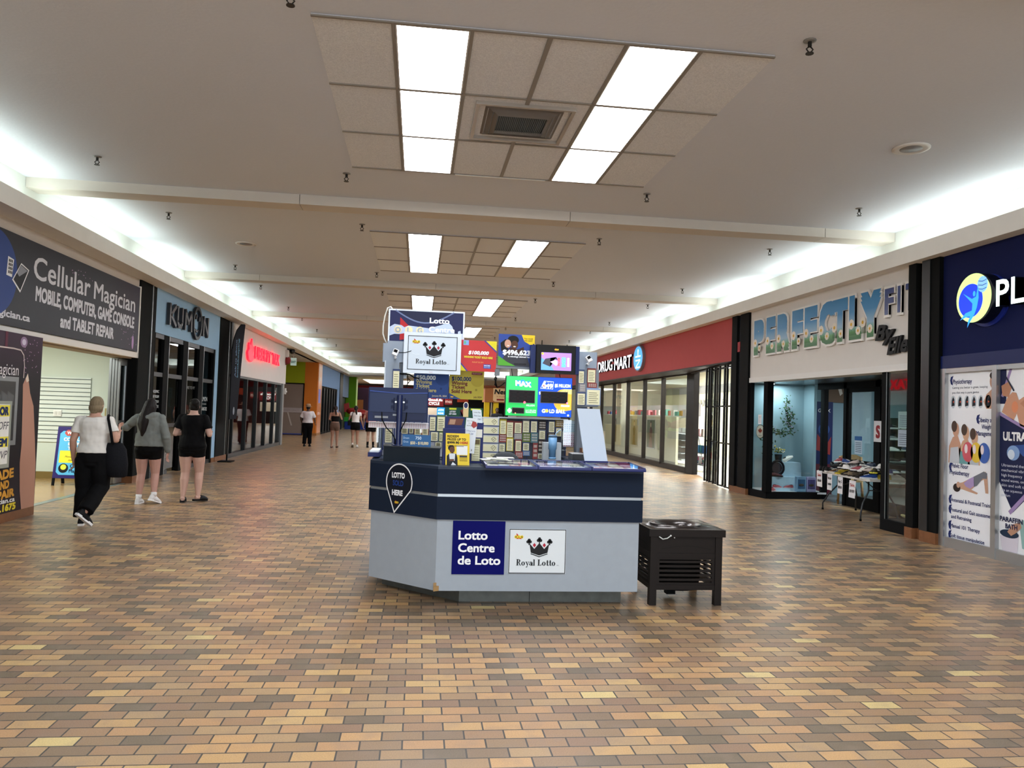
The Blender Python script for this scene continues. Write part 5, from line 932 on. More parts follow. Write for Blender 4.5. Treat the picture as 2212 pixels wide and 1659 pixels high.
def glyph(b, ch, x, y, h, m, z):
    """bold old-style serif letters; returns advance. h = capital height"""
    st = .2*h; th = .075*h; xh = .62*h; sr = .06*h
    R = lambda x0, y0, x1, y1: b.rect(x+x0, y+y0, x+x1, y+y1, m, z)
    def ring(cx, cy, rx, ry, wx, wy, a0=0, a1=2*PI, n=22):
        for i in range(n):
            a, c = a0+(a1-a0)*i/n, a0+(a1-a0)*(i+1)/n
            P = [(cx+rx*math.cos(a), cy+ry*math.sin(a)), (cx+rx*math.cos(c), cy+ry*math.sin(c)), (cx+(rx-wx)*math.cos(c), cy+(ry-wy)*math.sin(c)), (cx+(rx-wx)*math.cos(a), cy+(ry-wy)*math.sin(a))]
            b.flat([(x+p, y+q) for p, q in P], m, z)
    if ch == 'o': ring(.3*h, xh/2, .3*h, xh/2+.01*h, st, th); return .66*h
    if ch == 'l': R(.08*h, 0, .08*h+st, h); R(0, 0, .33*h, sr); R(0, h-sr, .1*h, h); return .38*h
    if ch == 'L': R(.1*h, 0, .1*h+st*1.1, h); R(0, 0, .62*h, sr); R(0, h-sr, .42*h, h); b.flat([(x+.62*h, y), (x+.68*h, y+.3*h), (x+.62*h, y+.3*h), (x+.48*h, y+sr)], m, z); return .74*h
    if ch == 't': R(.12*h, .08*h, .12*h+st, .88*h); R(0, xh-sr, .42*h, xh); ring(.3*h, .12*h, .18*h, .13*h, st*.5, th, PI, 2*PI, 10); return .46*h
    if ch == 'R':
        R(.1*h, 0, .1*h+st*1.1, h); R(0, 0, .4*h, sr); R(0, h-sr, .45*h, h); ring(.38*h, .74*h, .3*h, .26*h, st, th, -PI/2, PI/2, 14); R(.2*h, .48*h, .4*h, .48*h+th); b.flat([(x+.36*h, y+.5*h), (x+.52*h, y+.5*h), (x+.74*h, y+.05*h), (x+.6*h, y)], m, z); R(.6*h, 0, .82*h, sr); return .84*h
    if ch == 'a': R(.34*h, .04*h, .34*h+st, xh*.75); ring(.24*h, .2*h, .24*h, .2*h, st*.9, th, 0, 2*PI, 18); ring(.27*h, xh*.72, .24*h, xh*.3, st, th, 0, PI, 12); R(.34*h, 0, .6*h, sr); return .6*h
    if ch == 'y': b.flat([(x+.04*h, y+xh), (x+.22*h, y+xh), (x+.42*h, y+.08*h), (x+.32*h, y)], m, z); b.flat([(x+.5*h, y+xh), (x+.57*h, y+xh), (x+.3*h, y-.28*h), (x+.2*h, y-.28*h)], m, z); R(0, xh-sr, .3*h, xh); R(.4*h, xh-sr, .64*h, xh); b.disc(x+.17*h, y-.24*h, .075*h, m, z, n=12); return .64*h
    return .36*h
def serif(b, txt, x, y, h, m, z): 
    for ch in txt: x += glyph(b, ch, x, y, h, m, z)
    return x
def serif_w(txt, h):
    bb = B(); return serif(bb, txt, 0, 0, h, WHT, 0)
def olg(b, x, y, s, z, letters=True):
    b.flat([(x-.5*s, y+.75*s), (x+.62*s, y-.42*s), (x-.5*s, y-.42*s)], M('c8382e', 0.5), z)
    for i in range(3):
        b.disc(x+(i-1)*.6*s, y, .33*s, M('f0d23a', 0.5), z+.0004, n=16)
        if letters: b.text('OLG'[i], x+(i-1)*.6*s, y-.17*s, .34*s, M('3a4a20'), z+.0008, align='C', bold=.05)
def crown(b, cx, y, s, z):
    """black crown with clubs on its points and red diamonds; s = half width at the points"""
    K = M('1a1b1f', 0.5)
    for g in (-1, 1):
        P = [(cx+g*px*s, y+py*s) for px, py in ((.68, 0), (.8, .74), (.4, .3), (0, .78), (0, -.22))]
        b.flat([P[0], P[1], P[2]], K, z); b.flat([P[0], P[2], P[4]], K, z+.0001); b.flat([P[2], P[3], P[4]], K, z+.0002)
    b.line([(cx-.66*s, y-.09*s), (cx, y-.32*s), (cx+.66*s, y-.09*s)], .07*s, K, z)
    for px, py in ((-.84, .86), (0, .98), (.84, .86)):
        X_, Y_ = cx+px*s, y+py*s
        for dx, dy in ((-.1, 0), (.1, 0), (0, .13)): b.disc(X_+dx*s, Y_+dy*s, .125*s, K, z, n=14)
        b.flat([(X_-.03*s, Y_+.05*s), (X_+.03*s, Y_+.05*s), (X_+.05*s, Y_-.25*s), (X_-.05*s, Y_-.25*s)], K, z)
    for px in (-.4, .4): X_ = cx+px*s; b.flat([(X_, y+.42*s), (X_+.14*s, y+.6*s), (X_, y+.78*s), (X_-.14*s, y+.6*s)], M('b8283c', 0.5), z)
def royal(b, x0, x1, z0, z1, fr, y):
    w, h = x1-x0, z1-z0; K = M('1d1f24', 0.5); m = fr
    b.line([(x0+m*w, z0+m*h), (x1-m*w, z0+m*h), (x1-m*w, z1-m*h), (x0+m*w, z1-m*h)], .012*w, K, .001, closed=True)
    olg(b, x0+.2*w if fr > .05 else x0+.17*w, z0+.76*h if fr > .05 else z0+.82*h, .085*w, .001)
    crown(b, x0+.53*w, z0+.47*h, .215*w, .001)
    hh = .14*h; tw = serif_w('Royal Lotto', hh); serif(b, 'Royal Lotto', x0+.5*w-tw/2-.02*w, z0+.18*h if fr < .05 else z0+.19*h, hh, K, .001); b.text('Inc.', x0+.5*w+tw/2+.0*w, z0+.18*h, .03*h, M('7d828a'), .001)
t = thing('counter_sign', 'white Royal Lotto panel with a crown on the grey front of the kiosk', 'sign', (1.0, 6.27, 0.295)); b = B(); b.box((0.768, 6.272, 0.295), (1.24, 6.2815, 0.655), M('d6dde2', 0.45)); b.build('panel', t)
b = B(FC(0, 6.2715, 0)); royal(b, 0.768, 1.24, 0.295, 0.655, .012, 0); b.build('printed_artwork', t)
# pin shaped sticker on the chamfer
cu = Vector((0.175+0.395, 6.26-6.81, 0)).normalized(); T = frame((-0.395, 6.81, 0), tuple(cu))
t = thing('pin_sticker', 'map pin shaped LOTTO SOLD HERE sticker on the chamfered kiosk corner', 'sticker', (-0.18, 6.58, 0.73)); b = B(T)
cx, cz, r = 0.36, 0.985, 0.15
pin = [(cx+r*math.cos(a), cz+r*math.sin(a)) for a in [PI*(-0.13)+PI*1.26*i/30 for i in range(31)]]; pin = pin+[(cx-.045, 0.73)]
b.flat(pin[:31]+[(cx-.04, 0.735)], M('141c2c', 0.45), .002); b.line(pin, .011, WHT, .003, closed=True); b.build('sheet', t)
b = B(T); b.text('LOTTO', cx-.01, 1.02, .044, WHT, .004, align='C', w=.15, bold=.05); b.text('SOLD', cx-.01, .955, .044, M('2a4a9a'), .004, align='C', w=.125, bold=.03); b.text('HERE', cx-.015, .875, .044, WHT, .004, align='C', w=.125, bold=.05); olg(b, cx-.02, .815, .026, .004); b.build('lettering', t)
# glass-lidded ticket trays along the front edge
tc = ['c8c2a8', '8d9ab8', 'b0685c', 'b8c8c0', '9a8db8', 'a8a4c4', 'b4a8b8', '9aa0a8', 'c87890', 'b8a0c0', 'c4a8b0', 'c0c4cc']
for i, (x0, x1) in enumerate(((0.545, 0.962), (0.967, 1.4), (1.405, 1.85))):
    lab = ['left', 'middle', 'right'][i]
    t = thing('ticket_tray', 'blue framed glass lidded ticket tray, %s one of three along the counter edge' % lab, 'tray', ((x0+x1)/2, 6.37, 1.147), 'ticket trays on the counter')
    T = frame((x0, 6.12, 1.15), (1, 0, 0), (0, 1, 0.035)); w = x1-x0; b = B(T)
    b.box((0, 0, 0), (w, .5, .006), ROYAL); b.box((0, 0, .006), (w, .014, .022), ROY2); b.box((0, .486, .006), (w, .5, .03), ROY2); b.box((0, .014, .006), (.012, .486, .03), ROY2); b.box((w-.012, .014, .006), (w, .486, .03), ROY2); b.build('frame', t)
    b = B(T); b.box((.012, .014, .024), (w-.012, .486, .028), ACRYL); b.build('glass_lid', t)
    for j in range(4):
        for r in range(2):
            q = B(T); xx = .02+j*(w-.04)/4; c = tc[(i*4+j+r*5) % 12]; q.box((xx+.003, .03+r*.23, .007), (xx+(w-.04)/4-.003, .24+r*.22, .009), M(c)); q.rect(xx+.015, .16+r*.22, xx+(w-.04)/4-.02, .21+r*.22, M('e4e0d6'), .0095)
            q.rect(xx+.015, .05+r*.22, xx+(w-.04)/4-.02, .075+r*.22, M(tc[(j*3+i) % 12]), .0095)
            o = q.build('lottery_ticket'); tag(o, 'lottery ticket under glass, %s tray, %s from left in the %s row' % (lab, ORD[j], ['front', 'back'][r]), 'ticket', 'tickets under the tray lids')
# loose papers on the left tray
t = thing('paper_pile', 'loose heap of white paper slips on the left ticket tray', 'paper', (0.66, 6.5, 1.2)); rg = random.Random(2)
for i in range(6):
    b = B(Matrix.Translation((0.64+rg.uniform(-.06, .1), 6.42+rg.uniform(-.05, .06), 1.196+i*.004)) @ Matrix.Rotation(rg.uniform(-.6, .6), 4, 'Z') @ Matrix.Rotation(.03, 4, 'X')); b.box((-.07, -.045, 0), (.07, .045, .002), M('dfe2d6')); b.build('slip', t)
# leaning white panel
t = thing('blank_board', 'tall blank white panel leaning on the right end of the kiosk counter', 'panel', (1.5, 6.5, 1.2))
b = B(frame((1.415, 6.46, 1.205), (1, 0.02, 0.004), (-.13, .22, 1))); b.box((0, 0, -.012), (.2, .46, 0), M('b9c6d6', 0.5)); b.build('board', t); b = B(frame((1.415, 6.46, 1.2), (1, 0.02, 0.004), (-.13, .22, 1))); b.box((-.004, -.006, -.016), (.204, .008, .004), ROYAL); b.build('foot_rail', t)
# riser, monitor on its pole
t = thing('counter_riser', 'low dark navy box on the chamfered corner of the kiosk counter', 'box', (0.0, 6.8, 1.147))
b = B(); P = [(-0.283, 6.7), (0.192, 6.475), (0.36, 6.83), (-0.115, 7.055)]; P = [(-0.283, 6.71), (0.192, 6.485), (0.2, 6.9), (-0.283, 7.05)]; b.prism(P, 1.147, 1.272, M('1e2a36', 0.45)); b.build('case', t); b = B(); b.prism([(P[0][0]-.006, P[0][1]-.004), (P[1][0]+.006, P[1][1]-.006), (P[2][0]+.006, P[2][1]), (P[3][0]-.006, P[3][1])], 1.272, 1.28, M('26313d', 0.35)); b.build('lid', t)
t = thing('customer_monitor', 'navy monitor seen from behind on a thick navy pole at the left of the kiosk', 'monitor', (-0.165, 6.85, 1.28)); MN_ = M('1a2b5c', 0.45)
b = B(); b.rbox((-.435, 6.835, 1.483), (.083, 6.87, 1.779), MN_, .006); b.build('back_case', t)
b = B(); b.box((-.42, 6.825, 1.565), (.07, 6.836, 1.73), M('20325f', 0.4)); b.add([(-.425, 6.83, 1.742), (-.16, 6.826, 1.728), (.075, 6.83, 1.738), (.075, 6.834, 1.746), (-.16, 6.83, 1.735), (-.425, 6.834, 1.75)], [(0, 1, 4, 5), (1, 2, 3, 4)], M('3a55a0', 0.3)); b.box((-.39, 6.828, 1.50), (.055, 6.836, 1.56), M('182650', 0.45)); b.build('rear_shell', t)
b = B(); b.box((-.425, 6.871, 1.495), (.073, 6.874, 1.768), M('1a1d22', 0.2)); b.build('screen', t)
b = B(); b.rbox((-.215, 6.805, 1.585), (-.115, 6.828, 1.69), M('16234a', 0.4), .006); b.box((-.235, 6.81, 1.6), (-.095, 6.82, 1.625), M('16234a')); b.box((-.235, 6.81, 1.65), (-.095, 6.82, 1.675), M('16234a')); b.build('mount_bracket', t)
for x in (-.197, -.128): b = B(); b.cyl((x, 6.805, 1.655), (x, 6.79, 1.655), .008, SILVER, 10); b.build('bolt', t)
b = B(); b.cyl((-.163, 6.79, 1.28), (-.163, 6.79, 1.715), .024, M('18295e', 0.35), 16); b.build('pole', t); b = B(); b.cyl((-.163, 6.79, 1.28), (-.163, 6.79, 1.288), .06, M('18295e', 0.35), 20); b.build('pole_base', t)
b = B(); b.tube([(-.315, 6.825, 1.565), (-.31, 6.81, 1.5), (-.27, 6.79, 1.43), (-.215, 6.775, 1.38), (-.19, 6.77, 1.33), (-.19, 6.78, 1.285)], .005, BLACK, 6); b.tube([(-.1, 6.825, 1.565), (-.105, 6.8, 1.5), (-.13, 6.78, 1.45), (-.15, 6.765, 1.4)], .005, BLACK, 6); b.build('cable', t)
b = B(FC(0, 6.8275, 0)); b.rect(-.375, 1.512, -.26, 1.53, M('8d929a')); b.rect(-.22, 1.535, -.19, 1.55, M('9aa0a8')); b.rect(-.262, 1.64, -.25, 1.672, M('0c0f1c')); b.build('rating_label', t)
t = thing('slip_holder', 'clear tray of white and pink selection slips below the monitor', 'slip holder', (-.17, 6.95, 1.28)); b = B(); b.box((-.43, 6.9, 1.425), (.095, 7.02, 1.475), M('d2ccd0', 0.6)); b.build('slip_stack', t)
for i in range(26): pass
b = B(FC(0, 6.899, 0)); [b.rect(-.42+i*.02, 1.432, -.41+i*.02, 1.468, M('c8b0b4')) for i in range(25)]; b.build('printed_marks', t); b = B(); b.box((-.36, 6.93, 1.28), (-.34, 7.0, 1.425), ACRYL); b.box((.02, 6.93, 1.28), (.04, 7.0, 1.425), ACRYL); b.build('stand', t)
t = thing('ticket_sign', 'small blue Dream prize sign leaning at the back of the navy box', 'sign', (0, 6.68, 1.28)); T = frame((-.125, 6.7, 1.281), (1, -.3, 0), (0, .12, 1)); b = B(T); b.box((0, 0, -.003), (.25, .1, 0), M('3f6fa4', 0.5)); b.build('card', t)
b = B(T); b.text('Dream', .008, .062, .018, M('b8d0e8'), .001, w=.05); b.text('Grass', .008, .03, .018, M('b8d0e8'), .001, w=.045); b.text('750', .115, .06, .026, M('cfe0f0'), .001, bold=.02); b.text('$50 - $10,000', .07, .018, .024, M('d8cca8'), .001, w=.16, bold=.04); b.build('lettering', t)
t = thing('ticket_box', 'small royal blue box with white top at the left edge of the counter', 'box', (-.35, 7.3, 1.147)); b = B(); b.box((-.435, 7.05, 1.16), (-.33, 7.6, 1.2), ROYAL); b.build('body', t); b = B(); b.box((-.42, 7.06, 1.2), (-.34, 7.55, 1.215), M('dfe6ec')); b.build('slips', t)
t = thing('grey_canister', 'slim grey cylinder standing behind the blue box on the kiosk', 'canister', (-.36, 7.7, 1.147)); b = B(); b.cyl((-.36, 7.7, 1.147), (-.36, 7.7, 1.42), .03, M('6d7680', 0.3, 0.6), 14); b.build('body', t)
# blue holders with the yellow prize poster and paper signs
t = thing('brochure_holder', 'royal blue stepped counter holder behind the yellow poster', 'holder', (.31, 6.55, 1.147)); b = B(); b.box((.213, 6.46, 1.147), (.395, 6.6, 1.447), ROYAL); b.build('front_box', t); b = B(); b.box((.23, 6.6, 1.147), (.395, 6.72, 1.545), ROYAL); b.build('rear_box', t); b = B(FC(0, 6.598, 0)); b.flat([(.25, 1.475), (.37, 1.475), (.385, 1.53), (.265, 1.53)], M('7a4a3e')); b.flat([(.262, 1.48), (.31, 1.48), (.32, 1.522), (.27, 1.522)], M('b08a70'), .001); b.build('printed_card', t)
t = thing('prize_poster', 'yellow REDEEM PRIZES UP TO $999.90 HERE poster standing on the kiosk counter', 'poster', (.335, 6.41, 1.147)); T = frame((.238, 6.42, 1.148), (1, 0, 0), (-.02, .06, 1)); b = B(T); b.box((0, 0, -.004), (.197, .262, 0), M('e8c828', 0.4)); b.build('sheet', t)
b = B(T); KK = M('2a2418'); b.text('REDEEM', .012, .228, .019, KK, .001, w=.095, bold=.04); b.text('PRIZES UP TO', .012, .203, .019, KK, .001, w=.155, bold=.04); b.text('$999.90', .012, .176, .019, KK, .001, w=.1, bold=.05); b.text('HERE', .12, .176, .019, M('c0402a'), .001, w=.065, bold=.05)
[b.rect(.012, .16-i*.008, .15+.03*(1-i), .164-i*.008, M('7a6420'), .001) for i in range(2)]; [b.rect(.115, .06-i*.009, .18, .064-i*.009, M('8a7024'), .001) for i in range(4)]; b.build('lettering', t)
b = B(T); b.rect(.09, .085, .18, .16, M('e4e6e6'), .0008); b.rect(.115, .066, .178, .08, M('3a3f4a'), .001); b.flat([(.01, 0), (.1, 0), (.098, .06), (.088, .092), (.06, .1), (.03, .095), (.01, .075)], M('26262c'), .001); b.flat([(.035, .035), (.075, .035), (.08, .095), (.028, .095)], M('d4d8de'), .0015); b.disc(.053, .125, .022, M('6d4632'), .0018, .027); b.disc(.046, .14, .027, M('1d1614'), .0016, .024); b.flat([(.03, .03), (.07, .035), (.07, .05), (.035, .048)], M('7a5240'), .002); b.flat([(.045, 0), (.09, 0), (.06, .025)], M('dfe2e8'), .002); b.build('printed_artwork', t)
t = thing('paper_sign', 'long white handwritten prize sign curling at the right of the blue holder', 'paper', (.45, 6.6, 1.147)); T = frame((.4, 6.62, 1.24), (1, 0, -.06), (.07, -.02, 1)); b = B(T); b.box((-.012, 0, -.002), (.085, .3, 0), M('dfe4ea', 0.6)); b.build('sheet', t); b = B(T); KB = M('2b2f3a'); b.text('BUY TWO', 0, .27, .01, KB, .001); b.text('TO', .01, .25, .01, KB, .001); b.text('BONUS', 0, .23, .01, KB, .001); b.flat([(.035, .235), (.06, .215), (.09, .24), (.075, .27), (.045, .275)], M('b04a48'), .001); b.text('A Winning Card For', 0, .185, .012, M('3a5a9a'), .001, w=.075, shear=.2); b.text('$1,200', .02, .16, .014, M('3a5a9a'), .001, w=.04, shear=.2); b.text('8', .055, .02, .018, KB, .001); b.build('lettering', t)
t = thing('paper_note', 'square white handwritten note taped above the ticket frame at the centre of the kiosk', 'paper', (.5, 6.72, 1.5)); T = frame((.478, 6.73, 1.5), (1, 0, -.05), (-.12, 0, 1)); b = B(T); b.box((0, 0, -.002), (.08, .115, 0), M('d5dfe6', 0.6)); b.build('sheet', t); b = B(T); [b.text(x, .01, .085-i*.03, .014, M('4a5a70'), .001, w=.06, shear=.2) for i, x in enumerate(('Lotto Max', 'Next Cash', 'Sat 70M'))]; b.build('lettering', t)
t = thing('ticket_stand', 'tall blue framed ticket stand beside the yellow poster', 'stand', (.5, 6.78, 1.147)); b = B(); b.box((.44, 6.74, 1.147), (.57, 6.85, 1.5), ROYAL); b.build('body', t); b = B(FC(0, 6.739, 0)); b.rect(.472, 1.165, .545, 1.36, M('a8a878')); b.rect(.478, 1.17, .54, 1.3, M('cfcba8'), .001); b.rect(.478, 1.31, .54, 1.35, M('6a5a3a'), .001); b.rect(.475, 1.37, .56, 1.44, M('dfdcd0')); [b.rect(.485, 1.18+i*.02, .533, 1.184+i*.02, M('8a886a'), .002) for i in range(6)]; b.build('ticket_front', t)
t = thing('table_pennant', 'cream oval topped card with a navy roundel standing behind the holders', 'card', (.405, 6.72, 1.545)); T = FC(0, 6.7, 0); b = B(T); b.prism([(.385, 1.545), (.43, 1.545), (.43, 1.62), (.428, 1.66), (.415, 1.675), (.395, 1.672), (.384, 1.655), (.384, 1.62)], 0, .003, M('d8bf8a')); b.build('card_body', t); b = B(T); b.disc(.406, 1.645, .022, M('ece6d6'), .004, .03); b.disc(.406, 1.645, .017, M('2a356a'), .005, .024); b.build('roundel', t)

# ---- ticket packs. each one a hanging cream card over a coloured pack
PK = {'yellow': ('c8b83a', 1), 'red': ('8a3a38', 1), 'grey': ('7a7f86', 1), 'blue': ('46557f', 1), 'green': ('5f7a4a', 1), 'tan': ('a8744a', 1), 'dark': ('3a3230', 0), 'gold': ('8a7430', 0), 'redgrid': ('9a4a48', 0), 'grid': ('8f8d92', 0), 'greengrid': ('6a7d3e', 0), 'tealgrid': ('5a8088', 0), 'bluegrid': ('5f7fa8', 0), 'bluebig': ('8a9fc4', 1)}
def pack(x0, x1, z0, z1, kind, y, label, group):
    c, card = PK[kind]; t = thing('ticket_pack', label, 'ticket', ((x0+x1)/2, y, z0), group); T = FC(0, y, 0); b = B(T); b.box((x0-.006, z0-.006, -.012), (x1+.006, z1+.006, 0), M(c, 0.5)); b.build('pack', t); b = B(T); w = x1-x0; h = z1-z0
    if card:
        b.box((x0+.001, z0, 0), (x1-.001, z1-h*.08, .002), M('e6e1bc', 0.6))
        b2 = B(T); [b2.rect(x0+.14*w, z0+h*(.12+.12*i), x1-.14*w-.1*w*(i % 2), z0+h*(.12+.12*i)+.005, M('77745a'), .003) for i in range(6)]; b2.build('lettering', t)
    else:
        for i in range(4):
            for j in range(3): b.rect(x0+w*(.1+.23*i), z0+h*(.12+.3*j), x0+w*(.24+.23*i), z0+h*(.3+.3*j), M('c9c2b6'), .001)
    b.build('price_card' if card else 'printed_grid', t); return t
RACK = [(0.902, 0.966, 1.357, 1.515, 'yellow'), (0.977, 1.046, 1.324, 1.5, 'red'), (1.063, 1.139, 1.371, 1.494, 'red'), (1.156, 1.223, 1.382, 1.518, 'grey'), (1.245, 1.312, 1.385, 1.517, 'blue'), (1.334, 1.41, 1.423, 1.511, 'dark'), (1.446, 1.508, 1.391, 1.519, 'blue'), (1.525, 1.602, 1.455, 1.526, 'gold'), (1.528, 1.59, 1.349, 1.445, 'blue'), (0.9, 0.97, 1.27, 1.35, 'redgrid'), (0.983, 1.047, 1.176, 1.316, 'yellow'), (1.066, 1.142, 1.306, 1.365, 'grid'), (1.16, 1.236, 1.281, 1.372, 'greengrid'), (1.253, 1.32, 1.275, 1.375, 'tealgrid'), (1.342, 1.404, 1.313, 1.41, 'grey'), (1.44, 1.51, 1.338, 1.38, 'dark'), (0.899, 0.96, 1.164, 1.252, 'grey'), (1.079, 1.141, 1.173, 1.296, 'red'), (1.164, 1.23, 1.182, 1.268, 'blue'), (1.336, 1.386, 1.165, 1.3, 'dark'), (1.28, 1.322, 1.096, 1.262, 'redgrid'), (1.082, 1.158, 1.099, 1.16, 'redgrid'), (1.17, 1.237, 1.128, 1.17, 'bluegrid'), (1.336, 1.389, 1.097, 1.152, 'grey')]
t = thing('ticket_rack', 'dark wall rack for ticket packs along the back of the kiosk', 'rack', (1.25, 8.55, 1.08)); b = B(); b.box((.885, 8.52, 1.082), (1.65, 8.545, 1.53), M('4a4e58', 0.5)); b.build('back_panel', t); b = B(); b.box((.88, 8.49, 1.53), (1.66, 8.56, 1.545), M('9aa0a4', 0.4, 0.4)); b.build('top_rail', t)
for i in range(8): b = B(); b.box((.885+i*.107, 8.515, 1.082), (.892+i*.107, 8.52, 1.53), M('2c3a70')); b.build('divider_strip', t)
for i, r in enumerate(RACK):
    row, col = ([('top row', i+1)] if i < 9 else [('second row', i-8)] if i < 16 else [('third row', i-15)] if i < 21 else [('bottom row', i-20)])[0]
    pack(*r, 8.505, '%s ticket pack, %s from left, %s of the kiosk back rack' % ({'grid': 'grey gridded', 'redgrid': 'red gridded', 'greengrid': 'green gridded', 'tealgrid': 'teal gridded', 'bluegrid': 'blue gridded'}.get(r[4], r[4]), ORD[col-1], row), 'ticket packs on the back rack')
LEFTT = [(-0.307, -0.241, 1.27, 1.414, 'blue'), (-0.156, -0.092, 1.36, 1.424, 'blue'), (-0.08, -0.042, 1.366, 1.426, 'blue'), (-0.028, 0.033, 1.352, 1.427, 'tan'), (0.046, 0.1, 1.354, 1.43, 'tan'), (0.113, 0.168, 1.397, 1.539, 'blue'), (0.185, 0.258, 1.396, 1.544, 'green'), (0.128, 0.195, 1.3, 1.39, 'blue'), (0.209, 0.24, 1.3, 1.386, 'green'), (0.174, 0.232, 1.24, 1.288, 'grey')]
t = thing('ticket_rack', 'clear and blue upright ticket rack behind the monitor', 'rack', (-.02, 7.52, 1.147)); b = B(); b.box((-.33, 7.515, 1.149), (.275, 7.535, 1.55), M('b4b8c4', 0.4)); b.build('back_panel', t)
for x in (-.325, -.22, -.165, -.085, -.035, .04, .106, .177, .265): b = B(); b.box((x-.005, 7.505, 1.2), (x+.005, 7.515, 1.545), M('30407c')); b.build('divider_strip', t)
for i, r in enumerate(LEFTT): pack(*r, 7.5, '%s ticket pack, %s from the left on the rack behind the monitor' % (r[4], ORD[i]), 'ticket packs behind the monitor')
RIGHTT = [(1.579, 1.632, 1.914, 2.042, 'blue'), (1.671, 1.747, 1.924, 2.06, 'red'), (1.594, 1.645, 1.83, 1.902, 'grid'), (1.675, 1.76, 1.877, 1.912, 'redgrid'), (1.572, 1.648, 1.696, 1.818, 'blue'), (1.668, 1.8, 1.7, 1.862, 'bluebig')]
wh = ['upper left', 'upper right', 'middle left', 'middle right', 'lower left', 'large lower right']
for i, r in enumerate(RIGHTT): r = (r[0]*1.0178, r[1]*1.0178, 1.6+(r[2]-1.6)*1.0178, 1.6+(r[3]-1.6)*1.0178, r[4]); pack(*r, 7.736, 'ticket pack, %s one hanging on the right kiosk post' % wh[i], 'ticket packs on the right post')
pack(-.262, -.2, 1.8, 1.985, 'blue', 7.767, 'cream ticket pack hanging on the left kiosk post', 'ticket packs on the left post')
pack(1.66, 1.71, 1.5, 1.66, 'blue', 7.767, 'cream ticket pack half hidden behind the leaning white panel', 'ticket packs on the right post')
DRAW = [(0.71, 0.87, 1.45, 1.532), (0.712, 0.871, 1.358, 1.432), (0.714, 0.872, 1.262, 1.337), (0.714, 0.881, 1.165, 1.246), (0.717, 0.879, 1.094, 1.15)]
for i, (x0, x1, z0, z1) in enumerate(DRAW):
    t = thing('ticket_dispenser', 'cream fronted ticket dispenser, %s from the top of its stack in the kiosk' % ORD[i], 'dispenser', (.79, 8.5, z0-.01), 'stacked ticket dispensers'); b = B(); b.box((.7, 8.46, z0-.012), (.885, 8.6, z1+.005), M('c0c2c4', 0.4)); b.build('case', t); b = B(FC(0, 8.459, 0)); b.rect(.712, z0, .87, z1-.008, M('e4dfba')); b.rect(.7, z0-.012, .885, z0-.003, M('30407c'), .001); q = [(.83, z0+.008), (.858, (z0+z1)/2), (.83, z1-.016), (.802, (z0+z1)/2)]; b.line(q, .004, M('7a785e'), .001, closed=True); b.line([(.818, (z0+z1)/2), (.826, (z0+z1)/2-.01), (.845, (z0+z1)/2+.012)], .004, M('7a785e'), .001); b.build('label', t)
# slip box, tumbler, printer, chair
t = thing('slip_box', 'clear acrylic box of blue and pink selection slips on the right of the kiosk', 'box', (1.61, 7.93, 1.147)); b = B(); b.box((1.5, 7.93, 1.25), (1.72, 7.935, 1.54), ACRYL); b.box((1.5, 7.93, 1.22), (1.72, 8.05, 1.225), ACRYL); b.box((1.5, 7.935, 1.149), (1.505, 8.05, 1.5), ACRYL); b.build('acrylic_case', t)
for (z0, z1, c, c2) in ((1.412, 1.53, 'cdd8e0', '8aa8b8'), (1.322, 1.408, 'dcc8d0', 'c08a9a'), (1.26, 1.318, 'd8c0ca', 'b07a8c')):
    b = B(FC(0, 7.95, 0)); b.box((1.51, z0, -.01), (1.71, z1, 0), M(c)); [b.rect(1.516+i*.024, z0+.006+j*.022, 1.53+i*.024, z0+.018+j*.022, M(c2), .001) for i in range(8) for j in range(int((z1-z0-.01)/.022))]; b.build('slip_sheet', t)
t = thing('tumbler', 'light blue insulated tumbler with a straw on the right of the kiosk', 'cup', (1.335, 7.6, 1.147)); TBL = M('6d9cc8', 0.35); b = B(); b.lathe([(.034, 0), (.035, .075), (.042, .082), (.043, .2)], TBL, (1.335, 7.6, 1.165), 20); b.build('body', t); b = B(); b.lathe([(.044, 0), (.044, .016), (.03, .022)], M('52708a', 0.3), (1.335, 7.6, 1.365), 20); b.build('lid', t); b = B(); b.tube([(1.35, 7.6, 1.37), (1.365, 7.6, 1.4), (1.4, 7.6, 1.435), (1.415, 7.6, 1.435)], .005, M('9ab8d0'), 6); b.build('straw', t); b = B(); b.lathe([(.038, 0), (.038, .018)], TBL, (1.335, 7.6, 1.147), 16); b.build('base', t)
t = thing('white_box', 'plain white box behind the blue tumbler', 'box', (1.38, 7.95, 1.08)); b = B(); b.box((1.295, 7.9, 1.08), (1.48, 8.0, 1.3), M('cfd8e0')); b.build('carton', t)
t = thing('ticket_terminal', 'black ticket terminal below the acrylic slip box', 'terminal', (1.64, 7.75, 1.147)); b = B(); b.box((1.53, 7.55, 1.149), (1.74, 7.77, 1.205), M('17191d', 0.35)); b.build('case', t); b = B(); b.add([(1.53, 7.55, 1.206), (1.74, 7.55, 1.206), (1.74, 7.77, 1.212), (1.53, 7.77, 1.212)], [(0, 1, 2, 3)], M('b4b8bc', 0.3)); b.build('top_plate', t)
t = thing('wooden_box', 'small brown wooden box with slips on the black terminal', 'box', (1.68, 7.8, 1.216)); b = B(); b.box((1.64, 7.66, 1.216), (1.73, 7.74, 1.262), M('6d4630')); b.build('body', t); b = B(); [b.box((1.65+i*.018, 7.655, 1.222), (1.658+i*.018, 7.66, 1.258), M('b89a72')) for i in range(4)]; b.build('slip_edge', t)
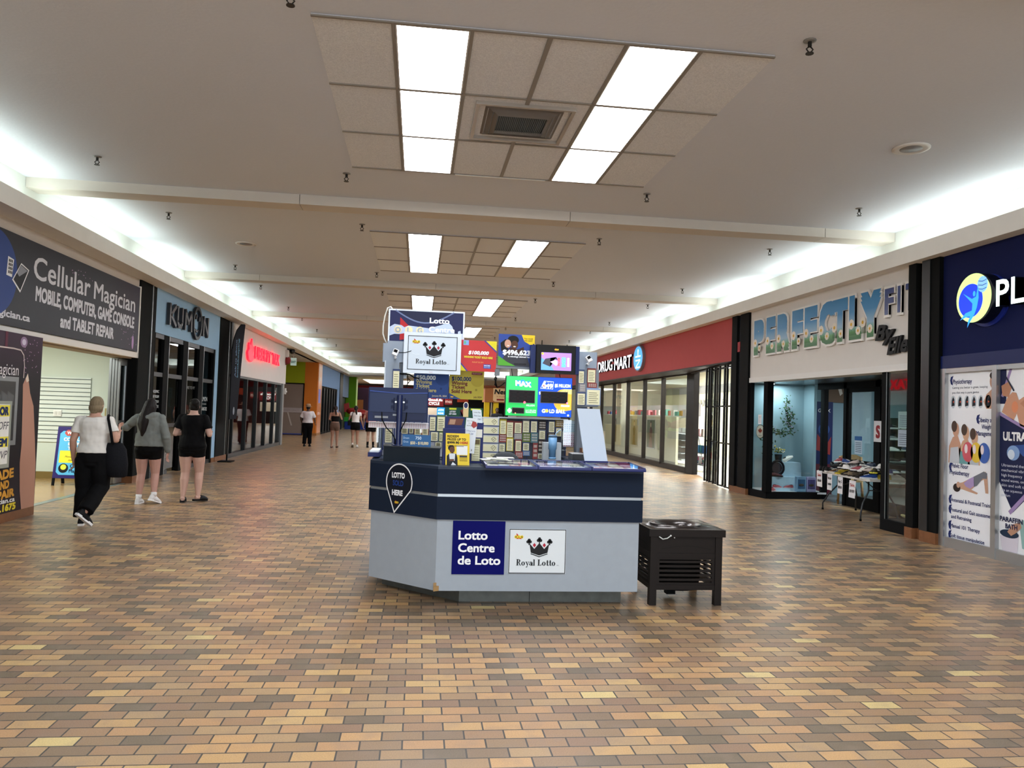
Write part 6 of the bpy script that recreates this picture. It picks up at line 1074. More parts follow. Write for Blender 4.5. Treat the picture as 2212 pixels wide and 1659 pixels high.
t = thing('stool', 'dark grey rounded stool back showing above the kiosk counter', 'chair', (.84, 7.35, 0)); b = B(); b.ell((.84, 7.35, 1.12), Matrix.Identity(3), .14, .045, .105, M('4a4e52', 0.8, noise=.2, scale=60)); b.build('backrest', t); b = B(); b.cyl((.84, 7.3, .72), (.84, 7.3, .78), .2, M('3a3d42', 0.8), 24); b.build('seat', t); b = B(); b.cyl((.84, 7.3, .19), (.84, 7.3, .72), .025, SILVER); b.build('column', t); b = B(); b.box((.825, 7.38, .76), (.855, 7.4, 1.1), BLACK); b.build('back_bar', t)
for i in range(5): a = 2*PI*i/5; b = B(); b.cyl((.84, 7.3, .21), (.84+.25*math.cos(a), 7.3+.25*math.sin(a), .172), .018, BLACK); b.build('leg', t)

# ---- posts, boxes, rail and the signs they carry
PG_ = M('8d98a6', 0.5, noise=.04, scale=9); PD = M('5a626c', 0.5)
t = thing('sign_gantry', 'grey sign frame of two posts and a cross rail standing in the kiosk', 'frame', (.72, 7.87, 0))
b = B(); b.box((-.342, 7.78, 1.1475), (-.205, 7.92, 2.06), PG_); b.box((-.35, 7.775, 1.1475), (-.338, 7.93, 2.07), M('c4ccd4')); b.build('post', t); b = B(); b.box((1.607, 7.75, 1.68), (1.82, 7.775, 2.06), M('7d8792', 0.5)); b.box((1.615, 7.78, 1.1475), (1.715, 7.92, 2.06), M('6a727c', 0.5)); b.build('post', t)
b = B(); b.rbox((-.374, 7.79, 2.058), (-.02, 7.95, 2.246), PG_, .006); b.box((-.33, 7.79, 2.246), (-.02, 7.93, 2.271), PG_); b.build('cap_box', t); b = B(); b.rbox((1.57, 7.805, 2.062), (1.81, 7.95, 2.244), PG_, .006); b.build('cap_box', t)
b = B(); b.box((-.02, 7.86, 2.045), (1.6, 7.92, 2.085), M('9aa0a2', 0.45)); b.build('cross_rail', t); b = B(); b.box((-.2, 7.79, 1.78), (-.16, 7.86, 2.05), PD); b.box((-.165, 7.8, 1.9), (-.13, 7.85, 1.98), M('a4acb4')); b.build('bracket', t)
WF = M('d6e0ea', 0.45)
t = thing('overhead_sign', 'large navy Lotto Centre sign in a white frame above the left kiosk post', 'sign', (.05, 7.9, 2.272)); b = B(); b.box((-.333, 7.87, 2.272), (.435, 7.93, 2.603), WF); b.build('frame', t)
T = FC(0, 7.869, 0); b = B(T); b.rect(-.318, 2.272, .42, 2.588, M('111a55', 0.4)); pts = [(-.26+.58*i/16, 2.588-.115*math.sin(PI*i/16)) for i in range(17)]; b.line(pts, .014, M('6d7aa0'), .001); b.flat(pts+[(.32, 2.588), (-.26, 2.588)], M('0e1540', 0.4), .0005)
b.flat([(-.215, 2.29), (-.215, 2.52), (-.12, 2.43), (-.16, 2.3)], M('b8282e'), .0015)
fol = M('b4c2d8', 0.4); b.flat([(-.318, 2.33), (-.318, 2.42), (-.27, 2.45), (-.2, 2.44), (-.17, 2.42), (-.13, 2.44), (.08, 2.42), (.2, 2.46), (.27, 2.49), (.31, 2.45), (.34, 2.37), (.345, 2.33), (.29, 2.33), (.25, 2.38), (.05, 2.37), (-.12, 2.37), (-.22, 2.35), (-.27, 2.35)], fol, .002); b.flat([(.37, 2.3), (.37, 2.4), (.395, 2.41), (.4, 2.38), (.42, 2.38), (.42, 2.3)], fol, .002)
for i, ch in enumerate('OLG'): b.disc(-.235+i*.11, 2.395, .038, M('ecd8a8'), .003, n=18); b.text(ch, -.235+i*.11, 2.37, .05, M('9aa8b4'), .004, align='C', bold=.05)
b.build('printed_artwork', t); b = B(T); b.text('Lotto', .08, 2.475, .055, WHT, .005, w=.2, bold=.03); b.text('Centre', .075, 2.385, .055, WHT, .005, w=.26, bold=.03); b.build('lettering', t)
t = thing('overhead_sign', 'white boxed Royal Lotto sign with a crown hanging at the left of the kiosk', 'sign', (.12, 7.74, 1.955)); b = B(FC(.12, 7.73, 1.955)); b.box((-.287, 0, -.055), (.282, .408, 0), WF); b.build('sign_box', t)
b = B(FC(.12, 7.729, 1.955)); b.rect(-.25, .035, .245, .375, M('cdd9e4', 0.5)); royal(b, -.25, .245, .035, .375, .012, 0)
b.line([(-.2, .2), (-.17, .185), (-.13, .19)], .004, M('e4edf4'), .001); b.text('Royal', -.03, .012, .012, M('c8a8b0'), .001); b.build('printed_artwork', t)
t = thing('winner_sign', 'red $100,000 winning ticket sign with yellow corners above the kiosk', 'sign', (.58, 7.8, 2.0)); T = frame((.402, 7.81, 2.003), (1, 0, -.012)); b = B(T); b.box((0, 0, -.006), (.363, .312, 0), M('c8383a', 0.5)); b.build('panel', t)
b = B(T); b.flat([(.25, .312), (.363, .312), (.363, .215)], M('d8cc2e'), .001); b.line([(.243, .312), (.363, .205)], .014, M('5a4a9a'), .0015); b.flat([(0, 0), (.06, 0), (0, .07)], M('d8cc2e'), .001); b.line([(.07, 0), (0, .08)], .014, M('5a4a9a'), .0015); b.rect(.025, .26, .08, .31, M('7f9fd0'), .001); b.rect(.03, .272, .05, .3, M('5fb08a'), .002); b.rect(.235, .032, .31, .075, M('3a4fae'), .001); b.build('printed_artwork', t)
b = B(T); b.text('$100,000', .18, .172, .034, WHT, .002, align='C', w=.205, bold=.05, shear=.2); b.text('WINNING TICKET SOLD HERE', .18, .132, .02, M('e4d040'), .002, align='C', w=.29, bold=.05); b.text('AUGUST 28, 2019', .175, .085, .014, M('e8b060'), .002, align='C', w=.115); b.text('ENCORE', .272, .055, .013, WHT, .002, align='C', w=.06, bold=.04); b.text('ENCORE', .272, .038, .01, M('9ab0e8'), .002, align='C', w=.06, bold=.04); b.build('lettering', t)
t = thing('winner_sign', 'blue $496,623 winnings sign with two laughing people above the kiosk rail', 'sign', (.97, 7.82, 2.06)); T = frame((.785, 7.83, 2.072), (1, 0, -.004)); b = B(T); b.box((0, 0, -.006), (.372, .322, 0), M('3452a8', 0.5)); b.build('panel', t)
b = B(T); b.flat([(.235, .322), (.372, .322), (.372, .215), (.32, .225), (.265, .255)], M('e4c428'), .001); b.flat([(0, 0), (.18, 0), (.09, .04), (0, .1)], M('58a838'), .002); b.flat([(.06, .0), (.33, 0), (.3, .1), (.25, .16), (.1, .16), (.05, .08)], M('4a4a52'), .001); b.flat([(.03, .15), (.02, .23), (.07, .27), (.12, .25), (.09, .13)], M('1b1818'), .0012); b.disc(.15, .265, .058, M('191616'), .0013, .045); b.disc(.095, .225, .033, M('c89a82'), .0016, .042); b.disc(.165, .215, .036, M('5f3d2c'), .0017, .044); b.flat([(.07, .12), (.12, .19), (.2, .17), (.26, .2), (.27, .14), (.2, .11)], M('4a3028'), .0015); b.disc(.165, .198, .014, M('e8e2dc'), .002, .006); b.disc(.1, .205, .012, M('ece4de'), .002, .005); b.disc(.36, .226, .009, M('1f2a6a'), .003); b.build('printed_artwork', t)
b = B(T); b.text('$496,623', .045, .115, .048, WHT, .004, w=.285, bold=.05); b.text('in winnings claimed here', .1, .088, .017, WHT, .004, w=.24, bold=.04); b.text('You could', .305, .278, .015, M('7a6420'), .004, align='C', w=.09, bold=.02); b.text('win next!', .305, .258, .015, M('7a6420'), .004, align='C', w=.085, bold=.02); b.rect(.165, .012, .29, .03, M('34343a'), .003); b.build('lettering', t)
t = thing('video_screen', 'black framed video screen in a blue case at the right of the kiosk', 'screen', (1.355, 7.74, 2.0)); b = B(); b.box((1.105, 7.72, 2.003), (1.605, 7.8, 2.287), M('142a6a', 0.4)); b.build('side_case', t); b = B(); b.rbox((1.155, 7.69, 2.004), (1.562, 7.76, 2.29), M('08080a', 0.5), .006); b.build('black_frame', t)
b = B(FC(0, 7.689, 0)); e_ = 1.1; b.rect(1.208, 2.035, 1.516, 2.213, M('8f68c8', 0.3, emit=e_)); b.flat([(1.208, 2.035), (1.34, 2.035), (1.3, 2.1), (1.208, 2.16)], M('4a86d0', 0.3, emit=e_), .001); b.flat([(1.22, 2.1), (1.3, 2.07), (1.34, 2.12), (1.3, 2.16), (1.38, 2.14), (1.36, 2.17), (1.25, 2.15)], M('2a2038', 0.3), .002); b.flat([(1.3, 2.12), (1.36, 2.08), (1.4, 2.12), (1.35, 2.14)], M('d8a8e0', 0.3, emit=e_), .003); b.rect(1.375, 2.08, 1.4, 2.165, M('e85a6a', emit=e_), .003); b.rect(1.475, 2.075, 1.495, 2.165, M('f0e8f0', emit=e_), .003); b.disc(1.22, 2.2, .012, M('f0c83a', emit=e_), .003); b.text('BINGO', 1.455, 2.12, .038, M('5ad0e8', emit=e_), .004, align='C', w=.1, rot=PI/2, bold=.06); b.build('screen_picture', t)
b = B(FC(0, 7.688, 0)); olg(b, 1.362, 2.245, .024, 0, False); b.build('logo', t); b = B(); b.cyl((1.22, 7.75, 2.287), (1.22, 7.75, 2.34), .005, BLACK, 8); b.cyl((1.48, 7.75, 2.29), (1.48, 7.75, 2.305), .004, BLACK, 8); b.build('aerial', t)
t = thing('jackpot_sign', 'lit green and blue jackpot sign with MAX and 649 panels hanging in the kiosk', 'sign', (1.2, 7.75, 1.567)); b = B(); b.rbox((.862, 7.72, 1.563), (1.54, 7.8, 1.966), M('1b2130', 0.4), .005); b.build('case', t)
T = FC(0, 7.719, 0); b = B(T); e1 = .8; G1 = M('2fc060', 0.4, emit=e1); b.rect(.866, 1.567, 1.188, 1.962, G1); b.flat([(.866, 1.567), (1.188, 1.567), (1.188, 1.66), (.866, 1.75)], M('1fb050', 0.4, emit=e1), .0005); b.build('green_panel', t); b = B(T); b.rect(1.19, 1.567, 1.536, 1.962, M('1248c8', 0.4, emit=e1)); arc = [(1.46+.11*math.cos(a), 1.735+.115*math.sin(a)) for a in [PI/2+PI*i/16*.95 for i in range(17)]]; b.flat(arc+[(1.536, 1.64), (1.536, 1.85)], M('f0a83c', 0.4, emit=e1), .0008); b.flat([(1.4, 1.815), (1.46, 1.85), (1.536, 1.85), (1.536, 1.8)], M('f4dc7a', 0.4, emit=e1), .001); b.build('blue_panel', t)
b = B(T); b.disc(.985, 1.895, .028, M('2a86e0', emit=e1), .001); b.disc(1.03, 1.9, .03, M('2a86e0', emit=e1), .001); b.disc(1.09, 1.89, .028, M('2a86e0', emit=e1), .001); WE = M('f0fbff', emit=1.0); b.text('MAX', .96, 1.87, .05, WE, .002, w=.16, bold=.05, shear=-.15, rot=-.08); b.text('MILLION', 1.16, 1.665, .018, M('bff0cc', emit=.8), .002, align='R', w=.085, bold=.04); b.text('& 41 MILLION', 1.07, 1.615, .017, M('bff0cc', emit=.8), .002, w=.105, bold=.03); b.text('MAXMILLIONS', 1.07, 1.598, .014, M('bff0cc', emit=.8), .002, w=.105, bold=.04)
b.text('+', .885, 1.592, .05, WE, .002, w=.042, bold=.12)
b.text('6', 1.232, 1.855, .065, WE, .002, bold=.04); b.text('49', 1.268, 1.855, .045, WE, .002, bold=.04, w=.07); b.text('LOTTO', 1.305, 1.912, .01, WE, .002, align='C', w=.05); b.line([(1.215, 1.85), (1.34, 1.845), (1.345, 1.92), (1.25, 1.925)], .003, WE, .0015, closed=True); b.disc(1.246, 1.877, .008, M('e0503a', emit=1), .003); b.text('$5 MILLION', 1.36, 1.868, .032, WE, .002, w=.16, bold=.04); b.text('+ 1', 1.46, 1.822, .018, M('7a86a0'), .003, w=.035, bold=.03); b.text('MILLION', 1.515, 1.672, .018, WE, .003, align='R', w=.085, bold=.05); b.text('G', 1.235, 1.606, .036, WE, .002, bold=.04); b.disc(1.285, 1.625, .018, M('e0b050', emit=1), .002); b.text('LD BALL', 1.312, 1.606, .036, WE, .002, w=.165, bold=.04); b.disc(1.505, 1.585, .01, WE, .002); b.text('$', 1.2, 1.79, .028, WE, .002); b.build('lettering', t)
for (x0, x1, z0, z1) in ((.894, 1.16, 1.695, 1.825), (1.215, 1.495, 1.702, 1.822), (.93, 1.056, 1.588, 1.648)):
    b = B(T); b.box((x0, z0, 0), (x1, z1, .012), M('6d6a6c', 0.5)); b.box((x0+.006, z0+.006, .012), (x1-.006, z1-.006, .013), M('0c0709', 0.5)); o = b.build('digit_display', t); b = B(T); w = (x1-x0-.03)/3; h = z1-z0; DG = M('2c181c', 0.5)
    for i in range(3):
        u0, u1 = x0+.02+i*w, x0+.006+(i+1)*w
        for q in ([(u0, z1-.2*h), (u1, z1-.2*h)], [(u0, z0+.5*h), (u1, z0+.5*h)], [(u0, z0+.2*h), (u1, z0+.2*h)], [(u0, z0+.2*h), (u0, z1-.2*h)], [(u1, z0+.2*h), (u1, z1-.2*h)]): b.line(q, .007, DG, .014)
    b.build('segment', o)
b = B(T); b.disc(1.055, 1.702, .011, M('ff3040', emit=8), .015); b.disc(1.49, 1.707, .01, M('ff4050', emit=8), .015); b.disc(.965, 1.592, .005, M('ff6a50', emit=6), .015); b.build('red_lamp', t)
b = B(); b.cyl((.93, 7.76, 1.966), (.93, 7.857, 2.044), .004, BLACK, 6); b.cyl((1.42, 7.76, 1.966), (1.42, 7.857, 2.044), .004, BLACK, 6); b.build('hanger_wire', t)
for x0, x1, c, t1c, t2c, l1, date, lab in ((-.058, .3, '2a4f96', 'd0d4d0', 'b8ae78', '$50,000', 'January 05, 2024', 'blue $50,000 Winning Ticket Sold Here sign behind the monitor'), (.306, .66, 'b8a838', '2a3a66', '7a3428', '$100,000', 'July 2024', 'yellow $100,000 Winning Ticket Sold Here sign under the red sign')):
    t = thing('winner_sign', lab, 'sign', ((x0+x1)/2, 7.9, 1.717)); T = FC(x0, 7.955, 1.715); w = x1-x0; b = B(T); b.box((0, 0, -.006), (w, .335, 0), M(c, 0.5)); b.build('panel', t)
    b = B(T); b.text(l1, .022, .19, .042, M(t1c), .002, w=.2, bold=.04); [b.text(x, .022, z, .036, M(t2c), .002, w=.036*.72*len(x)*.9, bold=.04) for x, z in (('Winning', .148), ('Ticket', .108), ('Sold Here', .064))]; b.text(date, w-.018, .018, .018, M('d0c8a8' if x0 < 0 else '6a4a28'), .002, align='R', w=.15 if x0 < 0 else .085, bold=.02); b.build('lettering', t)
    b = B(T); b.disc(w-.07, .2, .068, M('28498a' if x0 < 0 else 'a8982f'), .0008); b.disc(w*.78, .1, .012, M('25427c' if x0 < 0 else '9a8c2c'), .001)
    if x0 > 0: b.flat([(0, 0), (.12, 0), (0, .06)], M('3a5a9a'), .001); olg(b, .03, .022, .016, .002, False); b.rect(.225, .255, .335, .28, M('7a2a34'), .001); b.text('INSTANT', .28, .262, .012, M('d8a8a0'), .002, align='C', w=.09)
    b.build('printed_artwork', t)
    b = B(); b.cyl((x0+.05, 7.95, 2.05), (x0+.05, 7.95, 2.08), .004, GREYM, 6); b.cyl((x1-.05, 7.95, 2.05), (x1-.05, 7.95, 2.08), .004, GREYM, 6); b.build('hook', t)
for x, z, rz, lab in ((-.245, 2.15, .35, 'white security camera with a black eye on the left grey kiosk box'), (1.7, 2.165, -.5, 'white security camera with a black eye on the right grey kiosk box')):
    t = thing('security_camera', lab, 'camera', (x, 7.7, z-.06), 'white cameras on the kiosk boxes'); T = Matrix.Translation((x, 7.71, z)) @ Matrix.Rotation(rz, 4, 'Y') @ Matrix.Rotation(-rz*.6, 4, 'Z') @ Matrix.Rotation(-.25, 4, 'X'); b = B(T); b.rbox((-.027, -.02, -.032), (.027, .02, .032), M('e6e8ea', 0.35), .01); b.build('housing', t); b = B(T); b.rbox((-.018, -.022, -.005), (.018, -.019, .024), M('0c0d10', 0.1), .004); b.build('lens_window', t); b = B(); b.cyl((x, 7.72, z-.05), (x, 7.788 if x < 0 else 7.803, z-.05), .012, M('dfe1e3')); b.cyl((x, 7.72, z-.055), (x, 7.715, z-.02), .01, M('dfe1e3')); b.build('mount', t)
t = thing('white_cable', 'white cable looping beside the Lotto Centre sign', 'cable', (-.35, 7.9, 2.25)); b = B(); b.tube([(-.3, 7.9, 2.6), (-.315, 7.9, 2.625), (-.345, 7.9, 2.615), (-.37, 7.9, 2.53), (-.385, 7.9, 2.43), (-.385, 7.9, 2.35), (-.365, 7.9, 2.29), (-.34, 7.9, 2.25)], .007, M('d8d8d2'), 7); b.build('cord', t)
t = thing('black_cable', 'thin black cable running from the left camera behind the Royal Lotto sign', 'cable', (-.12, 7.7, 2.15)); b = B(); b.tube([(-.22, 7.72, 2.15), (-.15, 7.73, 2.155), (-.1, 7.73, 2.17), (-.06, 7.74, 2.2), (-.02, 7.75, 2.21)], .004, BLACK, 6); b.build('cord', t)
t = thing('black_cable', 'tangle of black cables below the left corner of the Royal Lotto sign', 'cable', (-.08, 7.85, 1.7)); b = B(); b.tube([(-.2, 7.77, 1.945), (-.14, 7.77, 1.944), (-.1, 7.77, 1.94), (-.05, 7.77, 1.91), (0, 7.77, 1.905)], .007, BLACK, 6); b.tube([(-.12, 7.77, 1.94), (-.115, 7.77, 1.86), (-.13, 7.77, 1.8), (-.14, 7.77, 1.6)], .005, BLACK, 6); b.tube([(-.11, 7.77, 1.9), (-.09, 7.77, 1.88), (-.115, 7.77, 1.85)], .005, BLACK, 6); b.build('cord', t)
t = thing('power_adapter', 'grey plug box with a dangling black cable at the centre of the cross rail', 'adapter', (.79, 7.83, 1.95)); b = B(); b.rbox((.755, 7.8, 1.965), (.805, 7.85, 2.03), M('7a7f84'), .008); b.build('case', t); b = B(); b.tube([(.77, 7.82, 1.965), (.755, 7.82, 1.93), (.77, 7.82, 1.9), (.76, 7.82, 1.875), (.785, 7.82, 1.845), (.83, 7.81, 1.87), (.862, 7.8, 1.9)], .006, BLACK, 6); b.tube([(.775, 7.82, 1.95), (.765, 7.82, 1.9), (.78, 7.82, 1.85)], .008, BLACK, 6); b.build('cord', t)
# fixtures of the kiosk's far side
t = thing('gift_card_header', 'green LOTTERY GIFT CARDS header board at the far side of the kiosk', 'sign', (.5, 8.65, 1.53)); b = B(FC(0, 8.64, 0)); b.box((.295, 1.082, -.02), (.715, 1.632, 0), M('1f5a44', 0.5)); b.build('board', t); b = B(FC(0, 8.639, 0)); b.rect(.34, 1.605, .42, 1.625, M('d8e03a')); b.rect(.58, 1.605, .69, 1.625, M('d8e03a')); b.text('LOTTERY', .38, 1.576, .018, WHT, .001, align='C', w=.07, bold=.05); b.text('GIFT CARDS', .38, 1.55, .018, WHT, .001, align='C', w=.08, bold=.05); b.flat([(.46, 1.6), (.51, 1.625), (.52, 1.54), (.48, 1.54)], M('8a3a34'), .001); b.flat([(.455, 1.54), (.47, 1.6), (.5, 1.54)], M('3a2a5a'), .001); b.build('lettering', t)
t = thing('atm_sign', 'small glowing blue ATM sign left of the green header', 'sign', (.245, 8.6, 1.54)); b = B(); b.box((.205, 8.6, 1.54), (.288, 8.64, 1.625), M('2a8fe0', 0.4, emit=.8)); b.build('box', t); b = B(FC(0, 8.599, 0)); b.text('ATM', .246, 1.587, .022, M('d8f0ff', emit=1), 0, align='C', w=.062, bold=.05); b.text('SCENE', .246, 1.553, .018, M('d8f0ff', emit=1), 0, align='C', w=.062, bold=.05); b.build('lettering', t); b = B(); b.box((.21, 8.61, 1.082), (.285, 8.64, 1.54), M('1a1c22')); b.build('stand', t)
# wheeled? slatted litter bin beside the kiosk
BB = M('241e1c', 0.5, 0.15)
t = thing('litter_bin', 'dark brown slatted metal litter bin with a round opening beside the kiosk', 'bin', (2.32, 6.76, 0)); X0, X1, Y0, Y1 = 2.005, 2.64, 6.44, 7.08
b = B(); 
for x in (X0, X1-.06):
    for y in (Y0, Y1-.06):
        b = B(); b.box((x, y, 0), (x+.06, y+.06, .59), BB); b.build('leg', t)
for (fx, nm) in ((0, 'front'), (1, 'right'), (2, 'back'), (3, 'left')):
    T = [frame((X0, Y0+.008, 0), (1, 0, 0)), frame((X1-.008, Y0, 0), (0, 1, 0)), frame((X1, Y1-.008, 0), (-1, 0, 0)), frame((X0+.008, Y1, 0), (0, -1, 0))][fx]; w = (X1-X0) if fx % 2 == 0 else (Y1-Y0)
    b = B(T); b.box((.06, .44, -.025), (w-.06, .59, -.005), BB); b.box((.06, .13, -.03), (w-.06, .17, 0), BB); b.box((.06, .40, -.03), (w-.06, .44, 0), BB); b.box((.06, .17, -.03), (.085, .4, -.006), BB); b.box((w-.085, .17, -.03), (w-.06, .4, -.006), BB); b.box((.085, .17, -.03), (w-.085, .19, -.006), BB); b.box((.085, .385, -.03), (w-.085, .4, -.006), BB)
    arc = [(.1+(w-.2)*i/12, .475+.028*math.sin(PI*i/12)) for i in range(13)]; b.line(arc, .006, M('0f0d0c'), -.0045); b.build('side_frame', t)
    b = B(T)
    for i in range(5): z = .205+i*.038; b.box((.085, z, -.028), (w-.085, z+.019, -.008), BB)
    b.build('louvre_slats', t)
b = B(); x0, x1, y0, y1 = X0-.02, X1+.02, Y0-.02, Y1+.02; zt = .645
b.box((x0, y0, .585), (x1, y0+.01, zt), BB); b.box((x0, y1-.01, .585), (x1, y1, zt), BB); b.box((x0, y0+.01, .585), (x0+.01, y1-.01, zt), BB); b.box((x1-.01, y0+.01, .585), (x1, y1-.01, zt), BB)
cx, cy = (x0+x1)/2, (y0+y1)/2; N = 40; ri = .235; vs = []; 
for i in range(N):
    a = 2*PI*i/N; c_, s_ = math.cos(a), math.sin(a); m_ = max(abs(c_), abs(s_)); h = (x1-x0)/2
    vs += [(cx+h*c_/m_, cy+h*s_/m_, zt), (cx+ri*c_, cy+ri*s_, zt), (cx+ri*c_, cy+ri*s_, zt+.012), (cx+(ri-.03)*c_, cy+(ri-.03)*s_, zt+.014), (cx+(ri-.11)*c_, cy+(ri-.11)*s_, zt-.012), (cx+(ri-.115)*c_, cy+(ri-.115)*s_, zt-.12)]
BT = M('3a3330', 0.22, 0.4)
fs = []
for i in range(N):
    j = (i+1) % N
    for q in range(5): fs.append((i*6+q, i*6+q+1, j*6+q+1, j*6+q)[::-1])
b.add(vs, fs, BT, True); b.build('lid', t)
b = B(); b.lathe([(.0, .1), (.22, .1), (.24, .52), (.23, .52), (.21, .12), (0, .12)], M('0d0d0d', 0.7), (cx, cy, 0), 24); b.build('liner', t)
b = B(); b.tube([(2.07, Y0-.022, .585), (2.1, Y0-.028, .565), (2.14, Y0-.026, .572), (2.17, Y0-.022, .592)], .005, M('c8ccc8'), 6); b.ball((2.172, Y0-.022, .594), .008, M('dfe2e0'), n=8, k=5); b.ball((2.21, Y0-.004, .575), .007, M('b8b8b4'), n=8, k=5); b.build('cord', t)
b = B(); b.box((cx-.06, Y0-.03+.35, .02), (cx+.02, Y0+.4, .1), BLACK); b.build('floor_anchor', t)
# ================================================================ THE FAR END OF THE MALL
t = thing('ceiling_light', 'large bright recessed light box in the low ceiling at the far end', 'light', (-1.5, 68, 3.85)); b = B(); b.box((-4.6, 63.5, 3.88), (1.5, 74, 3.915), M('fff8ea', emit=2.2)); b.build('diffuser', t); b = B(); b.box((-4.7, 63.4, 3.86), (1.6, 63.5, 3.92), BEIGE); b.box((-4.7, 74, 3.86), (1.6, 74.1, 3.92), BEIGE); b.build('frame', t)
t = thing('store_facade', 'dark shop front with a red fascia across the far end of the mall', 'shop front', (-2, 77.2, 0)); b = B(); b.box((-6.5, 77.2, 3.0), (9, 77.45, 3.75), M('8c2a34', 0.6)); b.build('fascia', t); b = B(); b.box((-6.5, 77.3, 0), (9, 77.45, 3.0), M('24252a', 0.6)); b.build('glazing', t); b = B(FC(0, 77.19, 0)); b.text('Market', -2.6, 3.2, .38, WT, w=2.4, bold=.03); b.build('lettering', t)
t = thing('store_facade', 'black shop wall with small red and white signs at the far end behind the kiosk', 'shop front', (2.6, 66, 0)); b = B(); b.box((0.4, 66, 0), (4.3, 66.3, 3.0), M('1c1b1d', 0.7)); b.build('wall_panel', t)
b = B(FC(0, 65.99, 0)); b.rect(.75, 1.9, 2.1, 2.6, M('7a1f26')); b.rect(2.2, 2.05, 2.85, 2.55, M('8a2a2c')); b.rect(3.25, 2.3, 4.2, 2.85, M('b8482e')); b.rect(.7, 1.0, 2.0, 1.75, M('cfc4b4')); b.build('printed_sign', t)
b = B(FC(0, 65.98, 0)); b.text('GoodLife', .8, 2.33, .2, WT, w=1.2, bold=.04); b.text('CYCLE', .85, 2.0, .24, WT, w=.9, bold=.05); b.text('FITNESS', 2.25, 2.2, .2, M('e8c8c0'), w=.55, bold=.02); b.build('lettering', t)
t = thing('food_kiosk', 'orange food stall with yellow pillars and a cream sign beginning Ner', 'stall', (4.1, 42, 0))
b = B(); b.box((3.55, 41.9, 2.1), (5.0, 43.5, 2.95), M('b07040', 0.6)); b.box((3.45, 41.8, 2.9), (5.1, 43.6, 3.0), M('8a4a2c')); b.build('canopy', t)
for x in (3.55, 4.05): b = B(); b.box((x, 42, 1.1), (x+.28, 42.3, 2.1), M('e0c020', 0.5)); b.build('pillar', t)
b = B(); b.cyl((3.95, 42.2, 1.1), (3.95, 42.2, 2.1), .06, SILVER); b.build('steel_post', t); b = B(); b.box((3.5, 41.9, 0), (5.0, 43.4, 1.1), M('c8a83a', 0.5)); b.build('counter', t)
b = B(FC(0, 41.89, 0)); b.flat([(4.0, 2.2), (4.1, 2.14), (4.95, 2.14), (4.95, 2.88), (4.0, 2.88)], M('e8c898')); b.rect(4.2, 2.2, 4.6, 2.3, M('a83a34'), .001); b.build('sign_panel', t); b = B(FC(0, 41.88, 0)); b.text('Nerd', 4.06, 2.56, .26, M('17171a'), w=.85, bold=.04, shear=.15); b.text('BURGERS', 4.2, 2.38, .08, M('c08a4a'), w=.5); b.build('lettering', t)
b = B(); b.box((4.62, 39.5, 0), (5.0, 39.9, ZC-.14), M('a8a8a6', 0.6)); struct(b.build('trim_%d' % (n+1)))
t = thing('kiddie_ride', 'red toy aeroplane ride on a blue and green base far down on the left', 'ride', (-4.5, 56.8, 0)); b = B(); b.box((-5.2, 56.4, 0), (-3.3, 57.4, .55), M('1f3f9a', 0.4)); b.build('base', t); b = B(); b.box((-5.25, 56.35, .55), (-4.3, 57.45, .85), M('2f9a3a', 0.4)); b.build('green_step', t)
b = B(); b.ell((-4.2, 56.9, 1.15), Matrix.Rotation(.2, 3, 'Y'), 1.0, .32, .34, M('b02a24', 0.35), 18, 12); b.ell((-3.1, 56.9, 1.05), Matrix.Identity(3), .3, .26, .26, M('b02a24', 0.35)); b.build('fuselage', t); b = B(); b.box((-4.4, 55.9, 1.1), (-3.8, 57.9, 1.17), M('b83028', 0.35)); b.build('wing', t); b = B(); b.prism([(-5.3, 1.2), (-4.9, 1.25), (-5.0, 1.9), (-5.35, 1.8)], -.04, .04, M('b02a24', 0.35)); b.v = [(v[0], 56.9+v[2], v[1]) for v in b.v]; b.build('tail_fin', t); b = B(); b.cyl((-4.2, 56.9, .5), (-4.2, 56.9, .9), .12, GREYM); b.build('pedestal', t)
t = thing('wall_poster', 'dark purple tall poster beyond the green wall at the far end', 'poster', (-4.6, 64.5, .8)); b = B(); b.box((-5.3, 64.4, .2), (-4.1, 64.5, 3.2), M('4a2f52', 0.5)); b.box((-5.0, 64.38, 1.2), (-4.5, 64.4, 2.2), M('b0704a')); b.build('sheet', t)
t = thing('alarm_beacon', 'small red fire alarm beacon on the black pilaster beside the drugstore', 'alarm', (7.02, 16.4, 3.1)); b = B(); b.box((7.0, 16.35, 3.1), (7.04, 16.48, 3.32), M('b03038')); b.build('housing', t)
# ================================================================ PEOPLE
def remesh(o, vox, it=3, wrinkle=0.0, wscale=.12):
    m = o.modifiers.new('remesh', 'REMESH'); m.mode = 'VOXEL'; m.voxel_size = vox; m.use_smooth_shade = True
    m = o.modifiers.new('smooth', 'SMOOTH'); m.factor = 0.5; m.iterations = it
    if wrinkle:
        tx = bpy.data.textures.new('folds', 'CLOUDS'); tx.noise_scale = wscale; tx.noise_depth = 1
        d = o.modifiers.new('folds', 'DISPLACE'); d.texture = tx; d.strength = wrinkle; d.mid_level = 0.5; d.texture_coords = 'LOCAL'
        m = o.modifiers.new('smooth', 'SMOOTH'); m.factor = 0.5; m.iterations = 2
    return o
def limb(b, pts, rad, m, n=12, flat=None):
    b.tube(pts, rad, m, n)
    for p, r in zip(pts, rad): b.ball(p, r*0.995, m, n=12, k=7)
def mix3(a, c, t): return tuple(a[i]+(c[i]-a[i])*t for i in range(3))
def torso(b, rings, m, n=20):
    R = [[(cx+rx*math.cos(2*PI*j/n), cy+ry*math.sin(2*PI*j/n)*(1.0), z) for j in range(n)] for z, cx, cy, rx, ry in rings]
    b.loft(R, m)
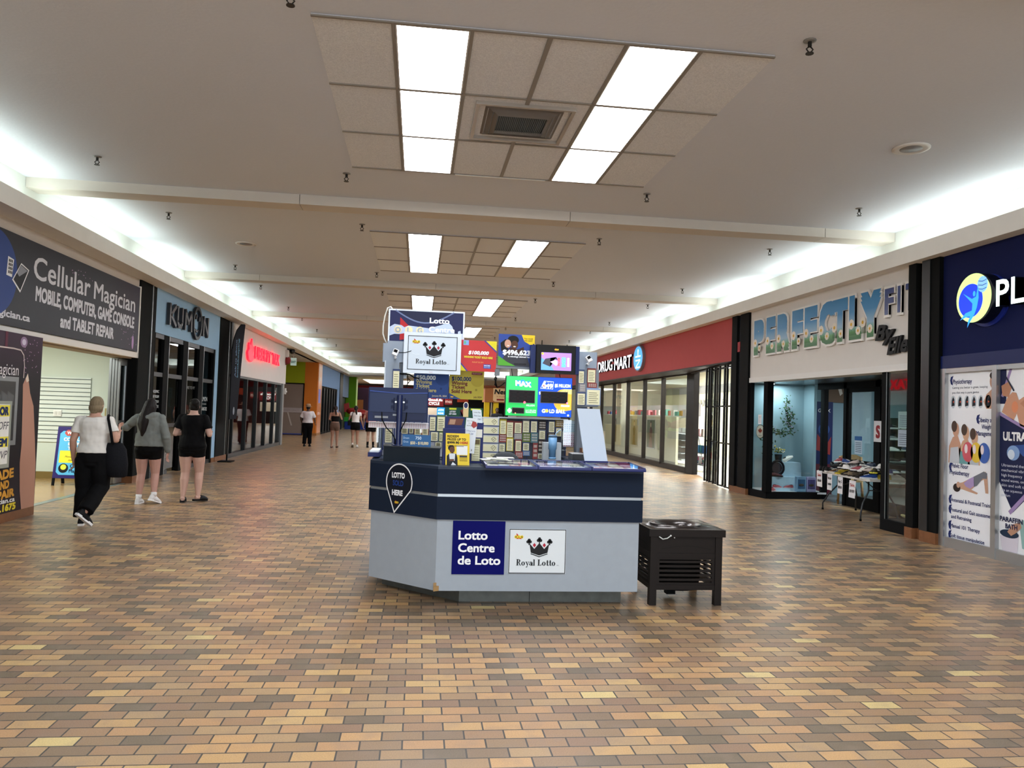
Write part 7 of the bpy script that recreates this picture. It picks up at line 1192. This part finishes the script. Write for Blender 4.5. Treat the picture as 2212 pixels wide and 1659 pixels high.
def hand(b, w, d, side, m, curl=0.5):
    """palm and five bent fingers from wrist w pointing along d; side = +1 right, -1 left"""
    w = Vector(w); d = Vector(d).normalized(); up = Vector((-side, 0.15, 0)); up = (up-d*up.dot(d)).normalized(); ac = d.cross(up).normalized()
    R = Matrix((ac, d, up)).transposed()
    b.ell(tuple(w+d*.045), R, .036, .052, .016, m, 14, 8)
    for i, (o, L) in enumerate(((-.027, .066), (-.009, .078), (.009, .074), (.026, .058))):
        p = w+d*.085+ac*o; q = p+d*L*.45-up*(-.004)+up*(-.35*curl*L)*-1*0+(-up)*(curl*.2*L); r = q+d*L*.3+(-up)*(curl*.6*L); s = r+d*L*.1+(-up)*(curl*.5*L)
        b.tube([tuple(w+d*.05+ac*o*.9), tuple(p), tuple(q), tuple(r), tuple(s)], [.0095, .0092, .0085, .0078, .0062], m, 7)
    t0 = w+d*.02+ac*(-.026); b.tube([tuple(t0), tuple(t0+ac*-.022+d*.028-up*.006), tuple(t0+ac*-.026+d*.056-up*.012)], [.012, .0105, .008], m, 7)
def shoe_mesh(b, ank, yaw, pitch, L, upm, som, style='trainer'):
    """foot along yaw (0 = forward +y); pitch lifts the heel"""
    A = Vector(ank); T = Matrix.Translation(A) @ Matrix.Rotation(-yaw, 4, 'Z') @ Matrix.Rotation(-pitch, 4, 'X'); b.T = b.T @ T
    return T
def person(label, x, y, head, S, J, sk, hairc, clothes, hair, vox=.007, group=None, bag=None, hat=None, shoes=None, socks=None):
    t = thing('person', label, 'person', (x, y, 0), group)
    W_ = Matrix.Translation((x, y, 0)) @ Matrix.Rotation(-head, 4, 'Z') @ Matrix.Scale(S, 4)
    m = M(sk, 0.55, noise=.05, scale=20)
    b = B(W_); bw = J.get('w', 1.0); ln = J.get('lean', 0.0); sx = J.get('sway', 0.0)
    def tr(z): return (sx*(z-.85)/.6, ln*(z-.85)/.6)
    RT = [(.77, .085, .075), (.82, .16, .112), (.9, .172, .12), (.97, .155, .108), (1.06, .13, .092), (1.15, .138, .095), (1.25, .152, .102), (1.33, .16, .095), (1.375, .12, .078), (1.405, .06, .058), (1.46, .05, .052)]
    def trunk(off, z0, z1, ex=1.0):
        out = []
        zs = sorted(set([z0, z1]+[r[0] for r in RT if z0 < r[0] < z1]))
        for z in zs:
            for a, c in zip(RT, RT[1:]):
                if a[0] <= z <= c[0]: f = (z-a[0])/(c[0]-a[0]); rx = a[1]+(c[1]-a[1])*f; ry = a[2]+(c[2]-a[2])*f
            o = tr(z); out.append((z, o[0], o[1], rx*bw*ex+off, ry*bw*ex+off))
        return out
    torso(b, trunk(0, .77, 1.46), m)
    hx = tr(1.53)[0]+J.get('hx', 0); hy = tr(1.53)[1]+.025; hz = 1.535
    hr = Matrix.Rotation(-J.get('hyaw', 0), 3, 'Z') @ Matrix.Rotation(-J.get('hpitch', 0), 3, 'X')
    H = lambda p: tuple(Vector((hx, hy, hz))+hr @ Vector(p))
    b.ell(H((0, 0, .012)), hr, .073, .09, .1, m, 18, 12); b.ell(H((0, .028, -.055)), hr, .054, .062, .062, m, 14, 8)
    b.tube([(tr(1.4)[0], tr(1.4)[1], 1.38), (hx, hy-.015, 1.5)], [.05, .047], m, 12)
    b.tube([H((0, .088, .01)), H((0, .108, -.02))], [.008, .013], m, 8)
    for s in (-1, 1): b.ell(H((s*.074, -.005, -.012)), hr, .008, .02, .032, m, 8, 6)
    legs = []
    for s, k in ((-1, 'L'), (1, 'R')):
        hip = (s*.088*bw, 0, .84); kn = J['knee'+k]; an = J['ank'+k]; lw = J.get('lw', 1.0)
        calf = mix3(kn, an, .3); calf = (calf[0], calf[1]-.012, calf[2])
        limb(b, [hip, mix3(hip, kn, .45), kn, calf, mix3(kn, an, .7), an], [.092*bw, .08*lw, .056*lw, .056*lw, .042*lw, .034], m); legs.append((hip, kn, an))
        yaw, pit = J.get('foot'+k, (0, 0)); F = Matrix.Translation(an) @ Matrix.Rotation(-yaw, 4, 'Z') @ Matrix.Rotation(-pit, 4, 'X'); keep = b.T; b.T = W_ @ F
        b.tube([(0, -.045, -.03), (0, .0, -.028), (0, .08, -.04), (0, .15, -.052), (0, .175, -.055)], [.03, .036, .036, .03, .016], m, 10); b.T = keep
    for s, k in ((-1, 'L'), (1, 'R')):
        o = tr(1.34); sh = (s*.165*bw+o[0], o[1], 1.335); el = J['elb'+k]; wr = J['wri'+k]; aw = J.get('aw', 1.0)
        limb(b, [sh, mix3(sh, el, .5), el, mix3(el, wr, .3), wr], [.052*aw, .045*aw, .037*aw, .037*aw, .025], m)
        hand(b, wr, J.get('hnd'+k, (Vector(wr)-Vector(el))), s, m, J.get('curl', .5))
    remesh(b.build('body', t), vox, 2)
    eye = M('f0eee8', 0.2); iris = M('3a2a20', 0.2)
    for s in (-1, 1):
        b = B(W_); b.ball(H((s*.031, .074, .012)), .0125, eye, n=10, k=6); b.ball(H((s*.031, .083, .012)), .0055, iris, n=8, k=5); b.build('eye', t)
    b = B(W_); b.ell(H((0, .084, -.055)), hr, .024, .008, .008, M('a4605a', 0.4), 10, 5); b.build('mouth', t)
    # hair
    hm = M(hairc, 0.6, noise=.35, scale=26, bump=.6, stretch=(3, 3, .35)); b = B(W_)
    b.ell(H((0, -.014, .022)), hr, .082, .094, .1, hm, 18, 10)
    if hair == 'long':
        b.tube([H((0, -.05, .05)), H((-.01, -.09, -.03)), (hx-.02, hy-.125, 1.4), (hx-.035, hy-.15, 1.28), (hx-.05, hy-.16, 1.15), (hx-.06, hy-.155, 1.06)], [.08, .088, .082, .07, .05, .02], hm, 12); b.tube([H((-.05, -.05, .0)), (hx-.09, hy-.09, 1.38), (hx-.11, hy-.12, 1.25), (hx-.1, hy-.13, 1.14)], [.05, .05, .04, .015], hm, 10); b.tube([H((.05, -.05, .0)), (hx+.055, hy-.1, 1.42), (hx+.04, hy-.13, 1.32)], [.05, .045, .02], hm, 10)
    if hair == 'bob': b.ell(H((0, -.032, -.03)), hr, .088, .078, .078, hm, 16, 9); b.ell(H((0, -.07, -.075)), hr, .052, .03, .035, hm, 12, 6)
    if hair == 'bun': b.ell(H((.012, -.085, .05)), hr, .065, .05, .06, hm, 14, 8); b.ell(H((0, -.03, -.02)), hr, .08, .075, .075, hm, 14, 8); b.ell(H((.045, -.09, .01)), hr, .03, .03, .045, hm, 10, 6); b.ell(H((-.04, -.08, .075)), hr, .03, .03, .03, hm, 10, 6)
    if hair == 'pony': b.tube([H((0, -.08, .03)), H((.01, -.12, .0)), (hx+.02, hy-.14, 1.44), (hx+.035, hy-.13, 1.34), (hx+.04, hy-.12, 1.26)], [.035, .036, .036, .032, .012], hm, 10)
    if hair == 'short': b.ell(H((0, -.03, -.02)), hr, .078, .07, .06, hm, 14, 8)
    remesh(b.build('hair', t), max(.006, vox), 2)
    # clothes
    for c in clothes:
        cm = M(c['c'], 0.8, noise=.08, scale=12, bump=.25); b = B(W_); kd = c['k']
        if kd in ('tee', 'top', 'hoodie'):
            of = c.get('off', .018); torso(b, trunk(of, c['hem'], c.get('neck', 1.385)), cm)
            if c.get('sleeve', 0):
                for s, k in ((-1, 'L'), (1, 'R')):
                    o = tr(1.34); sh = (s*.16*bw+o[0], o[1], 1.335); el = J['elb'+k]; wr = J['wri'+k]
                    if c['sleeve'] <= 1: e = mix3(sh, el, c['sleeve']); b.tube([(sh[0]*.6, sh[1], sh[2]), sh, e], [.07, .068, c.get('sr', .062)], cm, 14); b.ball(sh, .068, cm)
                    else: limb(b, [(sh[0]*.6, sh[1], sh[2]), sh, mix3(sh, el, .5), el, mix3(el, wr, .6)], [.07, .078, .072, .066, .06], cm); b.tube([mix3(el, wr, .6), mix3(el, wr, .78), mix3(el, wr, .95)], [.06, .056, .04], cm, 12)
            if kd == 'hoodie':
                o = tr(1.38); b.tube([(o[0]-.12, o[1]+.02, 1.4), (o[0]-.08, o[1]-.09, 1.395), (o[0], o[1]-.125, 1.36), (o[0]+.08, o[1]-.09, 1.395), (o[0]+.12, o[1]+.02, 1.4)], [.04, .05, .06, .05, .04], cm, 12); b.ell((o[0], o[1]-.1, 1.3), Matrix.Rotation(.25, 3, 'X'), .11, .04, .09, cm, 14, 8)
                b.loft([[(r*math.cos(2*PI*j/20)+0, r*.72*math.sin(2*PI*j/20), z) for j in range(20)] for z, r in ((c['hem']-.01, .175), (c['hem']+.03, .19), (c['hem']+.1, .205), (c['hem']+.2, .2))], cm)
        if kd == 'straptop': torso(b, trunk(.012, c['hem'], 1.24), cm); [b.tube([(s*.05, -.1, 1.2), (s*.075, -.06, 1.37), (s*.07, .05, 1.385), (s*.06, .1, 1.25)], .01, cm, 6) for s in (-1, 1)]
        if kd in ('shorts', 'pants'):
            of = c.get('off', .016); torso(b, trunk(of, .79, c.get('waist', 1.04)), cm); b.ell((0, 0, .785), Matrix.Identity(3), .125*bw, .12*bw, .055, cm, 16, 8)
            for hip, kn, an in legs:
                if kd == 'shorts':
                    e = mix3(hip, kn, c['len']); b.tube([(hip[0]*.8, hip[1], hip[2]+.03), hip, mix3(hip, kn, c['len']*.5), e], [.1*bw, .108*bw+.004, .104, c.get('r', .098)], cm, 16)
                else:
                    r0 = c.get('r', .085); b.tube([(hip[0]*.85, hip[1], hip[2]+.04), hip, mix3(hip, kn, .5), kn, mix3(kn, an, .5), mix3(kn, an, .95)], [.1*bw, .108*bw, r0+.014, r0, r0-.004, r0-.008], cm, 16)
        o = remesh(b.build(c['n'], t), max(.009, vox*1.2), c.get('it', 3), c.get('wr', .012), .1)
        if c.get('l'): o['label'] = c['l']
    # shoes
    if shoes:
        um, sm = M(shoes[1], 0.6, noise=.1, scale=30), M(shoes[2], 0.6)
        for s, k in ((-1, 'L'), (1, 'R')):
            an = J['ank'+k]; yaw, pit = J.get('foot'+k, (0, 0)); F = Matrix.Translation(an) @ Matrix.Rotation(-yaw, 4, 'Z') @ Matrix.Rotation(-pit, 4, 'X'); b = B(W_ @ F); hh = -.083
            out = [(-.03, -.075), (.03, -.075), (.04, -.03), (.037, .05), (.048, .12), (.04, .165), (.015, .19), (-.015, .19), (-.042, .165), (-.046, .12), (-.035, .05), (-.038, -.03)]
            b.prism(out, hh, hh+.028, sm); o = b.build('shoe', t); 
            b = B(W_ @ F); nn = 12; rs = []
            if shoes[0] == 'trainer':
                for py, w, h in ((-.07, .026, .055), (-.055, .035, .095), (-.01, .04, .1), (.04, .039, .085), (.09, .045, .06), (.14, .043, .045), (.175, .028, .03), (.188, .012, .015)): rs.append([(w*math.cos(PI*i/10), py, hh+.02+h*math.sin(PI*i/10)) for i in range(11)])
            else:
                for py, w, h in ((.02, .045, .06), (.06, .05, .075), (.11, .05, .065), (.15, .045, .05), (.18, .03, .03)): rs.append([(w*math.cos(PI*i/10), py, hh+.02+h*math.sin(PI*i/10)) for i in range(11)])
            b.loft(rs, um); b.build('shoe_upper', o)
            if socks:
                b = B(W_); kn = J['knee'+k]; b.tube([an, mix3(an, kn, socks[1])], [.041, .046], M(socks[0], 0.9), 12); b.build('sock', t)
    if hat:
        b = B(W_); hz0 = hz+.045; b.lathe([(.0, .115), (.07, .11), (.088, .06), (.092, 0), (.15, -.012), (.155, -.008), (.1, .008)], M(hat, 0.8, noise=.15, scale=40), (hx, hy-.005, hz0), 24); o = b.build('hat', t); b = B(W_); b.lathe([(.0945, .004), (.0945, .03)], M('5a4a3c', 0.8), (hx, hy-.005, hz0), 24); b.build('hat_band', o)
    return t, W_, tr
WALK = dict(kneeL=(-.09, .02, .46), ankL=(-.085, -.02, .083), kneeR=(.09, .1, .47), ankR=(.085, .02, .1))
# woman in the white T-shirt with a tote bag
J = dict(kneeL=(-.1, .06, .47), ankL=(-.11, .03, .083), kneeR=(.1, .02, .49), ankR=(.0, -.26, .2), footL=(-.15, 0), footR=(.75, .7), elbL=(-.235, -.03, 1.08), wriL=(-.245, .06, .84), elbR=(.27, -.06, 1.1), wriR=(.25, .15, 1.2), hndR=(-.05, .35, .35), hyaw=.25, hpitch=-.02, hx=.01, lean=.0, aw=1.12, bw=1.05, w=1.08)
t, W1, tr1 = person('woman in a white T-shirt and black trousers walking away with a dark shoulder bag', -4.05, 10.36, -.12, .985, J, 'b98f7c', '85755c', [dict(n='trousers', k='pants', c='0c0c0f', r=.105, waist=1.0), dict(n='shirt', k='tee', c='d6d3cd', hem=.93, sleeve=.62, off=.026, sr=.07, wr=.02)], 'bob', shoes=('trainer', '121216', 'e4e4e4'))
s = thing('shoulder_bag', 'large dark textured tote bag on the right shoulder of the woman in white', 'bag', (-3.7, 10.3, .8)); b = B(W1); rings = []
for z, rx, ry in ((.62, .085, .05), (.64, .12, .075), (.8, .14, .09), (.98, .13, .07), (1.06, .09, .04)): rings.append([(.3+(z-.62)*-.1+rx*math.cos(2*PI*j/18), -.03+ry*math.sin(2*PI*j/18), z) for j in range(18)])
b.loft(rings, M('1c1d22', 0.8, noise=.4, scale=70, bump=.6)); b.build('bag_body', s); b = B(W1); b.tube([(.24, -.09, 1.04), (.215, -.1, 1.2), (.17, -.075, 1.375), (.155, .0, 1.41), (.17, .08, 1.36), (.24, .06, 1.1), (.26, .03, 1.04)], .017, M('121216', 0.8), 8); b.build('strap', s)
# woman in the grey hoodie
J = dict(kneeL=(-.1, .03, .46), ankL=(-.105, -.03, .083), kneeR=(.1, .06, .47), ankR=(.13, -.05, .125), footL=(-.05, 0), footR=(.35, .3), elbL=(-.36, .02, 1.19), wriL=(-.2, .12, 1.38), hndL=(.6, .3, .5), elbR=(.27, -.03, 1.05), wriR=(.27, .08, .8), hndR=(-.2, .3, -1), hpitch=.05, hyaw=-.15, lw=1.12, w=1.08)
person('woman with long dark hair in a grey hoodie, black shorts and white trainers', -4.13, 12.62, .02, .985, J, 'bd9488', '221b1b', [dict(n='shorts', k='shorts', c='0b0b0d', len=.36, r=.1, waist=1.0), dict(n='hoodie', k='hoodie', c='7d827f', hem=.9, sleeve=2, off=.035, wr=.02)], 'long', shoes=('trainer', 'd9d9d9', 'e8e8e8'), socks=('e2e2e2', .16))
# woman in black with a hair bun
J = dict(kneeL=(-.1, .03, .46), ankL=(-.09, -.07, .083), kneeR=(.1, .08, .47), ankR=(.12, .0, .1), footL=(-.2, 0), footR=(.6, .05), elbL=(-.265, -.02, 1.08), wriL=(-.2, .2, 1.1), elbR=(.265, -.02, 1.08), wriR=(.2, .2, 1.1), lw=1.2, w=1.12, aw=1.15, hyaw=-.2)
person('woman with a dark hair bun in a black T-shirt, black shorts and black slides', -3.57, 12.95, .05, 1.0, J, 'c29d8e', '15100f', [dict(n='shorts', k='shorts', c='08080a', len=.3, r=.108, waist=1.0), dict(n='shirt', k='tee', c='0a0a0d', hem=.86, sleeve=.66, off=.03, sr=.075, wr=.012)], 'bun', shoes=('slide', '141416', '1c1c1e'))
# farther shoppers
J = dict(kneeL=(-.09, .02, .46), ankL=(-.1, -.02, .083), kneeR=(.09, .03, .46), ankR=(.1, .03, .083), elbL=(-.26, -.02, 1.1), wriL=(-.26, .16, .95), elbR=(.26, -.02, 1.1), wriR=(.26, .16, .95), w=1.12)
person('man in a tan brimmed hat, white shirt and black trousers walking far down the mall', -4.27, 31.0, .0, .985, J, '6f5244', '2a2320', [dict(n='trousers', k='pants', c='101014', r=.085, waist=1.0), dict(n='shirt', k='tee', c='d3d3d6', hem=.93, sleeve=.85, off=.04, sr=.085)], 'short', vox=.013, hat='a5896c', shoes=('trainer', '17171a', '202022'))
J = dict(kneeL=(-.085, .02, .46), ankL=(-.1, -.04, .083), kneeR=(.085, .06, .46), ankR=(.09, .06, .09), elbL=(-.22, -.04, 1.12), wriL=(-.16, .18, 1.05), elbR=(.25, 0, 1.13), wriR=(.16, .12, 1.36), hndR=(-.5, .2, .6))
person('woman in a black strappy top and brown shorts walking far down the mall', -3.18, 30.6, .02, .985, J, 'a5816f', '2d2220', [dict(n='shorts', k='shorts', c='6f5b50', len=.42, r=.1, waist=1.0), dict(n='top', k='straptop', c='141416', hem=1.02)], 'pony', vox=.013, shoes=('slide', '3a2424', '2a1a1a'))
J = dict(kneeL=(-.09, .03, .47), ankL=(-.08, -.1, .14), kneeR=(.08, .06, .46), ankR=(.09, .06, .083), footL=(-.1, .5), elbL=(-.25, -.02, 1.1), wriL=(-.24, .14, .98), elbR=(.22, -.02, 1.08), wriR=(.28, .1, .86))
t, W6, _ = person('woman in a white top and black shorts with a black ponytail, far down the mall', -2.45, 31.2, .0, 1.0, J, 'a57f6c', '161213', [dict(n='shorts', k='shorts', c='0e0e11', len=.38, r=.105, waist=1.02), dict(n='top', k='tee', c='d8d6d6', hem=.97, sleeve=.35, off=.016)], 'pony', vox=.013, shoes=('trainer', 'c9c9c6', '8d8478'))
s = thing('shoulder_bag', 'small black shoulder bag of the woman in the white top', 'bag', (-2.65, 31.2, .8)); b = B(W6); b.rbox((-.3, -.08, .86), (-.16, .06, 1.05), M('17171a', 0.7), .03); b.build('bag_body', s); b = B(W6); b.tube([(-.22, -.06, 1.05), (-.14, -.11, 1.25), (-.1, -.06, 1.41), (-.13, .1, 1.3), (-.2, .08, 1.05)], .012, M('17171a'), 6); b.build('strap', s)
J = dict(kneeL=(-.09, .03, .46), ankL=(-.1, -.04, .083), kneeR=(.09, .06, .46), ankR=(.11, .03, .09), elbL=(-.26, -.02, 1.1), wriL=(-.27, .1, .88), elbR=(.26, -.02, 1.1), wriR=(.27, .1, .88), w=1.1)
person('person in a red top and black shorts half hidden behind the kiosk monitor', -1.86, 31.4, .0, 1.05, J, 'a98a78', '3a2c24', [dict(n='shorts', k='shorts', c='101012', len=.6, r=.108, waist=1.0), dict(n='top', k='tee', c='a86a62', hem=.95, sleeve=.5, off=.03)], 'short', vox=.013, shoes=('trainer', '161618', '1c1c1e'), socks=('141416', .45))
J = dict(kneeL=(-.09, .02, .46), ankL=(-.1, 0, .083), kneeR=(.09, .02, .46), ankR=(.1, 0, .083), elbL=(-.27, -.02, 1.1), wriL=(-.24, .14, .95), elbR=(.27, -.02, 1.1), wriR=(.24, .14, .95), w=1.15)
person('man in a dark jacket facing the viewer, far away beside the yellow pillars', 3.75, 37.0, PI, 1.08, J, '5a4336', '1a1614', [dict(n='trousers', k='pants', c='26262c', r=.085, waist=1.0), dict(n='jacket', k='tee', c='3a3d44', hem=.9, sleeve=1.0, off=.045, sr=.075)], 'short', vox=.014, shoes=('trainer', '17171a', '202022'))
for o in bpy.data.objects:
    if '_o' in o: del o['_o']
